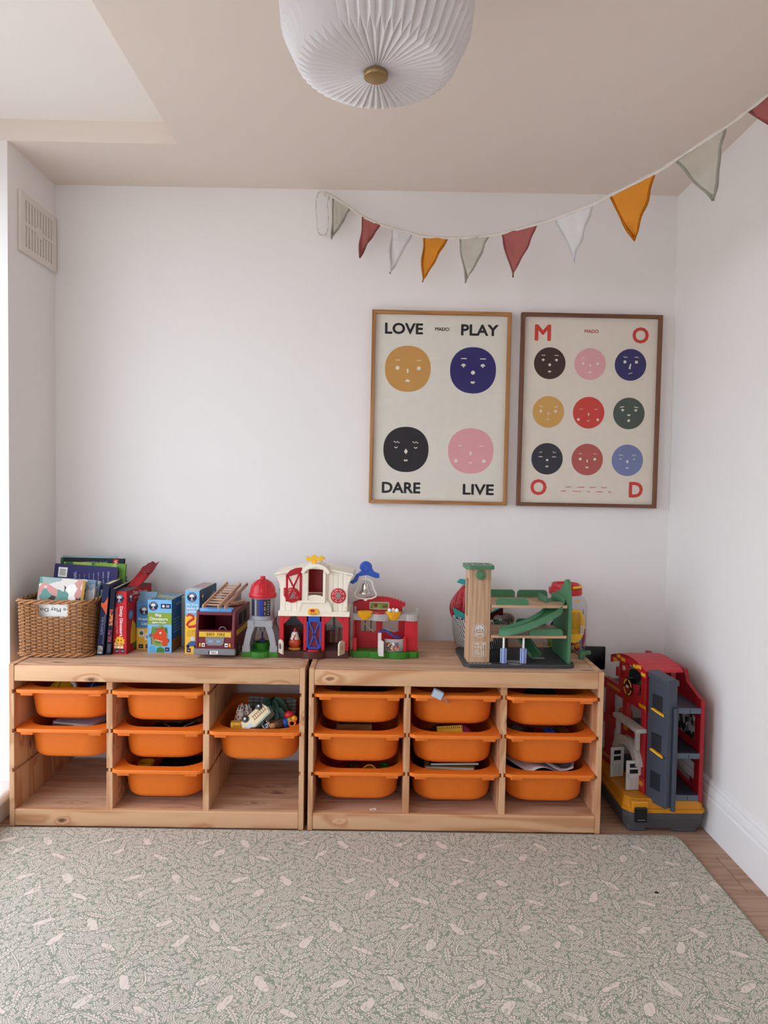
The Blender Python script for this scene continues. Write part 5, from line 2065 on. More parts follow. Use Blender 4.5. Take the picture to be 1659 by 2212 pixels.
for z in (0.0525, 0.0625):
    bm = bmesh.new()
    box(bm, (-0.029, -0.0014, z - 0.0003), (0.029, -0.0008, z + 0.0003))
    obj('grille_line', bm, LGREY, gr)
for s in (-1, 1):
    bm = bmesh.new()
    box(bm, (s * 0.0385 - 0.0055, -0.0006, 0.0385), (s * 0.0385 + 0.0055, 0.0022, 0.0505), 0.0008, 1)
    hl = obj('headlight', bm, WHITE, fe)
    bm = bmesh.new()
    prism(bm, half(s * 0.0385, 0.0425, 0.004), -0.0011, -0.0004, 'XZ')
    obj('lamp_mark', bm, DARK, hl)
    bm = bmesh.new()
    box(bm, (s * 0.0500 - 0.0028, -0.0006, 0.0385), (s * 0.0500 + 0.0028, 0.0022, 0.0505), 0.0008, 1)
    obj('indicator', bm, YELLOW, fe)
for yy in (0.052, 0.178):
    for s in (-1, 1):
        bm = bmesh.new()
        cyl(bm, (s * (FX - 0.006), yy, 0.0225), 0.0225, 0.016, 'X', 28, bev=0.002)
        w_ = obj('wheel', bm, BLACK, fe, smooth=True)
        bm = bmesh.new()
        cyl(bm, (s * (FX + 0.0025), yy, 0.0225), 0.010, 0.002, 'X', 20)
        obj('hub', bm, MGREY, w_, smooth=True)
bm = bmesh.new()
box(bm, (FX - 0.0004, 0.03, 0.0715), (FX + 0.0005, 0.20, 0.0885))
obj('side_stripe', bm, paper('#dfb73a'), fe)
for yy in (0.085, 0.150):
    bm = bmesh.new()
    box(bm, (FX - 0.0004, yy - 0.025, 0.10), (FX + 0.0006, yy + 0.025, 0.140), 0.0003, 1)
    obj('side_window', bm, DARK, fe)
bm = bmesh.new()
cyl(bm, (0.012, 0.165, 0.163), 0.050, 0.014, n=36, bev=0.003)
obj('turntable', bm, BEECH['X'], fe, smooth=True)
bm = bmesh.new()
box(bm, (-0.018, 0.150, 0.168), (0.042, 0.195, 0.195), 0.003, 2)
obj('ladder_mount', bm, MGREY, fe)
# ladder: outer frame and a narrower section sliding on it; foot at the front, rising to the back
LM = T(0.024, 0.178, 0.217) @ RZ(-6) @ RX(12)
for nm, hw, z0, y0, y1, th in (('ladder_rail', 0.037, -0.004, -0.205, 0.022, 0.007), ('inner_rail', 0.026, 0.007, -0.235, -0.015, 0.006)):
    for s in (-1, 1):
        bm = bmesh.new()
        xo = -0.022 if nm == 'inner_rail' else 0.0
        box(bm, (s * hw - th / 2, y0, z0), (s * hw + th / 2, y1, z0 + 0.013), 0.0015, 1, M=LM)
        obj(nm, bm, BEECH['Y'], fe)
for i in range(9):
    bm = bmesh.new()
    cyl(bm, (0, -0.215 + i * 0.023, 0.0135), 0.0026, 0.052, 'X', 10, M=LM)
    obj('rung', bm, BEECH['X'], fe, smooth=True)
for s in (-1, 1):
    bm = bmesh.new()
    cyl(bm, (s * 0.0412, 0.010, 0.003), 0.0035, 0.002, 'X', 14, M=LM)
    cyl(bm, (s * 0.0412, -0.17, 0.003), 0.0025, 0.002, 'X', 14, M=LM)
    obj('bolt', bm, CHAR, fe)

# ------------------------------------------------------------------ toy silo
so = thing('toy_silo', 'grey toy grain silo with a red dome on a green base beside the barn', 'toy silo', (0.768, -0.265, ST))
bm = bmesh.new()
prism(bm, [(-0.061, -0.052), (-0.028, -0.052)] + [(0.031 * math.cos(math.radians(a)), -0.050 + 0.016 * math.sin(math.radians(a))) for a in range(-160, -19, 20)] + [(0.028, -0.052), (0.061, -0.052), (0.061, 0.052), (-0.061, 0.052)], 0, 0.019, 'XY', 0.002)
obj('base', bm, GREEN, so)
for sx in (-1, 1):
    for sy in (-1, 1):
        bm = bmesh.new()
        X0 = 0.046
        outl = [(sx * (X0 + 0.011), 0.018), (sx * (X0 - 0.010), 0.018), (sx * (X0 - 0.012), 0.046), (sx * (X0 - 0.018), 0.075), (sx * (X0 - 0.030), 0.106), (sx * (X0 - 0.006), 0.106), (sx * (X0 + 0.002), 0.080), (sx * (X0 + 0.008), 0.050)]
        prism(bm, outl, sy * 0.046 - 0.006, sy * 0.046 + 0.006, 'XZ', 0.0015)
        lg = obj('leg', bm, SILVER, so)
        bm = bmesh.new()
        box(bm, (sx * X0 - 0.013, sy * 0.046 - 0.0075, 0.018), (sx * X0 + 0.014, sy * 0.046 + 0.0075, 0.040), 0.0015, 1)
        for px in (-0.008, 0.009):
            for pz in (0.022, 0.036):
                ball(bm, (sx * X0 + px, sy * 0.046 - 0.0075, pz), 0.0014, u=8, v=6)
        obj('foot_plate', bm, SILVER, lg)
bm = bmesh.new()
box(bm, (-0.043, -0.050, 0.102), (0.043, 0.050, 0.124), 0.003, 2)
for sx in (-1, 1):
    box(bm, (sx * 0.031 - 0.011, -0.0525, 0.098), (sx * 0.031 + 0.011, -0.048, 0.123), 0.0015, 1)
    for px in (-0.008, 0.008):
        for pz in (0.102, 0.118):
            ball(bm, (sx * 0.031 + px, -0.0525, pz), 0.0014, u=8, v=6)
obj('platform', bm, SILVER, so)
bm = bmesh.new()
lathe(bm, [(0, 0.124), (0.043, 0.124), (0.043, 0.128), (0.0405, 0.131), (0.0405, 0.198), (0.0, 0.198)], 40)
obj('tank', bm, SILVER, so, smooth=True)


def curved_panel(a0, a1, r, z0, z1, th=0.0012, n=14):
    b_ = bmesh.new()
    pts = []
    for i in range(n + 1):
        a = math.radians(a0 + (a1 - a0) * i / n)
        pts.append((math.cos(a), math.sin(a)))
    strip(b_, [[(c * r, s * r, z) for c, s in pts] for z in (z0, (z0 + z1) / 2, z1)])
    strip(b_, [[(c * (r - th), s * (r - th), z) for c, s in pts] for z in (z0, z1)])
    return b_


sw = obj('window_panel', curved_panel(218, 318, 0.0415, 0.137, 0.194), plastic('#2c2f3c', 0.25), so, smooth=True)
obj('fill_strip', curved_panel(262, 284, 0.0419, 0.138, 0.192), plastic('#1f2f8f', 0.3), sw, smooth=True)
obj('light_streak', curved_panel(240, 250, 0.0418, 0.138, 0.193), plastic('#8a8d97', 0.2), sw, smooth=True)
for i, ch in enumerate('123'):
    a = math.radians(289)
    text(ch, 0.010, YELLOW, sw, (math.cos(a) * 0.0428, math.sin(a) * 0.0428, 0.146 + 0.0175 * i), (90, 0, 19), bold=0.015)
bm = bmesh.new()
for i in range(6):
    a = math.radians(306)
    box(bm, (-0.002, -0.0003, 0), (0.002, 0.0003, 0.0012), M=T(math.cos(a) * 0.0424, math.sin(a) * 0.0424, 0.143 + i * 0.0085) @ RZ(36))
obj('scale_marks', bm, PWHITE, sw)
bm = bmesh.new()
lathe(bm, [(0.0395, 0.196), (0.0455, 0.197), (0.0465, 0.202), (0.0465, 0.208), (0.0445, 0.213), (0.0425, 0.215)] + [(0.042 * math.cos(math.radians(a)), 0.215 + 0.043 * math.sin(math.radians(a))) for a in range(6, 80, 8)] + [(0.0085, 0.257), (0.009, 0.266), (0.0075, 0.268), (0, 0.268)], 44)
dm = obj('dome', bm, RED, so, smooth=True)
for i in range(10):
    a = math.radians(36 * i + 9)
    bm = bmesh.new()
    tube(bm, [(math.cos(a) * 0.0424 * math.cos(math.radians(e)), math.sin(a) * 0.0424 * math.cos(math.radians(e)), 0.215 + 0.0434 * math.sin(math.radians(e))) for e in range(4, 79, 8)], 0.0011, 6)
    obj('rib', bm, RED, dm, smooth=True)
bm = bmesh.new()
lathe(bm, [(0, 0.078), (0.008, 0.078), (0.0095, 0.082), (0.0105, 0.100), (0.013, 0.103)], 24)
obj('funnel', bm, SILVER, so, smooth=True)
bm = bmesh.new()
cyl(bm, (0, 0, 0.064), 0.0028, 0.034, n=12)
prism(bm, [(-0.011, 0.040), (0.011, 0.040), (0.010, 0.049), (0.003, 0.056), (-0.003, 0.056), (-0.010, 0.049)], -0.002, 0.002, 'XZ', 0.0008)
obj('paddle', bm, NAVYP, so)
bm = bmesh.new()
lathe(bm, [(0, 0.019), (0.025, 0.019), (0.0265, 0.042), (0.0248, 0.042), (0.0235, 0.022), (0, 0.022)], 36)
for i in range(36):
    a = 2 * math.pi * i / 36
    cyl(bm, (math.cos(a) * 0.0263, math.sin(a) * 0.0263, 0.031), 0.0014, 0.024, n=6)
obj('grain_tub', bm, GREEN, so, smooth=True)

# ------------------------------------------------------------------ grey toy parked behind the barn
gt = thing('toy_tractor', 'grey wheeled toy mostly hidden behind the barn and silo', 'toy vehicle', (0.905, -0.105, ST))
bm = bmesh.new()
box(bm, (-0.085, -0.045, 0.022), (0.105, 0.045, 0.062), 0.006, 2)
obj('chassis', bm, MGREY, gt, smooth=True)
bm = bmesh.new()
prism(bm, [(-0.08, 0.06), (0.02, 0.06), (0.012, 0.105), (0.0, 0.118), (-0.065, 0.118), (-0.078, 0.105)], -0.038, 0.038, 'XZ', 0.003)
obj('cab', bm, plastic('#8f9398'), gt)
bm = bmesh.new()
box(bm, (-0.10, -0.04, 0.20), (0.11, 0.035, 0.212), 0.003, 2)
for x in (-0.09, 0.10):
    box(bm, (x - 0.004, -0.03, 0.02), (x + 0.004, -0.02, 0.20))
obj('rack', bm, plastic('#b4b6ba'), gt)
for x in (-0.05, 0.075):
    for s in (-1, 1):
        bm = bmesh.new()
        cyl(bm, (x, s * 0.05, 0.030), 0.030, 0.016, 'Y', 28, bev=0.003)
        w_ = obj('wheel', bm, BLACK, gt, smooth=True)
        bm = bmesh.new()
        cyl(bm, (x, s * 0.0585, 0.030), 0.016, 0.002, 'Y', 20)
        obj('hub', bm, MGREY, w_, smooth=True)

# ------------------------------------------------------------------ toy barn
bn = thing('toy_barn', 'white and red toy barn with a yellow rooster, blue door and bell', 'toy barn', (0.948, -0.318, ST))
BY = 0.150                                       # depth
bm = bmesh.new()
prism(bm, [(-0.118, 0), (-0.042, 0)] + [(0.042 * math.cos(math.radians(a)), 0.006 + 0.026 * math.sin(math.radians(a))) for a in range(195, 346, 15)] + [(0.042, 0), (0.118, 0), (0.118, BY + 0.004), (-0.118, BY + 0.004)], 0, 0.0245, 'XY', 0.0018)
obj('base', bm, BROWN, bn)
bm = bmesh.new()
cyl(bm, (0, -0.006, 0.0265), 0.0205, 0.006, n=36, bev=0.002, M=Matrix.Diagonal((1, 0.55, 1, 1)))
obj('push_button', bm, RED, bn, smooth=True)
# lower storey: jambs, lintel, side walls, inner partitions
for x0, x1 in ((-0.115, -0.101), (-0.034, -0.023), (0.026, 0.037), (0.098, 0.118)):
    bm = bmesh.new()
    box(bm, (x0, 0.004, 0.0245), (x1, 0.018, 0.144), 0.0012, 1)
    obj('jamb', bm, RED, bn)
for x0, x1 in ((-0.101, -0.034), (0.037, 0.098)):
    for s, xe in ((1, x0), (-1, x1)):
        bm = bmesh.new()
        prism(bm, [(xe, 0.142), (xe + s * 0.026, 0.142), (xe + s * 0.020, 0.134), (xe, 0.112)], 0.005, 0.016, 'XZ', 0.001)
        obj('corner_brace', bm, RED, bn)
for s in (-1, 1):
    bm = bmesh.new()
    box(bm, (s * 0.115 - 0.003, 0.016, 0.0245), (s * 0.115 + 0.003, BY, 0.150), 0.001, 1)
    obj('side_wall', bm, RED, bn)
for x in (-0.029, 0.032):
    bm = bmesh.new()
    box(bm, (x - 0.002, 0.016, 0.0245), (x + 0.002, BY - 0.02, 0.140))
    obj('partition', bm, DKRED, bn)
bm = bmesh.new()
prism(bm, [(-0.112, 0.0245), (0.0, 0.0245), (0.0, 0.070), (-0.040, 0.070), (-0.052, 0.082), (-0.062, 0.084), (-0.112, 0.084)], BY - 0.02, BY - 0.016, 'XZ')
obj('back_fence', bm, plastic('#7c4a3c'), bn)
for i in range(8):
    bm = bmesh.new()
    x = 0.036 + i * 0.0098
    hh = 0.066 + (0.012 if i > 3 else 0.0)
    box(bm, (x, BY - 0.020, 0.0245), (x + 0.0088, BY - 0.015, hh), 0.0006, 1)
    obj('plank', bm, plastic('#b98d78') if i % 2 else plastic('#8a5a4a'), bn)
bm = bmesh.new()
ball(bm, (-0.052, BY - 0.024, 0.118), 0.013, (1, 0.5, 1.2), 14, 10)
ball(bm, (-0.052, BY - 0.028, 0.137), 0.008, (1, 0.6, 1), 14, 10)
obj('scarecrow_relief', bm, plastic('#9b3a1e'), bn, smooth=True)
# blue sliding door
bm = bmesh.new()
box(bm, (-0.023, 0.012, 0.030), (0.026, 0.0145, 0.144))
dd = obj('door_back', bm, DKRED, bn)
bm = bmesh.new()
for lo, hi in (((-0.023, 0.0035, 0.030), (-0.017, 0.011, 0.144)), ((0.020, 0.0035, 0.030), (0.026, 0.011, 0.144)), ((-0.023, 0.0035, 0.030), (0.026, 0.011, 0.037)), ((-0.023, 0.0035, 0.122), (0.026, 0.011, 0.144))):
    box(bm, lo, hi, 0.001, 1)
for pts in ([(-0.018, 0.036), (-0.013, 0.036), (0.021, 0.123), (0.016, 0.123)], [(0.021, 0.036), (0.016, 0.036), (-0.018, 0.123), (-0.013, 0.123)]):
    prism(bm, pts, 0.0045, 0.0105, 'XZ')
obj('door', bm, BLUE, bn, label='blue cross-braced barn door')
# upper storey: planked white front in one outline, split round the loft opening
LO = (-0.018, 0.030, 0.204, 0.296)               # loft opening x0 x1 z0 z1


def plank_front(xa, xb, zb, zt_a, zt_b):
    bm = bmesh.new()
    prism(bm, [(xa + 0.0003, zb), (xb - 0.0003, zb), (xb - 0.0003, zt_b), (xa + 0.0003, zt_a)], 0.0, 0.007, 'XZ', 0.0009)
    obj('front_plank', bm, CREAM, bn)


def roofline(x):
    return 0.281 + 0.022 * (1 - min(1, abs(x - 0.004) / 0.13) ** 1.3)


def flare(z):                                     # half width of the front at height z
    return 0.113 + 0.019 * max(0, (z - 0.225) / 0.06) ** 2.2


edges = [-0.113, -0.094, -0.075, -0.056, -0.037, -0.018, 0.030, 0.047, 0.064, 0.081, 0.098, 0.113]
for a, b_ in zip(edges, edges[1:]):
    if (a, b_) == (-0.018, 0.030):
        plank_front(a, b_, 0.155, LO[2], LO[2])
    else:
        plank_front(a, b_, 0.155, roofline(a), roofline(b_))
for s in (-1, 1):                                 # flared eave at both ends
    bm = bmesh.new()
    zs = [0.218 + 0.063 * i / 8 for i in range(9)]
    prism(bm, [(s * 0.1127, 0.218)] + [(s * flare(z), z) for z in zs] + [(s * 0.1127, 0.283)], 0.0, 0.007, 'XZ')
    obj('flared_eave', bm, CREAM, bn)
    bm = bmesh.new()
    pts = [(s * 0.1127, 0.155)] + [(s * 0.1127, 0.218)] + [(s * flare(z), z) for z in zs]
    inner = [(p[0] - s * 0.004, p[1]) for p in reversed(pts)]
    prism(bm, pts + inner, 0.006, BY - 0.004, 'XZ')
    obj('side_wall', bm, CREAM, bn)
bm = bmesh.new()                                  # roof with overhang
xs = [-0.130 + 0.26 * i / 16 for i in range(17)]
up = [(x, roofline(x) + 0.006) for x in xs]
dn = [(x, roofline(x)) for x in reversed(xs)]
prism(bm, [(-0.133, 0.278)] + up + [(0.135, 0.278)] + dn, -0.008, BY, 'XZ', 0.0008)
obj('roof', bm, CREAM, bn)
bm = bmesh.new()
prism(bm, [(-0.118, 0.143), (0.121, 0.143), (0.121, 0.160), (-0.118, 0.160)], -0.007, BY, 'XZ', 0.0015)
obj('storey_ledge', bm, CREAM, bn)
bm = bmesh.new()
prism(bm, half(0.004, 0.158, 0.050, True, 20), -0.0075, 0.001, 'XZ', 0.001)
ar = obj('arch_panel', bm, CREAM, bn)
bm = bmesh.new()
prism(bm, arcp(0.004, 0.158, 0.058, 0.009, 0, 180, 20), -0.0095, 0.001, 'XZ', 0.001)
obj('arch_trim', bm, CREAM, bn)
bm = bmesh.new()
prism(bm, rrect(0.037, 0.022, 0.009, 5, 0.0, 0.1585), -0.0105, -0.007, 'XZ', 0.0008)
sp = obj('sound_panel', bm, YELLOW, bn)
bm = bmesh.new()
prism(bm, rrect(0.015, 0.009, 0.0035, 4, -0.003, 0.163), -0.0118, -0.010, 'XZ', 0.0005)
obj('display', bm, RED, sp)
for x in (-0.008, 0.0, 0.0075):
    bm = bmesh.new()
    cyl(bm, (x, -0.0108, 0.153), 0.0023, 0.0015, 'Y', 14)
    obj('key', bm, MGREY if abs(x) > 0.001 else AMBER, sp)
# loft: box frame standing proud, arched hood, red back wall
bm = bmesh.new()
box(bm, (-0.040, -0.016, 0.190), (0.040, 0.004, 0.199), 0.001, 1)
obj('loft_sill', bm, CREAM, bn)
for x0, x1 in ((-0.040, -0.019), (0.031, 0.040)):
    bm = bmesh.new()
    box(bm, (x0, -0.012, 0.197), (x1, 0.004, 0.290), 0.001, 1)
    obj('loft_jamb', bm, CREAM, bn)
bm = bmesh.new()
outer = [(0.006 + 0.054 * math.cos(math.radians(a)), 0.272 + 0.049 * math.sin(math.radians(a))) for a in range(25, 156, 10)]
inner = [(0.006 + 0.044 * math.cos(math.radians(a)), 0.268 + 0.041 * math.sin(math.radians(a))) for a in range(155, 24, -10)]
prism(bm, outer + inner, -0.019, 0.06, 'XZ', 0.001)
obj('loft_hood', bm, CREAM, bn)
for i, a in enumerate(range(30, 76, 15)):
    bm = bmesh.new()
    box(bm, (0.0, -0.0205, -0.0012), (0.002, 0.058, 0.0012), M=T(0.006 + 0.0545 * math.cos(math.radians(a)), 0, 0.272 + 0.0495 * math.sin(math.radians(a))) @ RY(-a))
    obj('hood_batten', bm, plastic('#d9c7b0'), bn)
bm = bmesh.new()
box(bm, (-0.045, BY - 0.03, 0.205), (0.055, BY - 0.026, 0.300))
obj('loft_back', bm, RED, bn)
bm = bmesh.new()
box(bm, (-0.105, 0.008, 0.196), (0.105, BY - 0.01, 0.202))
obj('loft_floor', bm, CREAM, bn)
# open red loft door, round windows
DM = T(-0.040, -0.012, 0.198) @ RZ(32)
bm = bmesh.new()
arch = [(-0.056 + 0.056 * i / 10, 0.088 + 0.018 * math.sin(math.pi * (0.5 + 0.5 * i / 10) - math.pi / 2 + math.pi / 2) * (1 - (1 - i / 10) ** 2) ** 0.5) for i in range(11)]
box(bm, (-0.056, -0.002, 0), (-0.050, 0.002, 0.086), M=DM)
box(bm, (-0.007, -0.002, 0), (0.0, 0.002, 0.096), M=DM)
box(bm, (-0.056, -0.002, 0), (0.0, 0.002, 0.007), M=DM)
prism(bm, [(-0.056, 0.080), (0.0, 0.092), (0.0, 0.110), (-0.022, 0.109), (-0.042, 0.102), (-0.056, 0.088)], -0.002, 0.002, 'XZ', M=DM)
prism(bm, [(-0.053, 0.004), (-0.047, 0.004), (-0.003, 0.094), (-0.009, 0.094)], -0.0018, 0.0018, 'XZ', M=DM)
prism(bm, [(-0.003, 0.004), (-0.009, 0.004), (-0.053, 0.084), (-0.047, 0.084)], -0.0018, 0.0018, 'XZ', M=DM)
box(bm, (-0.064, -0.003, 0.018), (-0.054, 0.003, 0.046), 0.001, 1, M=DM)
obj('loft_door', bm, RED, bn, label='open red cross-braced loft door')
for cx in (-0.073, 0.082):
    bm = bmesh.new()
    cyl(bm, (cx, -0.0005, 0.213), 0.0255, 0.005, 'Y', 40, bev=0.001)
    rw = obj('round_window', bm, RED, bn, smooth=True)
    bm = bmesh.new()
    prism(bm, [(cx, 0.226), (cx + 0.011, 0.213), (cx, 0.200), (cx - 0.011, 0.213)], -0.0036, -0.0028, 'XZ')
    obj('window_opening', bm, plastic('#8f7b78'), rw)
    bm = bmesh.new()
    for a in range(8):
        prism(bm, arcp(cx, 0.213, 0.0205, 0.0028, a * 45 + 8, a * 45 + 37, 5), -0.0036, -0.0028, 'XZ')
    for a in range(4):
        an = math.radians(45 + 90 * a)
        prism(bm, bar(cx + 0.0125 * math.cos(an), 0.213 + 0.0125 * math.sin(an), 0.011, 0.0018, 45 + 90 * a + 90), -0.0036, -0.0028, 'XZ')
    obj('window_relief', bm, plastic('#c9b1ab'), rw)
bm = bmesh.new()                                   # small squirrel-shaped relief by the ledge
prism(bm, [(0.098, 0.161), (0.112, 0.161), (0.112, 0.166), (0.107, 0.168), (0.106, 0.177), (0.102, 0.177), (0.100, 0.168)], -0.003, 0.001, 'XZ', 0.0008)
obj('relief', bm, CREAM, bn)
# rooster weather vane
bm = bmesh.new()
prism(bm, [(-0.026, 0.328), (-0.026, 0.346), (-0.019, 0.341), (-0.013, 0.340), (-0.008, 0.347), (0.0, 0.349), (0.008, 0.345), (0.014, 0.341), (0.024, 0.347), (0.037, 0.339), (0.026, 0.329), (0.012, 0.331), (0.006, 0.325), (-0.008, 0.325), (-0.014, 0.330)], -0.006, 0.006, 'XZ', 0.002)
prism(bm, [(-0.009, 0.318), (0.009, 0.318), (0.006, 0.330), (-0.006, 0.330)], -0.008, 0.008, 'XZ', 0.001)
obj('rooster_vane', bm, YELLOW, bn, label='yellow rooster weather vane')
# low gates
for nm, M, fl2 in (('gate', T(-0.114, -0.002, 0.020) @ RZ(-62), 1), ('gate', T(0.104, 0.0, 0.018) @ RZ(-118), -1)):
    bm = bmesh.new()
    prism(bm, [(0, 0), (0.036, 0), (0.036, 0.038), (0.028, 0.046), (0.012, 0.046), (0, 0.040)], -0.003, 0.003, 'XZ', 0.001, M=M)
    g_ = obj(nm, bm, plastic('#d2c3ae'), bn)
    bm = bmesh.new()
    prism(bm, disc(0.018, 0.024, 0.010, 0.6, 20), -0.0036, 0.0036, 'XZ', M=M)
    obj('gate_relief', bm, plastic('#5f5048') if fl2 > 0 else plastic('#c39f86'), g_)
# bell on its blue arm
bm = bmesh.new()
arm = [(0.118, 0.253), (0.130, 0.262), (0.139, 0.280), (0.158, 0.294)] + [(0.172 + 0.0215 * math.cos(math.radians(a)), 0.304 + 0.0215 * math.sin(math.radians(a))) for a in range(190, -20, -15)] + [(0.200, 0.290), (0.218, 0.283), (0.219, 0.270), (0.208, 0.268), (0.176, 0.279), (0.150, 0.274), (0.143, 0.256), (0.128, 0.246)]
prism(bm, arm, 0.040, 0.056, 'XZ', 0.003)
ba = obj('bell_arm', bm, BLUE, bn)
bm = bmesh.new()
torus(bm, (0.172, 0.040, 0.304), 0.0135, 0.0014, 'Y', 28, 6)
prism(bm, disc(0.172, 0.304, 0.010, 0, 24), 0.0385, 0.041, 'XZ')
obj('arm_boss', bm, BLUE, ba)
bm = bmesh.new()
lp_ = [(0.1725, 0.262), (0.158, 0.262), (0.151, 0.256), (0.149, 0.244), (0.143, 0.228), (0.135, 0.214), (0.136, 0.205), (0.150, 0.198), (0.172, 0.1955), (0.194, 0.198), (0.208, 0.205), (0.209, 0.214), (0.201, 0.228), (0.196, 0.244), (0.194, 0.256), (0.187, 0.262)]
tube(bm, [(x, 0.048, z) for x, z in lp_], 0.0027, 8, closed=True)
cyl(bm, (0.1725, 0.048, 0.270), 0.004, 0.016, n=14)
ball(bm, (0.1725, 0.048, 0.192), 0.006, (1, 0.7, 0.6), 14, 8)
obj('bell_frame', bm, WHITE, bn, smooth=True)
bm = bmesh.new()
lathe(bm, [(0, 0.251), (0.010, 0.250), (0.0125, 0.245), (0.0135, 0.234), (0.0165, 0.226), (0.0225, 0.219), (0.0228, 0.216), (0.020, 0.216), (0.0145, 0.224), (0.0, 0.226)], 32, M=T(0.1725, 0.048, 0))
obj('bell', bm, CHROME, bn, smooth=True, label='shiny metal bell')
bm = bmesh.new()
ball(bm, (0.1725, 0.048, 0.212), 0.0042, u=12, v=8)
cyl(bm, (0.1725, 0.048, 0.255), 0.0035, 0.010, n=12)
obj('clapper', bm, CHROME, bn, smooth=True)

# hen figure
hn = thing('toy_hen', 'round orange and white toy hen with a red comb standing in the barn', 'toy hen', (0.883, -0.292, ST + 0.0247), -8)
bm = bmesh.new()
lathe(bm, [(0, 0.006), (0.014, 0.006), (0.0195, 0.012), (0.0215, 0.021), (0.020, 0.030), (0.0155, 0.036), (0.012, 0.038), (0, 0.038)], 28)
obj('body', bm, plastic('#b8441a'), hn, smooth=True)
bm = bmesh.new()
lathe(bm, [(0.0165, 0.031), (0.0165, 0.036), (0.0135, 0.043), (0.0125, 0.050), (0.0105, 0.056), (0.006, 0.060), (0, 0.061)], 28)
hd = obj('head', bm, plastic('#d8d5d4'), hn, smooth=True)
bm = bmesh.new()
prism(bm, [(-0.007, 0.058), (-0.006, 0.067), (-0.003, 0.063), (0.0, 0.071), (0.003, 0.064), (0.006, 0.066), (0.008, 0.056)], -0.003, 0.003, 'YZ', 0.001)
obj('comb', bm, RED, hn)
bm = bmesh.new()
cyl(bm, (0.001, -0.0155, 0.046), 0.0055, 0.010, 'Y', 14, r2=0.001, M=T(0, -0.0305, 0) @ T(0, 0.0305, 0))
obj('beak', bm, YELLOW, hn, smooth=True)
bm = bmesh.new()
ball(bm, (0.0, -0.0165, 0.0375), 0.0036, (0.9, 0.6, 1.5), 10, 8)
obj('wattle', bm, RED, hn, smooth=True)
for s in (-1, 1):
    bm = bmesh.new()
    ball(bm, (s * 0.0052, -0.0108, 0.0515), 0.0016, u=10, v=8)
    obj('eye', bm, BLACK, hn, smooth=True)
bm = bmesh.new()
lathe(bm, [(0, 0.0), (0.019, 0.0), (0.0195, 0.004), (0.016, 0.0065), (0, 0.0065)], 20)
for i in range(7):
    a = math.radians(200 + i * 23)
    ball(bm, (math.cos(a) * 0.0185, math.sin(a) * 0.0185, 0.003), 0.0036, (1, 1, 0.8), 8, 6)
obj('feet', bm, plastic('#d9a444'), hn, smooth=True)

# ------------------------------------------------------------------ toy chicken coop
cp = thing('toy_coop', 'red toy chicken coop with a green base and yellow nests beside the barn', 'toy coop', (1.190, -0.300, ST))
bm = bmesh.new()
prism(bm, [(-0.114, 0.004), (-0.106, 0.0), (-0.05, 0.0)] + [(-0.022 + 0.030 * math.cos(math.radians(a)), 0.0 + 0.012 * math.sin(math.radians(a))) for a in range(200, 341, 20)] + [(0.012, -0.004)] +
      [(0.045 + 0.034 * math.cos(math.radians(a)), -0.002 + 0.013 * math.sin(math.radians(a))) for a in range(200, 341, 20)] + [(0.084, 0.0), (0.106, 0.0), (0.114, 0.006), (0.114, 0.11), (-0.114, 0.11)], 0, 0.022, 'XY', 0.002)
obj('base', bm, GREEN, cp)
# back wall with an arched top, two window openings
zt = 0.195


def ctop(x):
    return 0.174 + 0.022 * (1 - ((x + 0.025) / 0.090) ** 2)


for x0, x1, z0, z1 in ((-0.112, -0.085, 0.022, None), (-0.085, -0.032, 0.022, 0.078), (-0.032, -0.010, 0.022, None), (-0.010, 0.045, 0.022, 0.078), (0.045, 0.066, 0.022, None), (-0.085, -0.032, 0.120, None), (-0.010, 0.045, 0.120, None)):
    bm = bmesh.new()
    n_ = 6
    xs = [x0 + (x1 - x0) * i / n_ for i in range(n_ + 1)]
    if z1 is None:
        prism(bm, [(x0, z0), (x1, z0)] + [(x, ctop(x)) for x in reversed(xs)], 0.060, 0.068, 'XZ')
    else:
        prism(bm, [(x0, z0), (x1, z0), (x1, z1), (x0, z1)], 0.060, 0.068, 'XZ')
    obj('wall_panel', bm, RED, cp)
bm = bmesh.new()
xs = [-0.114 + 0.182 * i / 20 for i in range(21)]
prism(bm, [(x, ctop(x) + 0.004) for x in xs] + [(x, ctop(x) - 0.002) for x in reversed(xs)], 0.056, 0.072, 'XZ', 0.0008)
for i in range(17):
    x = -0.108 + i * 0.0105
    box(bm, (x, 0.056, ctop(x) + 0.002), (x + 0.007, 0.072, ctop(x) + 0.0048))
obj('roof_edge', bm, RED, cp)
bm = bmesh.new()
prism(bm, rrect(0.068, 0.026, 0.004, 4, -0.022, 0.168) , 0.0588, 0.0602, 'XZ')
sk = obj('picture_sticker', bm, paper('#d5c9a2'), cp)
bm = bmesh.new()
prism(bm, rrect(0.062, 0.020, 0.003, 4, -0.022, 0.168), 0.0582, 0.0589, 'XZ')
obj('sticker_scene', bm, patches('farm_scene', ['#7f8f4a', '#9aa85c', '#a89a5a', '#6f8a4a'], 60), sk)
bm = bmesh.new()
prism(bm, disc(-0.034, 0.169, 0.006, 0, 14), 0.0577, 0.0583, 'XZ')
prism(bm, disc(-0.006, 0.165, 0.004, 0, 12), 0.0577, 0.0583, 'XZ')
prism(bm, disc(0.002, 0.166, 0.004, 0, 12), 0.0577, 0.0583, 'XZ')
obj('sticker_hens', bm, paper('#8a3b2a'), sk)
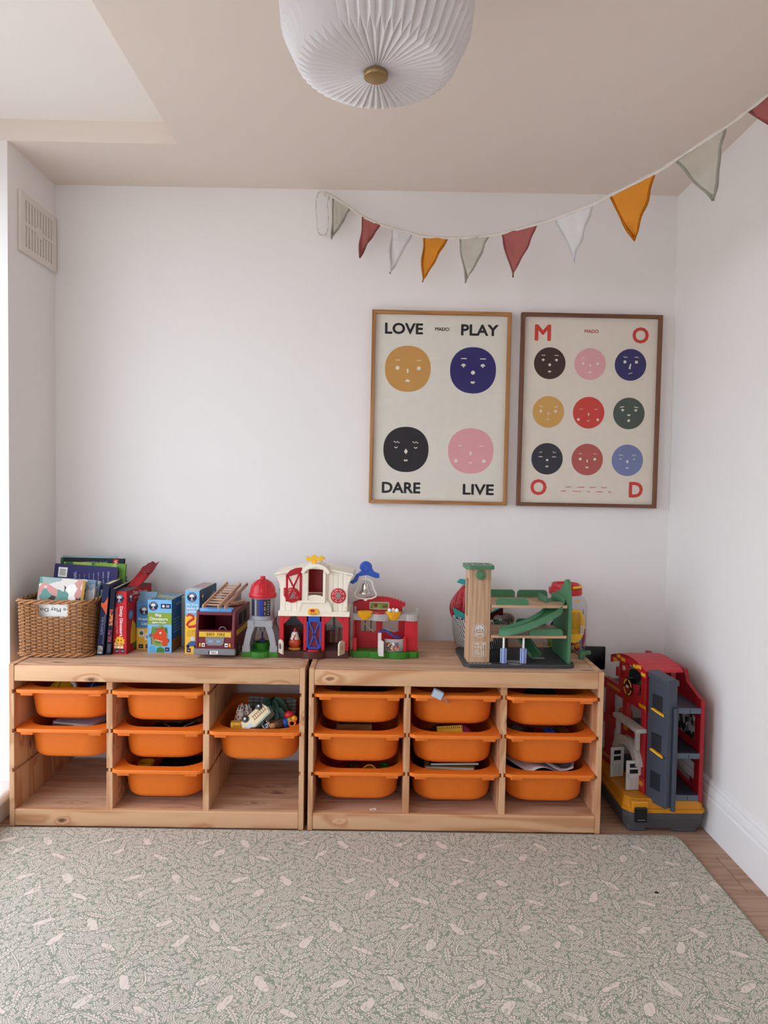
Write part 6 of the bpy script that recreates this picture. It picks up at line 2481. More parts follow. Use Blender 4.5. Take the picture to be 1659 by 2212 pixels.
# side block and pillars
bm = bmesh.new()
box(bm, (0.066, 0.012, 0.022), (0.110, 0.074, 0.135), 0.002, 2)
sbk = obj('side_block', bm, RED, cp)
bm = bmesh.new()
box(bm, (0.070, 0.0108, 0.034), (0.104, 0.0126, 0.068), 0.001, 1)
box(bm, (0.075, 0.0108, 0.080), (0.100, 0.0126, 0.124), 0.001, 1)
obj('relief_panel', bm, RED, sbk)
bm = bmesh.new()
box(bm, (-0.110, 0.006, 0.022), (-0.097, 0.020, 0.066), 0.002, 2)
obj('post', bm, RED, cp)
bm = bmesh.new()
box(bm, (-0.110, 0.018, 0.022), (-0.104, 0.064, 0.140), 0.001, 1)
obj('end_wall', bm, RED, cp)
# grey nesting ledge
bm = bmesh.new()
outl = [(-0.110, 0.060), (-0.110, 0.010), (-0.045, 0.008)] + [(-0.014 + 0.027 * math.cos(math.radians(a)), 0.006 + 0.012 * math.sin(math.radians(a))) for a in range(200, 341, 20)] + [(0.015, 0.008), (0.066, 0.010), (0.068, 0.004)] + [(0.090 + 0.024 * math.cos(math.radians(a)), 0.012 + 0.014 * math.sin(math.radians(a))) for a in range(210, 361, 25)] + [(0.114, 0.060)]
prism(bm, outl, 0.126, 0.149, 'XY', 0.0015)
obj('nest_ledge', bm, GREY, cp)
for x0, x1 in ((-0.108, -0.100), (0.058, 0.066), (0.106, 0.114)):
    bm = bmesh.new()
    box(bm, (x0, 0.044, 0.148), (x1, 0.062, 0.166), 0.002, 2)
    obj('ledge_stub', bm, GREY, cp)
for cx in (-0.070, 0.026):
    bm = bmesh.new()
    lathe(bm, [(0, 0.128), (0.010, 0.128), (0.019, 0.136), (0.0245, 0.150), (0.0255, 0.156), (0.022, 0.155), (0.016, 0.146), (0, 0.143)], 30, M=T(cx, 0.014, 0) @ Matrix.Diagonal((1, 0.8, 1, 1)))
    for i in range(26):
        a = math.pi + math.pi * i / 25
        tube(bm, [(cx + math.cos(a) * 0.0255, 0.014 + math.sin(a) * 0.0205, 0.157), (cx + math.cos(a) * 0.022, 0.014 + math.sin(a) * 0.0185, 0.142), (cx + math.cos(a) * 0.010, 0.014 + math.sin(a) * 0.010, 0.129)], 0.0015, 5)
    nt = obj('straw_nest', bm, YELLOW, cp, smooth=True)
    if cx > 0:
        for ex, ey in ((-0.013, 0.0), (0.0, 0.006), (0.012, -0.001)):
            bm = bmesh.new()
            ball(bm, (cx + ex, 0.014 + ey, 0.159), 0.0072, (0.95, 0.95, 1.25), 16, 10)
            obj('egg', bm, WHITE, nt, smooth=True)
bm = bmesh.new()
cyl(bm, (-0.022, 0.016, 0.151), 0.018, 0.006, n=30, bev=0.002, M=Matrix.Diagonal((1, 0.8, 1, 1)))
obj('push_button', bm, RED, cp, smooth=True)
# perch rods seen in the openings, ramp, fence and gate
bm = bmesh.new()
tube(bm, [(-0.084, 0.055, 0.118), (-0.040, 0.050, 0.078)], 0.002, 6)
tube(bm, [(-0.010, 0.055, 0.092), (0.036, 0.050, 0.079)], 0.002, 6)
obj('perch', bm, LGREY, cp)
for x in (-0.070, -0.050):
    bm = bmesh.new()
    box(bm, (x - 0.0015, 0.0605, 0.078), (x + 0.0015, 0.063, 0.120))
    obj('window_bar', bm, DARK, cp)
bm = bmesh.new()
strip(bm, [[(-0.022 + 0.075 * i / 14, -0.004 + 0.022 * j / 2 + 0.004 * math.sin(i * 0.5), 0.091 - 0.014 * i / 14 + 0.006 * math.sin(i * 0.42)) for i in range(15)] for j in range(3)])
o = obj('ramp', bm, BLUE, cp, smooth=True, label='blue wavy ramp')
o.modifiers.new('thickness', 'SOLIDIFY').thickness = 0.003
for i in range(12):
    bm = bmesh.new()
    x = -0.019 + 0.0062 * i
    box(bm, (x, -0.005, 0), (x + 0.0012, 0.016, 0.0015), M=T(0, 0, 0.0925 - 0.0012 * i + 0.006 * math.sin(i * 0.5)))
    obj('ramp_tread', bm, NAVYP, o)
bm = bmesh.new()
fa = [(0.030 + 0.034 * math.cos(math.radians(a)), 0.006 + 0.014 * math.sin(math.radians(a))) for a in range(190, 351, 10)]
strip(bm, [[(x, y, z) for x, y in fa] for z in (0.0225, 0.045, 0.066)])
fo = obj('curved_fence', bm, GREY, cp, smooth=True)
fo.modifiers.new('thickness', 'SOLIDIFY').thickness = 0.004
bm = bmesh.new()
fa2 = [(0.030 + 0.035 * math.cos(math.radians(a)), 0.006 + 0.0155 * math.sin(math.radians(a))) for a in range(225, 301, 10)]
strip(bm, [[(x, y - 0.001, z) for x, y in fa2] for z in (0.028, 0.042, 0.056)])
so2 = obj('fence_sticker', bm, patches('farm_sticker', ['#d8cfae', '#4a3a30', '#c4a23a', '#a83a2c', '#4f7aa0', '#e5dfcc'], 120), fo)
bm = bmesh.new()
box(bm, (0.062, -0.002, 0.0225), (0.072, 0.012, 0.074), 0.0015, 1)
obj('fence_post', bm, RED, cp)
bm = bmesh.new()
prism(bm, [(0, 0), (0.012, 0), (0.012, 0.040), (0.006, 0.044), (0, 0.040)], -0.003, 0.003, 'XZ', 0.001, M=T(-0.022, -0.012, 0.010) @ RZ(-25) @ Matrix.Diagonal((1.6, 1, 1.25, 1)))
box(bm, (-0.025, -0.013, 0.020), (-0.013, -0.002, 0.088), 0.001, 1)
obj('gate', bm, plastic('#cfc9bf'), cp)

# ------------------------------------------------------------------ wooden toy garage
ga = thing('toy_garage', 'wooden toy car garage with green ramps and a tall lift tower', 'toy garage', (1.625, -0.285, ST), 1.5)
GB = T(0, 0, 0)
bm = bmesh.new()
lp = rrect(0.365, 0.250, 0.028, 6)
loft(bm, [[(x, y, 0) for x, y in lp], [(x, y, 0.009) for x, y in lp], [(x * 0.99, y * 0.985, 0.012) for x, y in lp]], cap0=True, cap1=True)
gb = obj('base_board', bm, CHAR, ga)
WL = paper('#d6d3cf')
bm = bmesh.new()
for i in range(6):
    x = -0.168 + i * 0.0125
    prism(bm, [(x, -0.118), (x + 0.005, -0.118), (x + 0.013, -0.110), (x + 0.008, -0.110)], 0.0118, 0.0125, 'XY')
obj('hazard_stripe', bm, WL, gb)
bm = bmesh.new()
for j in range(3):
    for s in (-1, 1):
        prism(bm, [(-0.015, -0.068 - j * 0.007), (-0.015 + s * 0.022, -0.073 - j * 0.007), (-0.015 + s * 0.022, -0.0745 - j * 0.007), (-0.015, -0.0695 - j * 0.007)], 0.0118, 0.0125, 'XY')
        prism(bm, [(0.080, -0.028 - j * 0.007), (0.080 + s * 0.022, -0.024 - j * 0.007), (0.080 + s * 0.022, -0.0255 - j * 0.007), (0.080, -0.0295 - j * 0.007)], 0.0118, 0.0125, 'XY')
prism(bm, arcp(-0.015, -0.105, 0.021, 0.0015, 0, 359, 30), 0.0118, 0.0125, 'XY')
for i in range(5):
    prism(bm, bar(-0.025 + i * 0.005, -0.105, 0.002, 0.010, 20), 0.0118, 0.0125, 'XY')
obj('road_marking', bm, WL, gb)
# lift tower: front plate, back plate and a side, hollow between
TX0, TX1, TY0 = -0.170, -0.098, -0.104
bm = bmesh.new()
box(bm, (TX0, TY0, 0.012), (TX1, TY0 + 0.010, 0.318), 0.0012, 1)
tw = obj('tower_front', bm, RUBBERWOOD, ga)
bm = bmesh.new()
box(bm, (TX0, TY0 + 0.066, 0.012), (TX1, TY0 + 0.076, 0.318), 0.0012, 1)
obj('tower_back', bm, RUBBERWOOD, ga)
bm = bmesh.new()
box(bm, (TX0, TY0 + 0.010, 0.012), (TX0 + 0.008, TY0 + 0.066, 0.16), 0.001, 1)
box(bm, (TX0, TY0 + 0.010, 0.285), (TX0 + 0.008, TY0 + 0.066, 0.318), 0.001, 1)
obj('tower_side', bm, BEECH['Z'], ga)
bm = bmesh.new()
lp = rrect(0.094, 0.096, 0.016, 5, (TX0 + TX1) / 2, TY0 + 0.040)
loft(bm, [[(x, y, 0.318) for x, y in lp], [(x, y, 0.330) for x, y in lp]], cap0=True, cap1=True)
cpn = obj('tower_cap', bm, LEAFG, ga)
bm = bmesh.new()
o1 = rrect(0.080, 0.080, 0.014, 5, (TX0 + TX1) / 2, TY0 + 0.040)
i1 = rrect(0.074, 0.074, 0.012, 5, (TX0 + TX1) / 2, TY0 + 0.040)
loft(bm, [[(x, y, 0.3304) for x, y in o1], [(x, y, 0.3304) for x, y in i1]])
for x0, x1, y0, y1 in ((-0.022, -0.018, -0.018, 0.018), (0.018, 0.022, -0.018, 0.018), (-0.018, 0.018, -0.002, 0.002)):
    cx, cy = (TX0 + TX1) / 2, TY0 + 0.040
    box(bm, (cx + x0, cy + y0, 0.3302), (cx + x1, cy + y1, 0.3306))
obj('helipad_print', bm, WL, cpn)
bm = bmesh.new()
cyl(bm, (-0.133, TY0 - 0.007, 0.300), 0.0135, 0.014, 'Y', 36, bev=0.002)
cyl(bm, (-0.133, TY0 - 0.0145, 0.300), 0.009, 0.003, 'Y', 30, bev=0.001)
for i in range(18):
    a = 2 * math.pi * i / 18
    cyl(bm, (-0.133 + 0.0135 * math.cos(a), TY0 - 0.007, 0.300 + 0.0135 * math.sin(a)), 0.0014, 0.012, 'Y', 6)
obj('knob', bm, LEAFG, ga, smooth=True)
CX = (TX0 + TX1) / 2 + 0.002
yf = TY0 - 0.0008
bm = bmesh.new()                                   # round badge: car front over a spanner
prism(bm, arcp(CX, 0.118, 0.0225, 0.0014, 0, 359.9, 40), yf - 0.0004, yf + 0.0004, 'XZ')
prism(bm, half(CX, 0.122, 0.0145), yf - 0.0004, yf + 0.0004, 'XZ')
prism(bm, rrect(0.031, 0.008, 0.003, 3, CX, 0.1195), yf - 0.0004, yf + 0.0004, 'XZ')
prism(bm, bar(CX, 0.106, 0.020, 0.004), yf - 0.0004, yf + 0.0004, 'XZ')
for s in (-1, 1):
    prism(bm, arcp(CX + s * 0.012, 0.106, 0.005, 0.0028, 50 if s > 0 else 230, 310 if s > 0 else 490, 12), yf - 0.0004, yf + 0.0004, 'XZ')
obj('badge_print', bm, WL, tw)
bm = bmesh.new()
for s in (-1, 1):
    prism(bm, disc(CX + s * 0.0092, 0.1195, 0.0028, 0, 14), yf - 0.0008, yf, 'XZ')
prism(bm, bar(CX, 0.1200, 0.008, 0.003), yf - 0.0008, yf, 'XZ')
prism(bm, bar(CX, 0.130, 0.0007, 0.013), yf - 0.0008, yf, 'XZ')
obj('badge_detail', bm, paper('#8f7060'), tw)
bm = bmesh.new()                                   # tool board print
o1 = rrect(0.044, 0.047, 0.003, 3, CX, 0.057)
i1 = rrect(0.0415, 0.0445, 0.0025, 3, CX, 0.057)
loft(bm, [[(x, yf - 0.0002, z) for x, z in o1], [(x, yf - 0.0002, z) for x, z in i1]])
tools = [bar(CX - 0.006, 0.074, 0.011, 0.005), bar(CX - 0.015, 0.0745, 0.007, 0.0015), bar(CX + 0.013, 0.0745, 0.012, 0.004), bar(CX + 0.013, 0.065, 0.0025, 0.015), arcp(CX - 0.013, 0.064, 0.0035, 0.0016, 0, 359, 14),
         bar(CX - 0.003, 0.064, 0.004, 0.009), bar(CX + 0.004, 0.062, 0.0018, 0.014, 12), bar(CX + 0.0065, 0.062, 0.0018, 0.014, -12), bar(CX - 0.009, 0.055, 0.011, 0.002, 8), bar(CX - 0.009, 0.049, 0.011, 0.0025),
         bar(CX - 0.0075, 0.042, 0.014, 0.0028), bar(CX + 0.007, 0.045, 0.0025, 0.016), bar(CX + 0.014, 0.045, 0.003, 0.017)]
for s in (-1, 1):
    tools.append(arcp(CX - 0.009 + s * 0.006, 0.049, 0.003, 0.0016, 60 if s > 0 else 240, 300 if s > 0 else 480, 8))
    tools.append(arcp(CX - 0.0075 + s * 0.008, 0.042, 0.0034, 0.0018, 60 if s > 0 else 240, 300 if s > 0 else 480, 8))
for tpts in tools:
    prism(bm, tpts, yf - 0.0004, yf + 0.0004, 'XZ')
obj('tool_print', bm, WL, tw)
# decks
for z, y1 in ((0.103, 0.078), (0.202, 0.070)):
    bm = bmesh.new()
    lp = [(-0.098, -0.104 + 0.014), (-0.094, -0.104), (0.154, -0.104), (0.158, -0.098), (0.158, y1), (-0.098, y1)]
    prism(bm, lp, z - 0.009, z, 'XY', 0.001)
    dk = obj('deck', bm, BEECH['X'], ga)
    bm = bmesh.new()
    for i in range(5):
        x = -0.05 + i * 0.045
        prism(bm, [(x, y1 - 0.006), (x + 0.002, y1 - 0.006), (x + 0.022, -0.05), (x + 0.020, -0.05)], z - 0.0002, z + 0.0005, 'XY')
    obj('bay_lines', bm, WL, dk)
    bm = bmesh.new()
    box(bm, (-0.098, -0.092, z - 0.022), (-0.084, -0.080, z - 0.009), 0.001, 1)
    obj('deck_bracket', bm, BEECH['Z'], ga)


def barrier(x0, x1, y, z, h=0.026, m=LEAFG):
    bm = bmesh.new()
    r = 0.012
    pts = [(x0, z), (x1, z)] + [(x1 - r + r * math.cos(math.radians(a)), z + h - r + r * math.sin(math.radians(a))) for a in range(0, 91, 15)] + [(x0 + r + r * math.cos(math.radians(a)), z + h - r + r * math.sin(math.radians(a))) for a in range(90, 181, 15)]
    prism(bm, pts, y - 0.004, y + 0.004, 'XZ', 0.0008)
    obj('barrier', bm, m, ga)


barrier(-0.080, 0.026, -0.100, 0.202, 0.022)
barrier(-0.090, 0.018, 0.066, 0.202, 0.026)
barrier(0.026, 0.132, 0.066, 0.202, 0.026)
barrier(0.032, 0.142, -0.100, 0.103, 0.022)
barrier(0.026, 0.132, 0.074, 0.103, 0.022)
barrier(-0.092, -0.030, 0.074, 0.103, 0.018, DLEAF)
# end panel
bm = bmesh.new()
prism(bm, [(-0.106, 0.012), (0.078, 0.012), (0.078, 0.200), (0.060, 0.225), (0.010, 0.236), (-0.040, 0.262)] + [(-0.068 + 0.022 * math.cos(math.radians(a)), 0.268 + 0.016 * math.sin(math.radians(a))) for a in range(20, 161, 20)] + [(-0.100, 0.245), (-0.106, 0.210)], 0.158, 0.169, 'YZ', 0.0012)
obj('end_panel', bm, LEAFG, ga)


# curved slides: trough cross-section swept along a path
def slide(name, path, w, wall, mat):
    bm = bmesh.new()
    rows = []
    P = dense(path, 6)
    for i, p in enumerate(P):
        d_ = (P[min(i + 1, len(P) - 1)] - P[max(i - 1, 0)])
        d_.z = 0
        d_.normalize()
        n_ = Vector((d_.y, -d_.x, 0))
        rows.append([p - n_ * w / 2 + Vector((0, 0, wall)), p - n_ * w / 2, p + n_ * w / 2, p + n_ * w / 2 + Vector((0, 0, wall))])
    strip(bm, rows)
    o = obj(name, bm, mat, ga, smooth=True)
    o.modifiers.new('thickness', 'SOLIDIFY').thickness = 0.0035
    return o


slide('upper_ramp', [(0.112, 0.020, 0.204), (0.128, -0.022, 0.200), (0.128, -0.062, 0.190), (0.104, -0.096, 0.170), (0.060, -0.112, 0.147), (0.010, -0.116, 0.126), (-0.035, -0.114, 0.112), (-0.066, -0.106, 0.106)], 0.060, 0.023, LEAFG)
slide('lower_ramp', [(-0.005, 0.052, 0.101), (0.020, 0.040, 0.085), (0.045, 0.012, 0.055), (0.062, -0.014, 0.028), (0.074, -0.034, 0.0145)], 0.050, 0.014, LEAFG)
# rollers of the car wash
STRIPE = plastic('#6f86c4', 0.5)
for x in (-0.052, 0.013):
    bm = bmesh.new()
    cyl(bm, (x, -0.104, 0.054), 0.0036, 0.084, n=14)
    obj('roller_rod', bm, WHITE, ga, smooth=True)
    bm = bmesh.new()
    cyl(bm, (x, -0.104, 0.037), 0.0088, 0.048, n=20)
    ro = obj('roller', bm, STRIPE, ga, smooth=True)
    for i in range(10):
        a = 2 * math.pi * i / 10
        bm = bmesh.new()
        cyl(bm, (x + 0.0088 * math.cos(a), -0.104 + 0.0088 * math.sin(a), 0.037), 0.0019, 0.048, n=8)
        obj('bristle_strip', bm, plastic('#b9c4dd') if i % 2 else STRIPE, ro, smooth=True)

# small green block that came off the garage
gk = thing('toy_bracket', 'small green L-shaped toy bracket at the back of the shelf top', 'toy part', (1.868, -0.272, ST), -6)
bm = bmesh.new()
prism(bm, [(-0.011, 0), (0.006, 0), (0.007, 0.012), (0.010, 0.017), (0.026, 0.019), (0.027, 0.028), (-0.012, 0.028)], -0.012, 0.012, 'XZ', 0.0012)
obj('bracket', bm, LEAFG, gk)
bm = bmesh.new()
box(bm, (-0.008, -0.008, 0.0276), (0.014, 0.008, 0.0288), 0.0004, 1)
obj('slot', bm, DLEAF, gk)

# ------------------------------------------------------------------ black and white rope basket with soft toys
def zigzag():
    k = NT('rope_zigzag')
    co = k.coord()
    sep = k.n('ShaderNodeSeparateXYZ')
    k.l(co, sep.inputs[0])
    ang = k.math('ARCTAN2', sep.outputs[1], sep.outputs[0])
    u = k.math('MULTIPLY', ang, 11.0)
    row = k.math('FLOOR', k.math('MULTIPLY', sep.outputs[2], 150.0))
    par = k.math('MODULO', row, 2.0)
    fz = k.math('FRACT', k.math('MULTIPLY', sep.outputs[2], 150.0))
    ph = k.math('ADD', k.math('ADD', u, k.math('MULTIPLY', fz, 0.55)), k.math('MULTIPLY', row, 0.33))
    f = k.math('FRACT', ph)
    m = k.math('GREATER_THAN', f, 0.5)
    k.base(k.mix(m, '#161617', '#dcd8d2'))
    k.rough(0.85)
    k.bump(k.math('SINE', k.math('MULTIPLY', sep.outputs[2], 942.0)), 0.5, 0.002)
    return k.m


rb = thing('rope_basket', 'round black and white zigzag rope basket behind the toy garage', 'basket', (1.537, -0.122, ST))
bm = bmesh.new()
prof = [(0, 0.001), (0.080, 0.001), (0.088, 0.010), (0.0985, 0.045), (0.103, 0.085), (0.102, 0.112), (0.101, 0.116), (0.096, 0.115), (0.097, 0.085), (0.092, 0.045), (0.082, 0.014), (0, 0.008)]
lathe(bm, prof, 48)
obj('rope_body', bm, zigzag(), rb, smooth=True)
bm = bmesh.new()
torus(bm, (0, 0, 0.115), 0.0985, 0.0042, 'Z', 48, 8)
obj('rim', bm, patches('rope_rim', ['#161617', '#d9d5cf', '#1b1b1d', '#cfcac4'], 120), rb, smooth=True)
# red fan-backed soft toy with teal fins
sd = thing('soft_toy', 'shiny red pleated soft toy with teal fins sitting in the rope basket', 'soft toy', (1.478, -0.118, ST + 0.012), -8)


def sequin(c1, c2):
    k = NT('crinkled_foil')
    nz = k.noise(k.coord(), 90, 4, 0.7)
    k.base(k.mix(k.ramp(nz, [(0.4, 0.0), (0.65, 1.0)]), c1, c2))
    k.rough(0.35)
    k.bump(nz, 0.5, 0.004)
    return k.m


REDF = sequin('#7c1018', '#c3262e')
bm = bmesh.new()
rows = []
for j in range(13):
    f = j / 12
    a = math.radians(178 - 150 * f)
    rr = []
    for i in range(17):
        g = i / 16
        rad = 0.012 + 0.070 * math.sin(math.pi * min(1, g * 0.5 + 0.0))
        zz = 0.060 + 0.155 * g
        width = 0.052 * math.sin(math.pi * (0.12 + 0.83 * g)) + 0.004
        pleat = 0.006 * math.sin(f * math.pi * 7) * math.sin(math.pi * g)
        rr.append(((width + pleat) * math.cos(a) + 0.006, -(0.038 * math.sin(math.pi * (0.1 + 0.8 * g)) + pleat) * math.sin(a), zz))
    rows.append(rr)
strip(bm, rows)
lathe(bm, [(0, 0.0), (0.04, 0.0), (0.046, 0.05), (0.036, 0.13), (0.022, 0.19), (0, 0.21)], 24, M=T(0.006, 0.012, 0.0))
obj('pleated_body', bm, REDF, sd, smooth=True)
for nm, pts in (('fin', [(-0.030, 0.225), (-0.018, 0.238), (-0.002, 0.236), (0.014, 0.240), (0.020, 0.222), (0.0, 0.214)]), ('fin', [(-0.042, 0.142), (-0.030, 0.100), (-0.008, 0.086), (0.030, 0.090), (0.028, 0.112), (0.0, 0.120)])):
    bm = bmesh.new()
    z_ = pts[0][1]
    prism(bm, pts, -0.050 if z_ < 0.2 else -0.004, -0.044 if z_ < 0.2 else 0.004, 'XZ', 0.0015)
    obj(nm, bm, TEAL, sd)
bm = bmesh.new()
for i in range(5):
    a = math.radians(200 + i * 30)
    tube(bm, [(0.006 + (0.050 * math.sin(math.pi * (0.12 + 0.83 * g)) + 0.006) * math.cos(a), (0.038 * math.sin(math.pi * (0.1 + 0.8 * g)) + 0.004) * math.sin(a), 0.060 + 0.155 * g) for g in [q_ / 10 for q_ in range(11)]], 0.0012, 5)
obj('rib', bm, plastic('#d86a70'), sd, smooth=True)
# folded bag and straps in the basket
bg = thing('folded_pouch', 'maroon pouch with teal edging tucked in the rope basket beside the lift tower', 'pouch', (1.560, -0.135, ST + 0.012), 6)
bm = bmesh.new()
prism(bm, [(-0.045, 0.06), (0.050, 0.06), (0.044, 0.142), (0.040, 0.146), (-0.020, 0.118), (-0.045, 0.120)], -0.050, -0.030, 'XZ', 0.004)
obj('pouch_body', bm, cloth('#5a1c22', 'canvas'), bg, smooth=True)
bm = bmesh.new()
tube(bm, [(-0.045, -0.052, 0.118), (-0.020, -0.052, 0.120), (0.010, -0.052, 0.134), (0.040, -0.052, 0.148)], 0.0028, 6)
tube(bm, [(0.026, -0.050, 0.150), (0.026, -0.046, 0.158), (0.034, -0.044, 0.152), (0.040, -0.050, 0.146)], 0.004, 6)
obj('teal_edging', bm, TEAL, bg, smooth=True)
bm = bmesh.new()
box(bm, (-0.045, -0.045, 0.0), (0.045, -0.032, 0.062), 0.003, 1)
obj('pouch_lower', bm, cloth('#5a1c22', 'canvas'), bg)
vb = thing('striped_scarf', 'bundled black, white and ochre striped scarf hanging over the rope basket', 'scarf', (1.605, -0.145, ST + 0.012))


def scarf_mat():
    k = NT('striped_knit')
    w = k.n('ShaderNodeTexWave', wave_type='BANDS', bands_direction='X')
    w.inputs['Scale'].default_value = 60
    w.inputs['Distortion'].default_value = 5
    k.l(k.coord(), w.inputs['Vector'])
    k.base(k.ramp(w.outputs['Fac'], [(0.0, '#121217'), (0.40, '#e2ddd4'), (0.62, '#1b2a6a'), (0.82, '#b9822c')], 'CONSTANT'))
    k.rough(0.9)
    return k.m


bm = bmesh.new()
ball(bm, (-0.008, -0.015, 0.100), 0.034, (1.0, 0.9, 0.75), 20, 12)
ball(bm, (0.022, 0.005, 0.098), 0.030, (1.0, 0.9, 0.7), 20, 12)
lathe(bm, [(0, 0), (0.03, 0), (0.03, 0.09), (0, 0.10)], 16)
obj('bundle', bm, scarf_mat(), vb, smooth=True)
bm = bmesh.new()
torus(bm, (-0.016, -0.036, 0.104), 0.013, 0.0035, 'Y', 20, 8)
obj('loop', bm, scarf_mat(), vb, smooth=True)
lb = thing('lime_ball', 'lime green ball just showing behind the lift tower', 'ball', (1.530, -0.090, ST + 0.012))
bm = bmesh.new()
lathe(bm, [(0, 0), (0.03, 0), (0.03, 0.185), (0, 0.19)], 16)
obj('tube', bm, plastic('#a3b82e'), lb, smooth=True)
bm = bmesh.new()
ball(bm, (0, 0, 0.198), 0.034)
obj('ball_shell', bm, plastic('#a3b82e'), lb, smooth=True)
lb['label'] = 'lime green toy wand just showing behind the lift tower'
lb['category'] = 'toy'
lb.name = 'toy_wand'

# ------------------------------------------------------------------ clear craft jar
jr = thing('craft_jar', 'large clear plastic jar with a red screw lid full of craft pieces', 'jar', (1.842, -0.128, ST))
bm = bmesh.new()
lathe(bm, [(0, 0.001), (0.066, 0.001), (0.073, 0.006), (0.0765, 0.020), (0.0775, 0.170), (0.0745, 0.180), (0.066, 0.190), (0.0565, 0.198), (0.0555, 0.206)], 48)
obj('jar_body', bm, CLEARP, jr, smooth=True)
bm = bmesh.new()
lathe(bm, [(0, 0.235), (0.040, 0.235), (0.048, 0.241), (0.050, 0.236), (0.050, 0.226), (0.058, 0.224), (0.059, 0.220), (0.059, 0.204), (0.057, 0.202), (0.054, 0.204), (0.054, 0.220), (0, 0.222)], 48)
jl = obj('screw_lid', bm, RED, jr, smooth=True)
bm = bmesh.new()
lathe(bm, [(0, 0.2362), (0.030, 0.2362), (0.033, 0.2405), (0.036, 0.2362)], 40)
obj('lid_relief', bm, RED, jl, smooth=True)
bm = bmesh.new()
torus(bm, (0.004, 0, 0.2315), 0.052, 0.0055, 'Z', 36, 8, M=RZ(-75), arc=120)
obj('carry_handle', bm, YELLOW, jr, smooth=True)


def jar_patch(name, mat, a0, az, ra, rz_, r=0.0785, n=26):
    """round label wrapped on the jar: centre angle a0 (deg), centre height az."""
    bm = bmesh.new()
    c = bm.verts.new((r * math.cos(math.radians(a0)), r * math.sin(math.radians(a0)), az))
    ring = []
    for i in range(n):
        t_ = 2 * math.pi * i / n
        a = math.radians(a0) + ra / r * math.cos(t_)
        ring.append(bm.verts.new((r * math.cos(a), r * math.sin(a), az + rz_ * math.sin(t_))))
    for i in range(n):
        bm.faces.new((c, ring[i], ring[(i + 1) % n]))
    return obj(name, bm, mat, jr, smooth=True)


jar_patch('round_label', PYEL, 282, 0.100, 0.050, 0.060, 0.0783)
bm = bmesh.new()
for i in range(16):
    z = 0.145 - i * 0.0048
    w = 0.5 * math.sqrt(max(0, 1 - ((z - 0.10) / 0.055) ** 2))
    for a0 in (278, 292):
        aa = [math.radians(a0 - w * 20 + w * 40 * q_ / 5) for q_ in range(6)]
        strip(bm, [[(0.0788 * math.cos(a), 0.0788 * math.sin(a), z + dz) for a in aa] for dz in (0, 0.0018)])
obj('label_text', bm, paper('#8a6420'), jr)
bm = bmesh.new()
aa = [math.radians(300 + 10 * q_ / 5) for q_ in range(6)]
strip(bm, [[(0.0791 * math.cos(a), 0.0791 * math.sin(a), z) for a in aa] for z in (0.068, 0.098)])
bc = obj('barcode', bm, PWHITE, jr)
bm = bmesh.new()
for i in range(9):
    z = 0.071 + i * 0.0029
    strip(bm, [[(0.0794 * math.cos(a), 0.0794 * math.sin(a), z + dz) for a in aa[1:5]] for dz in (0, 0.0016)])
obj('barcode_bars', bm, paper('#3f556a'), bc)
bm = bmesh.new()
aa = [math.radians(284 + 16 * q_ / 5) for q_ in range(6)]
strip(bm, [[((0.067 + 0.006 * (1 - t_)) * math.cos(a), (0.067 + 0.006 * (1 - t_)) * math.sin(a), 0.184 + 0.006 * t_) for a in aa] for t_ in (0, 1)])
obj('neck_label', bm, PYEL, jr)
cf = thing('felt_sheet', 'folded blue felt sheet standing inside the craft jar', 'felt', (1.842, -0.128, ST + 0.004))
bm = bmesh.new()
strip(bm, [[(0.066 * math.cos(math.radians(235 + 110 * i / 16)), 0.066 * math.sin(math.radians(235 + 110 * i / 16)), z + (0.018 * math.sin(i * 0.4) if z > 0.1 else 0)) for i in range(17)] for z in (0.045, 0.10, 0.145)])
o = obj('felt_fold', bm, cloth('#5c86c0', 'felt_blue'), cf, smooth=True)
o.modifiers.new('thickness', 'SOLIDIFY').thickness = 0.002
bm = bmesh.new()
box(bm, (0.030, -0.048, 0.0), (0.052, -0.040, 0.14), 0.002, 1)
obj('felt_strip', bm, cloth('#7da2cf', 'felt_sky'), cf)
fo_ = thing('foil_bundle', 'crumpled green foil at the bottom of the craft jar', 'foil', (1.820, -0.140, ST + 0.004))
bm = bmesh.new()
ball(bm, (-0.012, -0.010, 0.034), 0.036, (1, 0.8, 0.9), 16, 10)
for v in bm.verts:
    v.co += Vector((random.uniform(-1, 1), random.uniform(-1, 1), random.uniform(-1, 1))) * 0.004
obj('foil', bm, sequin('#2f5a1c', '#8fae2e'), fo_)
bm = bmesh.new()
ball(bm, (0.008, 0.018, 0.070), 0.038, (1, 0.8, 1.0), 16, 10)
obj('dark_wrap', bm, cloth('#27463c', 'tissue'), fo_, smooth=True)
fw_ = thing('paper_flower', 'orange and yellow spiky paper flower at the bottom of the craft jar', 'paper flower', (1.872, -0.172, ST + 0.030), rot=(60, 0, 20))
for i in range(16):
    a = 360 * i / 16
    bm = bmesh.new()
    ln = 0.026 if i % 2 else 0.020
    prism(bm, [(0.003, -0.004), (ln * 0.55, -0.005), (ln, 0.0), (ln * 0.55, 0.005), (0.003, 0.004)], 0, 0.0012, 'XY', M=RZ(a) @ RY(-18 if i % 2 else -38))
    obj('petal', bm, paper('#e08a1a') if i % 2 else paper('#e9a524'), fw_)
bm = bmesh.new()
ball(bm, (0, 0, 0.003), 0.007, (1, 1, 0.6), 12, 8)
obj('centre', bm, paper('#c25a18'), fw_, smooth=True)
pk = thing('pipe_cleaner', 'thick pink chenille strip curled inside the craft jar', 'chenille strip', (1.842, -0.128, ST + 0.004))
bm = bmesh.new()
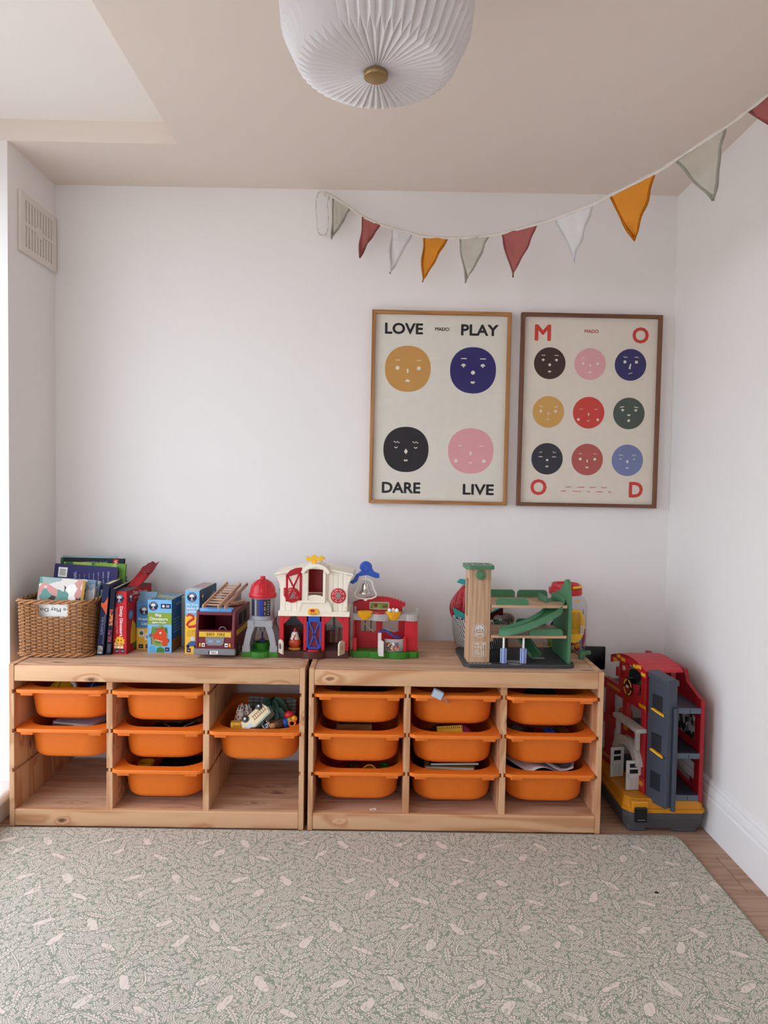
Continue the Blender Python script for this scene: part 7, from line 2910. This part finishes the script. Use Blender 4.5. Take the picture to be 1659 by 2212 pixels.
tube(bm, [(0.062, -0.020, 0.075), (0.063, -0.024, 0.05), (0.058, -0.030, 0.03), (0.050, -0.034, 0.014), (0.03, -0.05, 0.010)], 0.0085, 10)
obj('chenille', bm, cloth('#c04a68', 'chenille'), pk, smooth=True)
bm = bmesh.new()
tube(bm, [(-0.05, 0.03, 0.008), (0.0, 0.05, 0.009), (0.05, 0.03, 0.010)], 0.0075, 8)
obj('curl', bm, cloth('#c04a68', 'chenille'), pk, smooth=True)
# ------------------------------------------------------------------ toy fire station on the floor
fs = thing('toy_fire_station', 'tall red and grey toy fire station on a yellow carry case in the corner', 'toy fire station', (0, 0, 0))
RED2 = plastic('#a5131e', 0.42)


def poly(pts, z, cx=2.095, cy=-0.25, s=1.0):
    return [(cx + (x - cx) * s, cy + (y - cy) * s, z) for x, y in pts]


OUT = [(1.985, -0.438), (2.000, -0.446), (2.215, -0.446), (2.226, -0.436), (2.226, -0.075), (2.216, -0.064), (1.985, -0.064), (1.972, -0.078), (1.968, -0.30), (1.970, -0.415)]
bm = bmesh.new()
loft(bm, [poly(OUT, 0.014, s=0.94), poly(OUT, 0.045, s=0.975), poly(OUT, 0.046, s=0.985), poly(OUT, 0.070)], cap0=True, cap1=True)
for x0, x1 in ((1.985, 2.042), (2.125, 2.205)):
    box(bm, (x0, -0.432, 0.001), (x1, -0.36, 0.03), 0.003, 1)
    box(bm, (x0, -0.15, 0.001), (x1, -0.08, 0.03), 0.003, 1)
obj('case_bottom', bm, plastic('#4d4c4f', 0.5), fs)
bm = bmesh.new()
loft(bm, [poly(OUT, 0.069, s=1.012), poly(OUT, 0.080, s=1.012), poly(OUT, 0.082, s=0.985), poly(OUT, 0.104, s=0.955), poly(OUT, 0.109, s=0.93)], cap0=True, cap1=True)
box(bm, (1.988, -0.452, 0.074), (2.044, -0.40, 0.107), 0.004, 2)
obj('case_lid', bm, AMBER, fs, label='yellow lid of the carry case')
bm = bmesh.new()
box(bm, (1.996, -0.460, 0.042), (2.036, -0.449, 0.089), 0.003, 2)
lt = obj('latch', bm, BLACK, fs)
bm = bmesh.new()
box(bm, (2.004, -0.4615, 0.050), (2.028, -0.4595, 0.0515))
obj('latch_lip', bm, MGREY, lt)

FM = T(2.052, -0.405, 0.0) @ RZ(98)               # facade frame: x along it (near to far), y outwards, z up


def fac(name, lo, hi, mat, r=0.001, parent=None, label=None):
    bm = bmesh.new()
    box(bm, lo, hi, r, 1, M=FM)
    return obj(name, bm, mat, parent or fs, label=label)


fac('facade_post', (0.258, -0.012, 0.108), (0.302, 0.004, 0.400), RED2)
fac('post_foot', (0.215, -0.014, 0.108), (0.308, 0.008, 0.150), RED2, 0.003)
fac('facade_beam', (0.165, -0.012, 0.250), (0.308, 0.006, 0.284), RED2)
fac('upper_beam', (0.016, -0.012, 0.375), (0.312, 0.006, 0.415), RED2)
fac('yellow_stripe', (0.190, 0.0058, 0.392), (0.285, 0.0072, 0.402), AMBER, 0)
fac('yellow_stripe', (0.010, 0.0058, 0.386), (0.055, 0.0072, 0.397), AMBER, 0)
fac('badge_panel', (0.085, -0.012, 0.410), (0.200, 0.006, 0.446), RED2)
fac('upper_post', (0.160, -0.012, 0.44), (0.203, 0.004, 0.515), RED2)
fac('upper_post', (0.018, -0.012, 0.41), (0.050, 0.004, 0.515), RED2)
fac('inner_post', (0.140, -0.012, 0.285), (0.172, 0.004, 0.38), RED2)
fac('near_post', (0.014, -0.012, 0.108), (0.044, 0.004, 0.39), RED2)
fac('post_foot', (0.004, -0.014, 0.108), (0.056, 0.010, 0.160), RED2, 0.003)
fac('yellow_stripe', (0.008, 0.0098, 0.132), (0.050, 0.0112, 0.147), AMBER, 0)
fac('yellow_stripe', (0.230, 0.0078, 0.130), (0.300, 0.0092, 0.142), AMBER, 0)
fac('beam_panel', (0.030, -0.010, 0.255), (0.178, 0.002, 0.312), RED2)
for s0 in (0.052, 0.136):
    fac('yellow_patch', (s0, 0.0018, 0.272), (s0 + 0.028, 0.0032, 0.300), AMBER, 0)
bm = bmesh.new()
prism(bm, disc(0.105, 0.292, 0.013, 0, 20), 0.0018, 0.0036, 'XZ', M=FM)
obj('flame_badge', bm, plastic('#5a1a12'), fs)
# round badge
bm = bmesh.new()
prism(bm, disc(0.131, 0.428, 0.031, 0.2, 32), -0.010, 0.0085, 'XZ', M=FM)
bd = obj('badge', bm, BLACK, fs)
bm = bmesh.new()
for a in range(4):
    prism(bm, arcp(0.131, 0.428, 0.028, 0.006, a * 90 + 12, a * 90 + 78, 8), 0.0084, 0.0096, 'XZ', M=FM)
obj('badge_ring', bm, YELLOW, bd)
bm = bmesh.new()
prism(bm, rrect(0.026, 0.022, 0.005, 4, 0.131, 0.425), 0.0084, 0.0100, 'XZ', M=FM)
obj('badge_engine', bm, DKRED, bd)
bm = bmesh.new()
for s in (-0.005, 0.005):
    prism(bm, bar(0.131 + s, 0.430, 0.006, 0.008), 0.0098, 0.0108, 'XZ', M=FM)
obj('badge_windows', bm, WHITE, bd)
# barrel roof over the top floor; ridges run across
bm = bmesh.new()
NR = 26


def arcz(f):
    return 0.502 + 0.036 * math.sin(math.pi * (0.12 + 0.80 * f))


up, dn = [], []
for i in range(NR + 1):
    f = i / NR
    up.append((0.004 + 0.246 * f, arcz(f) + (0.0012 if i % 2 else 0.0)))
    dn.append((0.004 + 0.246 * f, arcz(f) - 0.006))
prism(bm, up + dn[::-1], -0.118, 0.014, 'XZ', M=FM)
rf = obj('roof', bm, plastic('#bb1b28', 0.38), fs)
bm = bmesh.new()
for i in range(0, NR):
    f0, f1 = i / NR, (i + 1) / NR
    prism(bm, [(0.004 + 0.246 * f0, arcz(f0) - 0.002), (0.004 + 0.246 * f1, arcz(f1) - 0.002), (0.004 + 0.246 * f1, arcz(f1) - 0.026), (0.004 + 0.246 * f0, arcz(f0) - 0.026)], 0.008, 0.014, 'XZ', M=FM)
obj('roof_fascia', bm, plastic('#bb1b28', 0.38), fs)
for i, (f, hi) in enumerate(((0.06, 0), (0.17, 1), (0.28, 0), (0.62, 0), (0.75, 1), (0.86, 0))):
    z0 = arcz(f) - (0.014 if hi else 0.025)
    fac('checker', (0.004 + 0.246 * f - 0.013, 0.0138, z0), (0.004 + 0.246 * f + 0.013, 0.0150, z0 + 0.011), YELLOW, 0)
bm = bmesh.new()
prism(bm, rrect(0.075, 0.055, 0.012, 4, 0.20, -0.062), 0.0, 0.004, 'XY', M=FM @ T(0, 0, 0.532) @ RY(7))
hp = obj('landing_pad', bm, plastic('#bb1b28', 0.38), fs)
bm = bmesh.new()
for lo, hi in (((0.180, -0.078, 0.004), (0.186, -0.046, 0.006)), ((0.214, -0.078, 0.004), (0.220, -0.046, 0.006)), ((0.186, -0.065, 0.004), (0.214, -0.059, 0.006))):
    box(bm, lo, hi, M=FM @ T(0, 0, 0.532) @ RY(7))
obj('pad_letter', bm, DKRED, hp)
bm = bmesh.new()
cyl(bm, (0.140, 0.012, 0.492), 0.020, 0.012, 'Y', 28, bev=0.002, M=FM)
hs = obj('siren', bm, RED2, fs, smooth=True)
bm = bmesh.new()
cyl(bm, (0.140, 0.019, 0.492), 0.008, 0.004, 'Y', 18, M=FM)
obj('siren_cap', bm, LGREY, hs, smooth=True)
bm = bmesh.new()
cyl(bm, (0.205, 0.002, 0.462), 0.012, 0.03, 'Z', 18, bev=0.002, M=FM)
obj('side_speaker', bm, RED2, fs, smooth=True)
# grey balcony, arch and doors
bm = bmesh.new()
prism(bm, [(0.012, 0.0), (0.190, 0.0), (0.190, 0.030), (0.012, 0.036)], 0.308, 0.322, 'XY', 0.001, M=FM)
obj('balcony', bm, LGREY, fs)
for s in (0.180, 0.046):
    fac('balcony_post', (s - 0.007, 0.006, 0.240), (s + 0.007, 0.020, 0.310), LGREY)
bm = bmesh.new()
prism(bm, arcp(0.112, 0.170, 0.094, 0.030, 14, 166, 18), 0.002, 0.024, 'XZ', 0.001, M=FM)
obj('door_arch', bm, LGREY, fs)


def sdoor(hx, hy, ang, w, h, z, top):
    dM = T(hx, hy, z) @ RZ(ang)
    bm = bmesh.new()
    t_ = 0.005
    box(bm, (-w, 0, 0), (0, t_, h * 0.50), 0.0008, 1, M=dM)
    for x0, x1, z0, z1 in ((-w, -w * 0.78, h * 0.5, h), (-w * 0.22, 0, h * 0.5, h), (-w * 0.78, -w * 0.22, h * 0.5, h * 0.555), (-w * 0.78, -w * 0.22, h * 0.70, h * 0.76), (-w * 0.78, -w * 0.22, h * 0.90, h)):
        box(bm, (x0, 0, z0), (x1, t_, z1), 0.0004, 1, M=dM)
    d_ = obj('swing_door', bm, plastic('#c3bfba'), fs)
    bm = bmesh.new()
    box(bm, (-w * 0.8, t_ * 0.4, h * 0.54), (-w * 0.2, t_ * 0.7, h * 0.72), M=dM)
    box(bm, (-w * 0.8, t_ * 0.4, h * 0.74), (-w * 0.2, t_ * 0.7, h * 0.92), M=dM)
    obj('door_window', bm, BLACK if top else DARK, d_)
    bm = bmesh.new()
    tube(bm, [(-w * 0.90, -0.001, h * 0.40), (-w * 0.90, -0.004, h * 0.42), (-w * 0.90, -0.004, h * 0.52), (-w * 0.90, -0.001, h * 0.54)], 0.0011, 6, M=dM)
    obj('door_handle', bm, GREY, d_)
    bm = bmesh.new()
    for x0, x1 in ((-w * 0.78, -w * 0.54), (-w * 0.46, -w * 0.22)):
        box(bm, (x0, -0.0006, h * 0.06), (x1, 0.0005, h * 0.42), 0.0004, 1, M=dM)
    obj('door_panel', bm, plastic('#b5b1ac'), d_)


sdoor(2.046, -0.372, 4, 0.052, 0.098, 0.111, True)
sdoor(2.025, -0.262, 14, 0.050, 0.103, 0.111, False)

# floors of the building, rear wall with an opening and a tool board
for z in (0.110, 0.247, 0.394):
    bm = bmesh.new()
    prism(bm, [(2.092, -0.430), (2.206, -0.436), (2.206, -0.09), (2.030, -0.09), (2.070, -0.36)], z - 0.003, z + 0.013, 'XY', 0.001)
    o = obj('floor_deck', bm, SLATE, fs)
    bm = bmesh.new()
    box(bm, (2.090, -0.4395, z - 0.004), (2.206, -0.434, z + 0.014), 0.001, 1)
    eg = obj('deck_edge', bm, SLATE2, o)
    bm = bmesh.new()
    for x in (2.125, 2.170):
        box(bm, (x - 0.0006, -0.4402, z - 0.003), (x + 0.0006, -0.4390, z + 0.011))
    obj('edge_groove', bm, DARK, o)
WXa, WXb = 2.206, 2.219
for lo, hi in (((WXa, -0.438, 0.100), (WXb, -0.40, 0.435)), ((WXa, -0.40, 0.100), (WXb, -0.10, 0.135)), ((WXa, -0.40, 0.215), (WXb, -0.10, 0.262)), ((WXa, -0.40, 0.255), (WXb, -0.10, 0.435)), ((WXa, -0.14, 0.130), (WXb, -0.09, 0.22)), ((WXa, -0.24, 0.130), (WXb, -0.215, 0.22))):
    bm = bmesh.new()
    box(bm, lo, hi, 0.0012, 1)
    obj('rear_wall', bm, RED2, fs)
bm = bmesh.new()
prism(bm, [(-0.425, 0.434), (-0.10, 0.434), (-0.10, 0.50), (-0.30, 0.50), (-0.325, 0.462)], WXa, WXb, 'YZ', 0.001)
obj('rear_gable', bm, RED2, fs)
bm = bmesh.new()
box(bm, (2.150, -0.33, 0.40), (2.168, -0.31, 0.520), 0.002, 1)
box(bm, (2.150, -0.12, 0.40), (2.168, -0.10, 0.515), 0.002, 1)
obj('roof_post', bm, RED2, fs)


def tools_mat():
    k = NT('tool_board')
    v = k.vor(k.mapping(k.coord(), (1, 1, 0.6)), 75, out='Color')
    sep = k.n('ShaderNodeSeparateColor')
    k.l(v, sep.inputs[0])
    k.base(k.ramp(sep.outputs[0], [(0.0, '#141416'), (0.55, '#c9c2c4'), (0.8, '#6f6a6e')], 'CONSTANT'))
    k.rough(0.5)
    return k.m


bm = bmesh.new()
box(bm, (WXa - 0.0015, -0.395, 0.290), (WXa + 0.0005, -0.275, 0.368))
obj('tool_board', bm, tools_mat(), fs)
bm = bmesh.new()
box(bm, (WXa - 0.002, -0.40, 0.142), (WXa + 0.0005, -0.375, 0.162), 0.001, 1)
obj('vent', bm, DKRED, fs)
# lift tower, turned a little
TM = T(2.046, -0.408, 0) @ RZ(-67)                  # x runs to the viewer, y to the building
bm = bmesh.new()
box(bm, (0.0, 0.0, 0.098), (0.084, 0.040, 0.508), 0.002, 1, M=TM)
tw2 = obj('lift_tower', bm, SLATE, fs)
bm = bmesh.new()
prism(bm, [(-0.002, 0.500), (0.087, 0.488), (0.087, 0.505), (-0.002, 0.520)], -0.003, 0.043, 'XZ', 0.002, M=TM)
obj('tower_cap', bm, SLATE, fs)
for z in (0.175, 0.300, 0.425):
    bm = bmesh.new()
    box(bm, (0.020, -0.0012, z - 0.030), (0.062, 0.0006, z + 0.026), 0.0005, 1, M=TM)
    obj('tower_window', bm, plastic('#171b26', 0.5), tw2)
bm = bmesh.new()
cyl(bm, (0.088, 0.030, 0.255), 0.008, 0.33, n=16, M=TM)
obj('lift_rail', bm, SLATE, fs, smooth=True)
for z in (0.40, 0.268):
    bm = bmesh.new()
    M_ = TM @ T(0.052, -0.008, z) @ RY(12)
    box(bm, (-0.026, -0.006, -0.002), (0.020, 0.006, 0.003), 0.002, 2, M=M_)
    box(bm, (0.016, -0.003, -0.003), (0.026, 0.003, 0.001), 0.001, 1, M=M_)
    obj('yellow_lever', bm, YELLOW, fs)
bm = bmesh.new()
box(bm, (2.06, -0.14, 0.394), (2.20, -0.10, 0.455), 0.002, 1)
obj('upper_console', bm, plastic('#2b3236'), fs)


# toy cars inside
def toy_car(label, col, loc, rz, s=1.0):
    c = thing('toy_car', label, 'toy car', loc, rz)
    bm = bmesh.new()
    prism(bm, [(-0.045 * s, 0.010 * s), (0.045 * s, 0.010 * s), (0.046 * s, 0.030 * s), (0.022 * s, 0.036 * s), (0.010 * s, 0.066 * s), (-0.024 * s, 0.066 * s), (-0.034 * s, 0.036 * s), (-0.046 * s, 0.032 * s)], -0.019 * s, 0.019 * s, 'XZ', 0.003 * s)
    obj('car_body', bm, col, c, smooth=True)
    bm = bmesh.new()
    prism(bm, [(-0.020 * s, 0.040 * s), (0.012 * s, 0.040 * s), (0.005 * s, 0.060 * s), (-0.017 * s, 0.060 * s)], -0.0195 * s, 0.0195 * s, 'XZ')
    obj('car_window', bm, plastic('#5a1c10', 0.2), c)
    for x in (-0.026, 0.028):
        for y in (-1, 1):
            bm = bmesh.new()
            cyl(bm, (x * s, y * 0.020 * s, 0.0125 * s), 0.0125 * s, 0.007 * s, 'Y', 22, bev=0.001)
            w = obj('wheel', bm, BLACK, c, smooth=True)
            bm = bmesh.new()
            cyl(bm, (x * s, y * 0.0238 * s, 0.0125 * s), 0.006 * s, 0.001, 'Y', 16)
            obj('hub', bm, YELLOW, w, smooth=True)


toy_car('orange toy car parked on the middle floor of the fire station', plastic('#d0561a'), (2.050, -0.185, 0.2605), 98, 0.95)
toy_car('small yellow toy car deeper on the middle floor of the fire station', YELLOW, (2.110, -0.270, 0.2605), 60, 0.6)
t = thing('toy_plant', 'little green bush on the upper floor of the fire station', 'toy plant', (2.085, -0.250, 0.4075))
bm = bmesh.new()
for i in range(22):
    a, r_ = random.uniform(0, 6.28), random.uniform(0.0, 0.014)
    ball(bm, (math.cos(a) * r_, math.sin(a) * r_, 0.012 + random.uniform(0, 0.020)), 0.006, (1, 1, 0.7), 7, 5)
obj('bush', bm, plastic('#55701f', 0.6), t, smooth=True)
bm = bmesh.new()
cyl(bm, (0, 0, 0.006), 0.007, 0.012, n=12)
obj('pot', bm, BROWN, t, smooth=True)
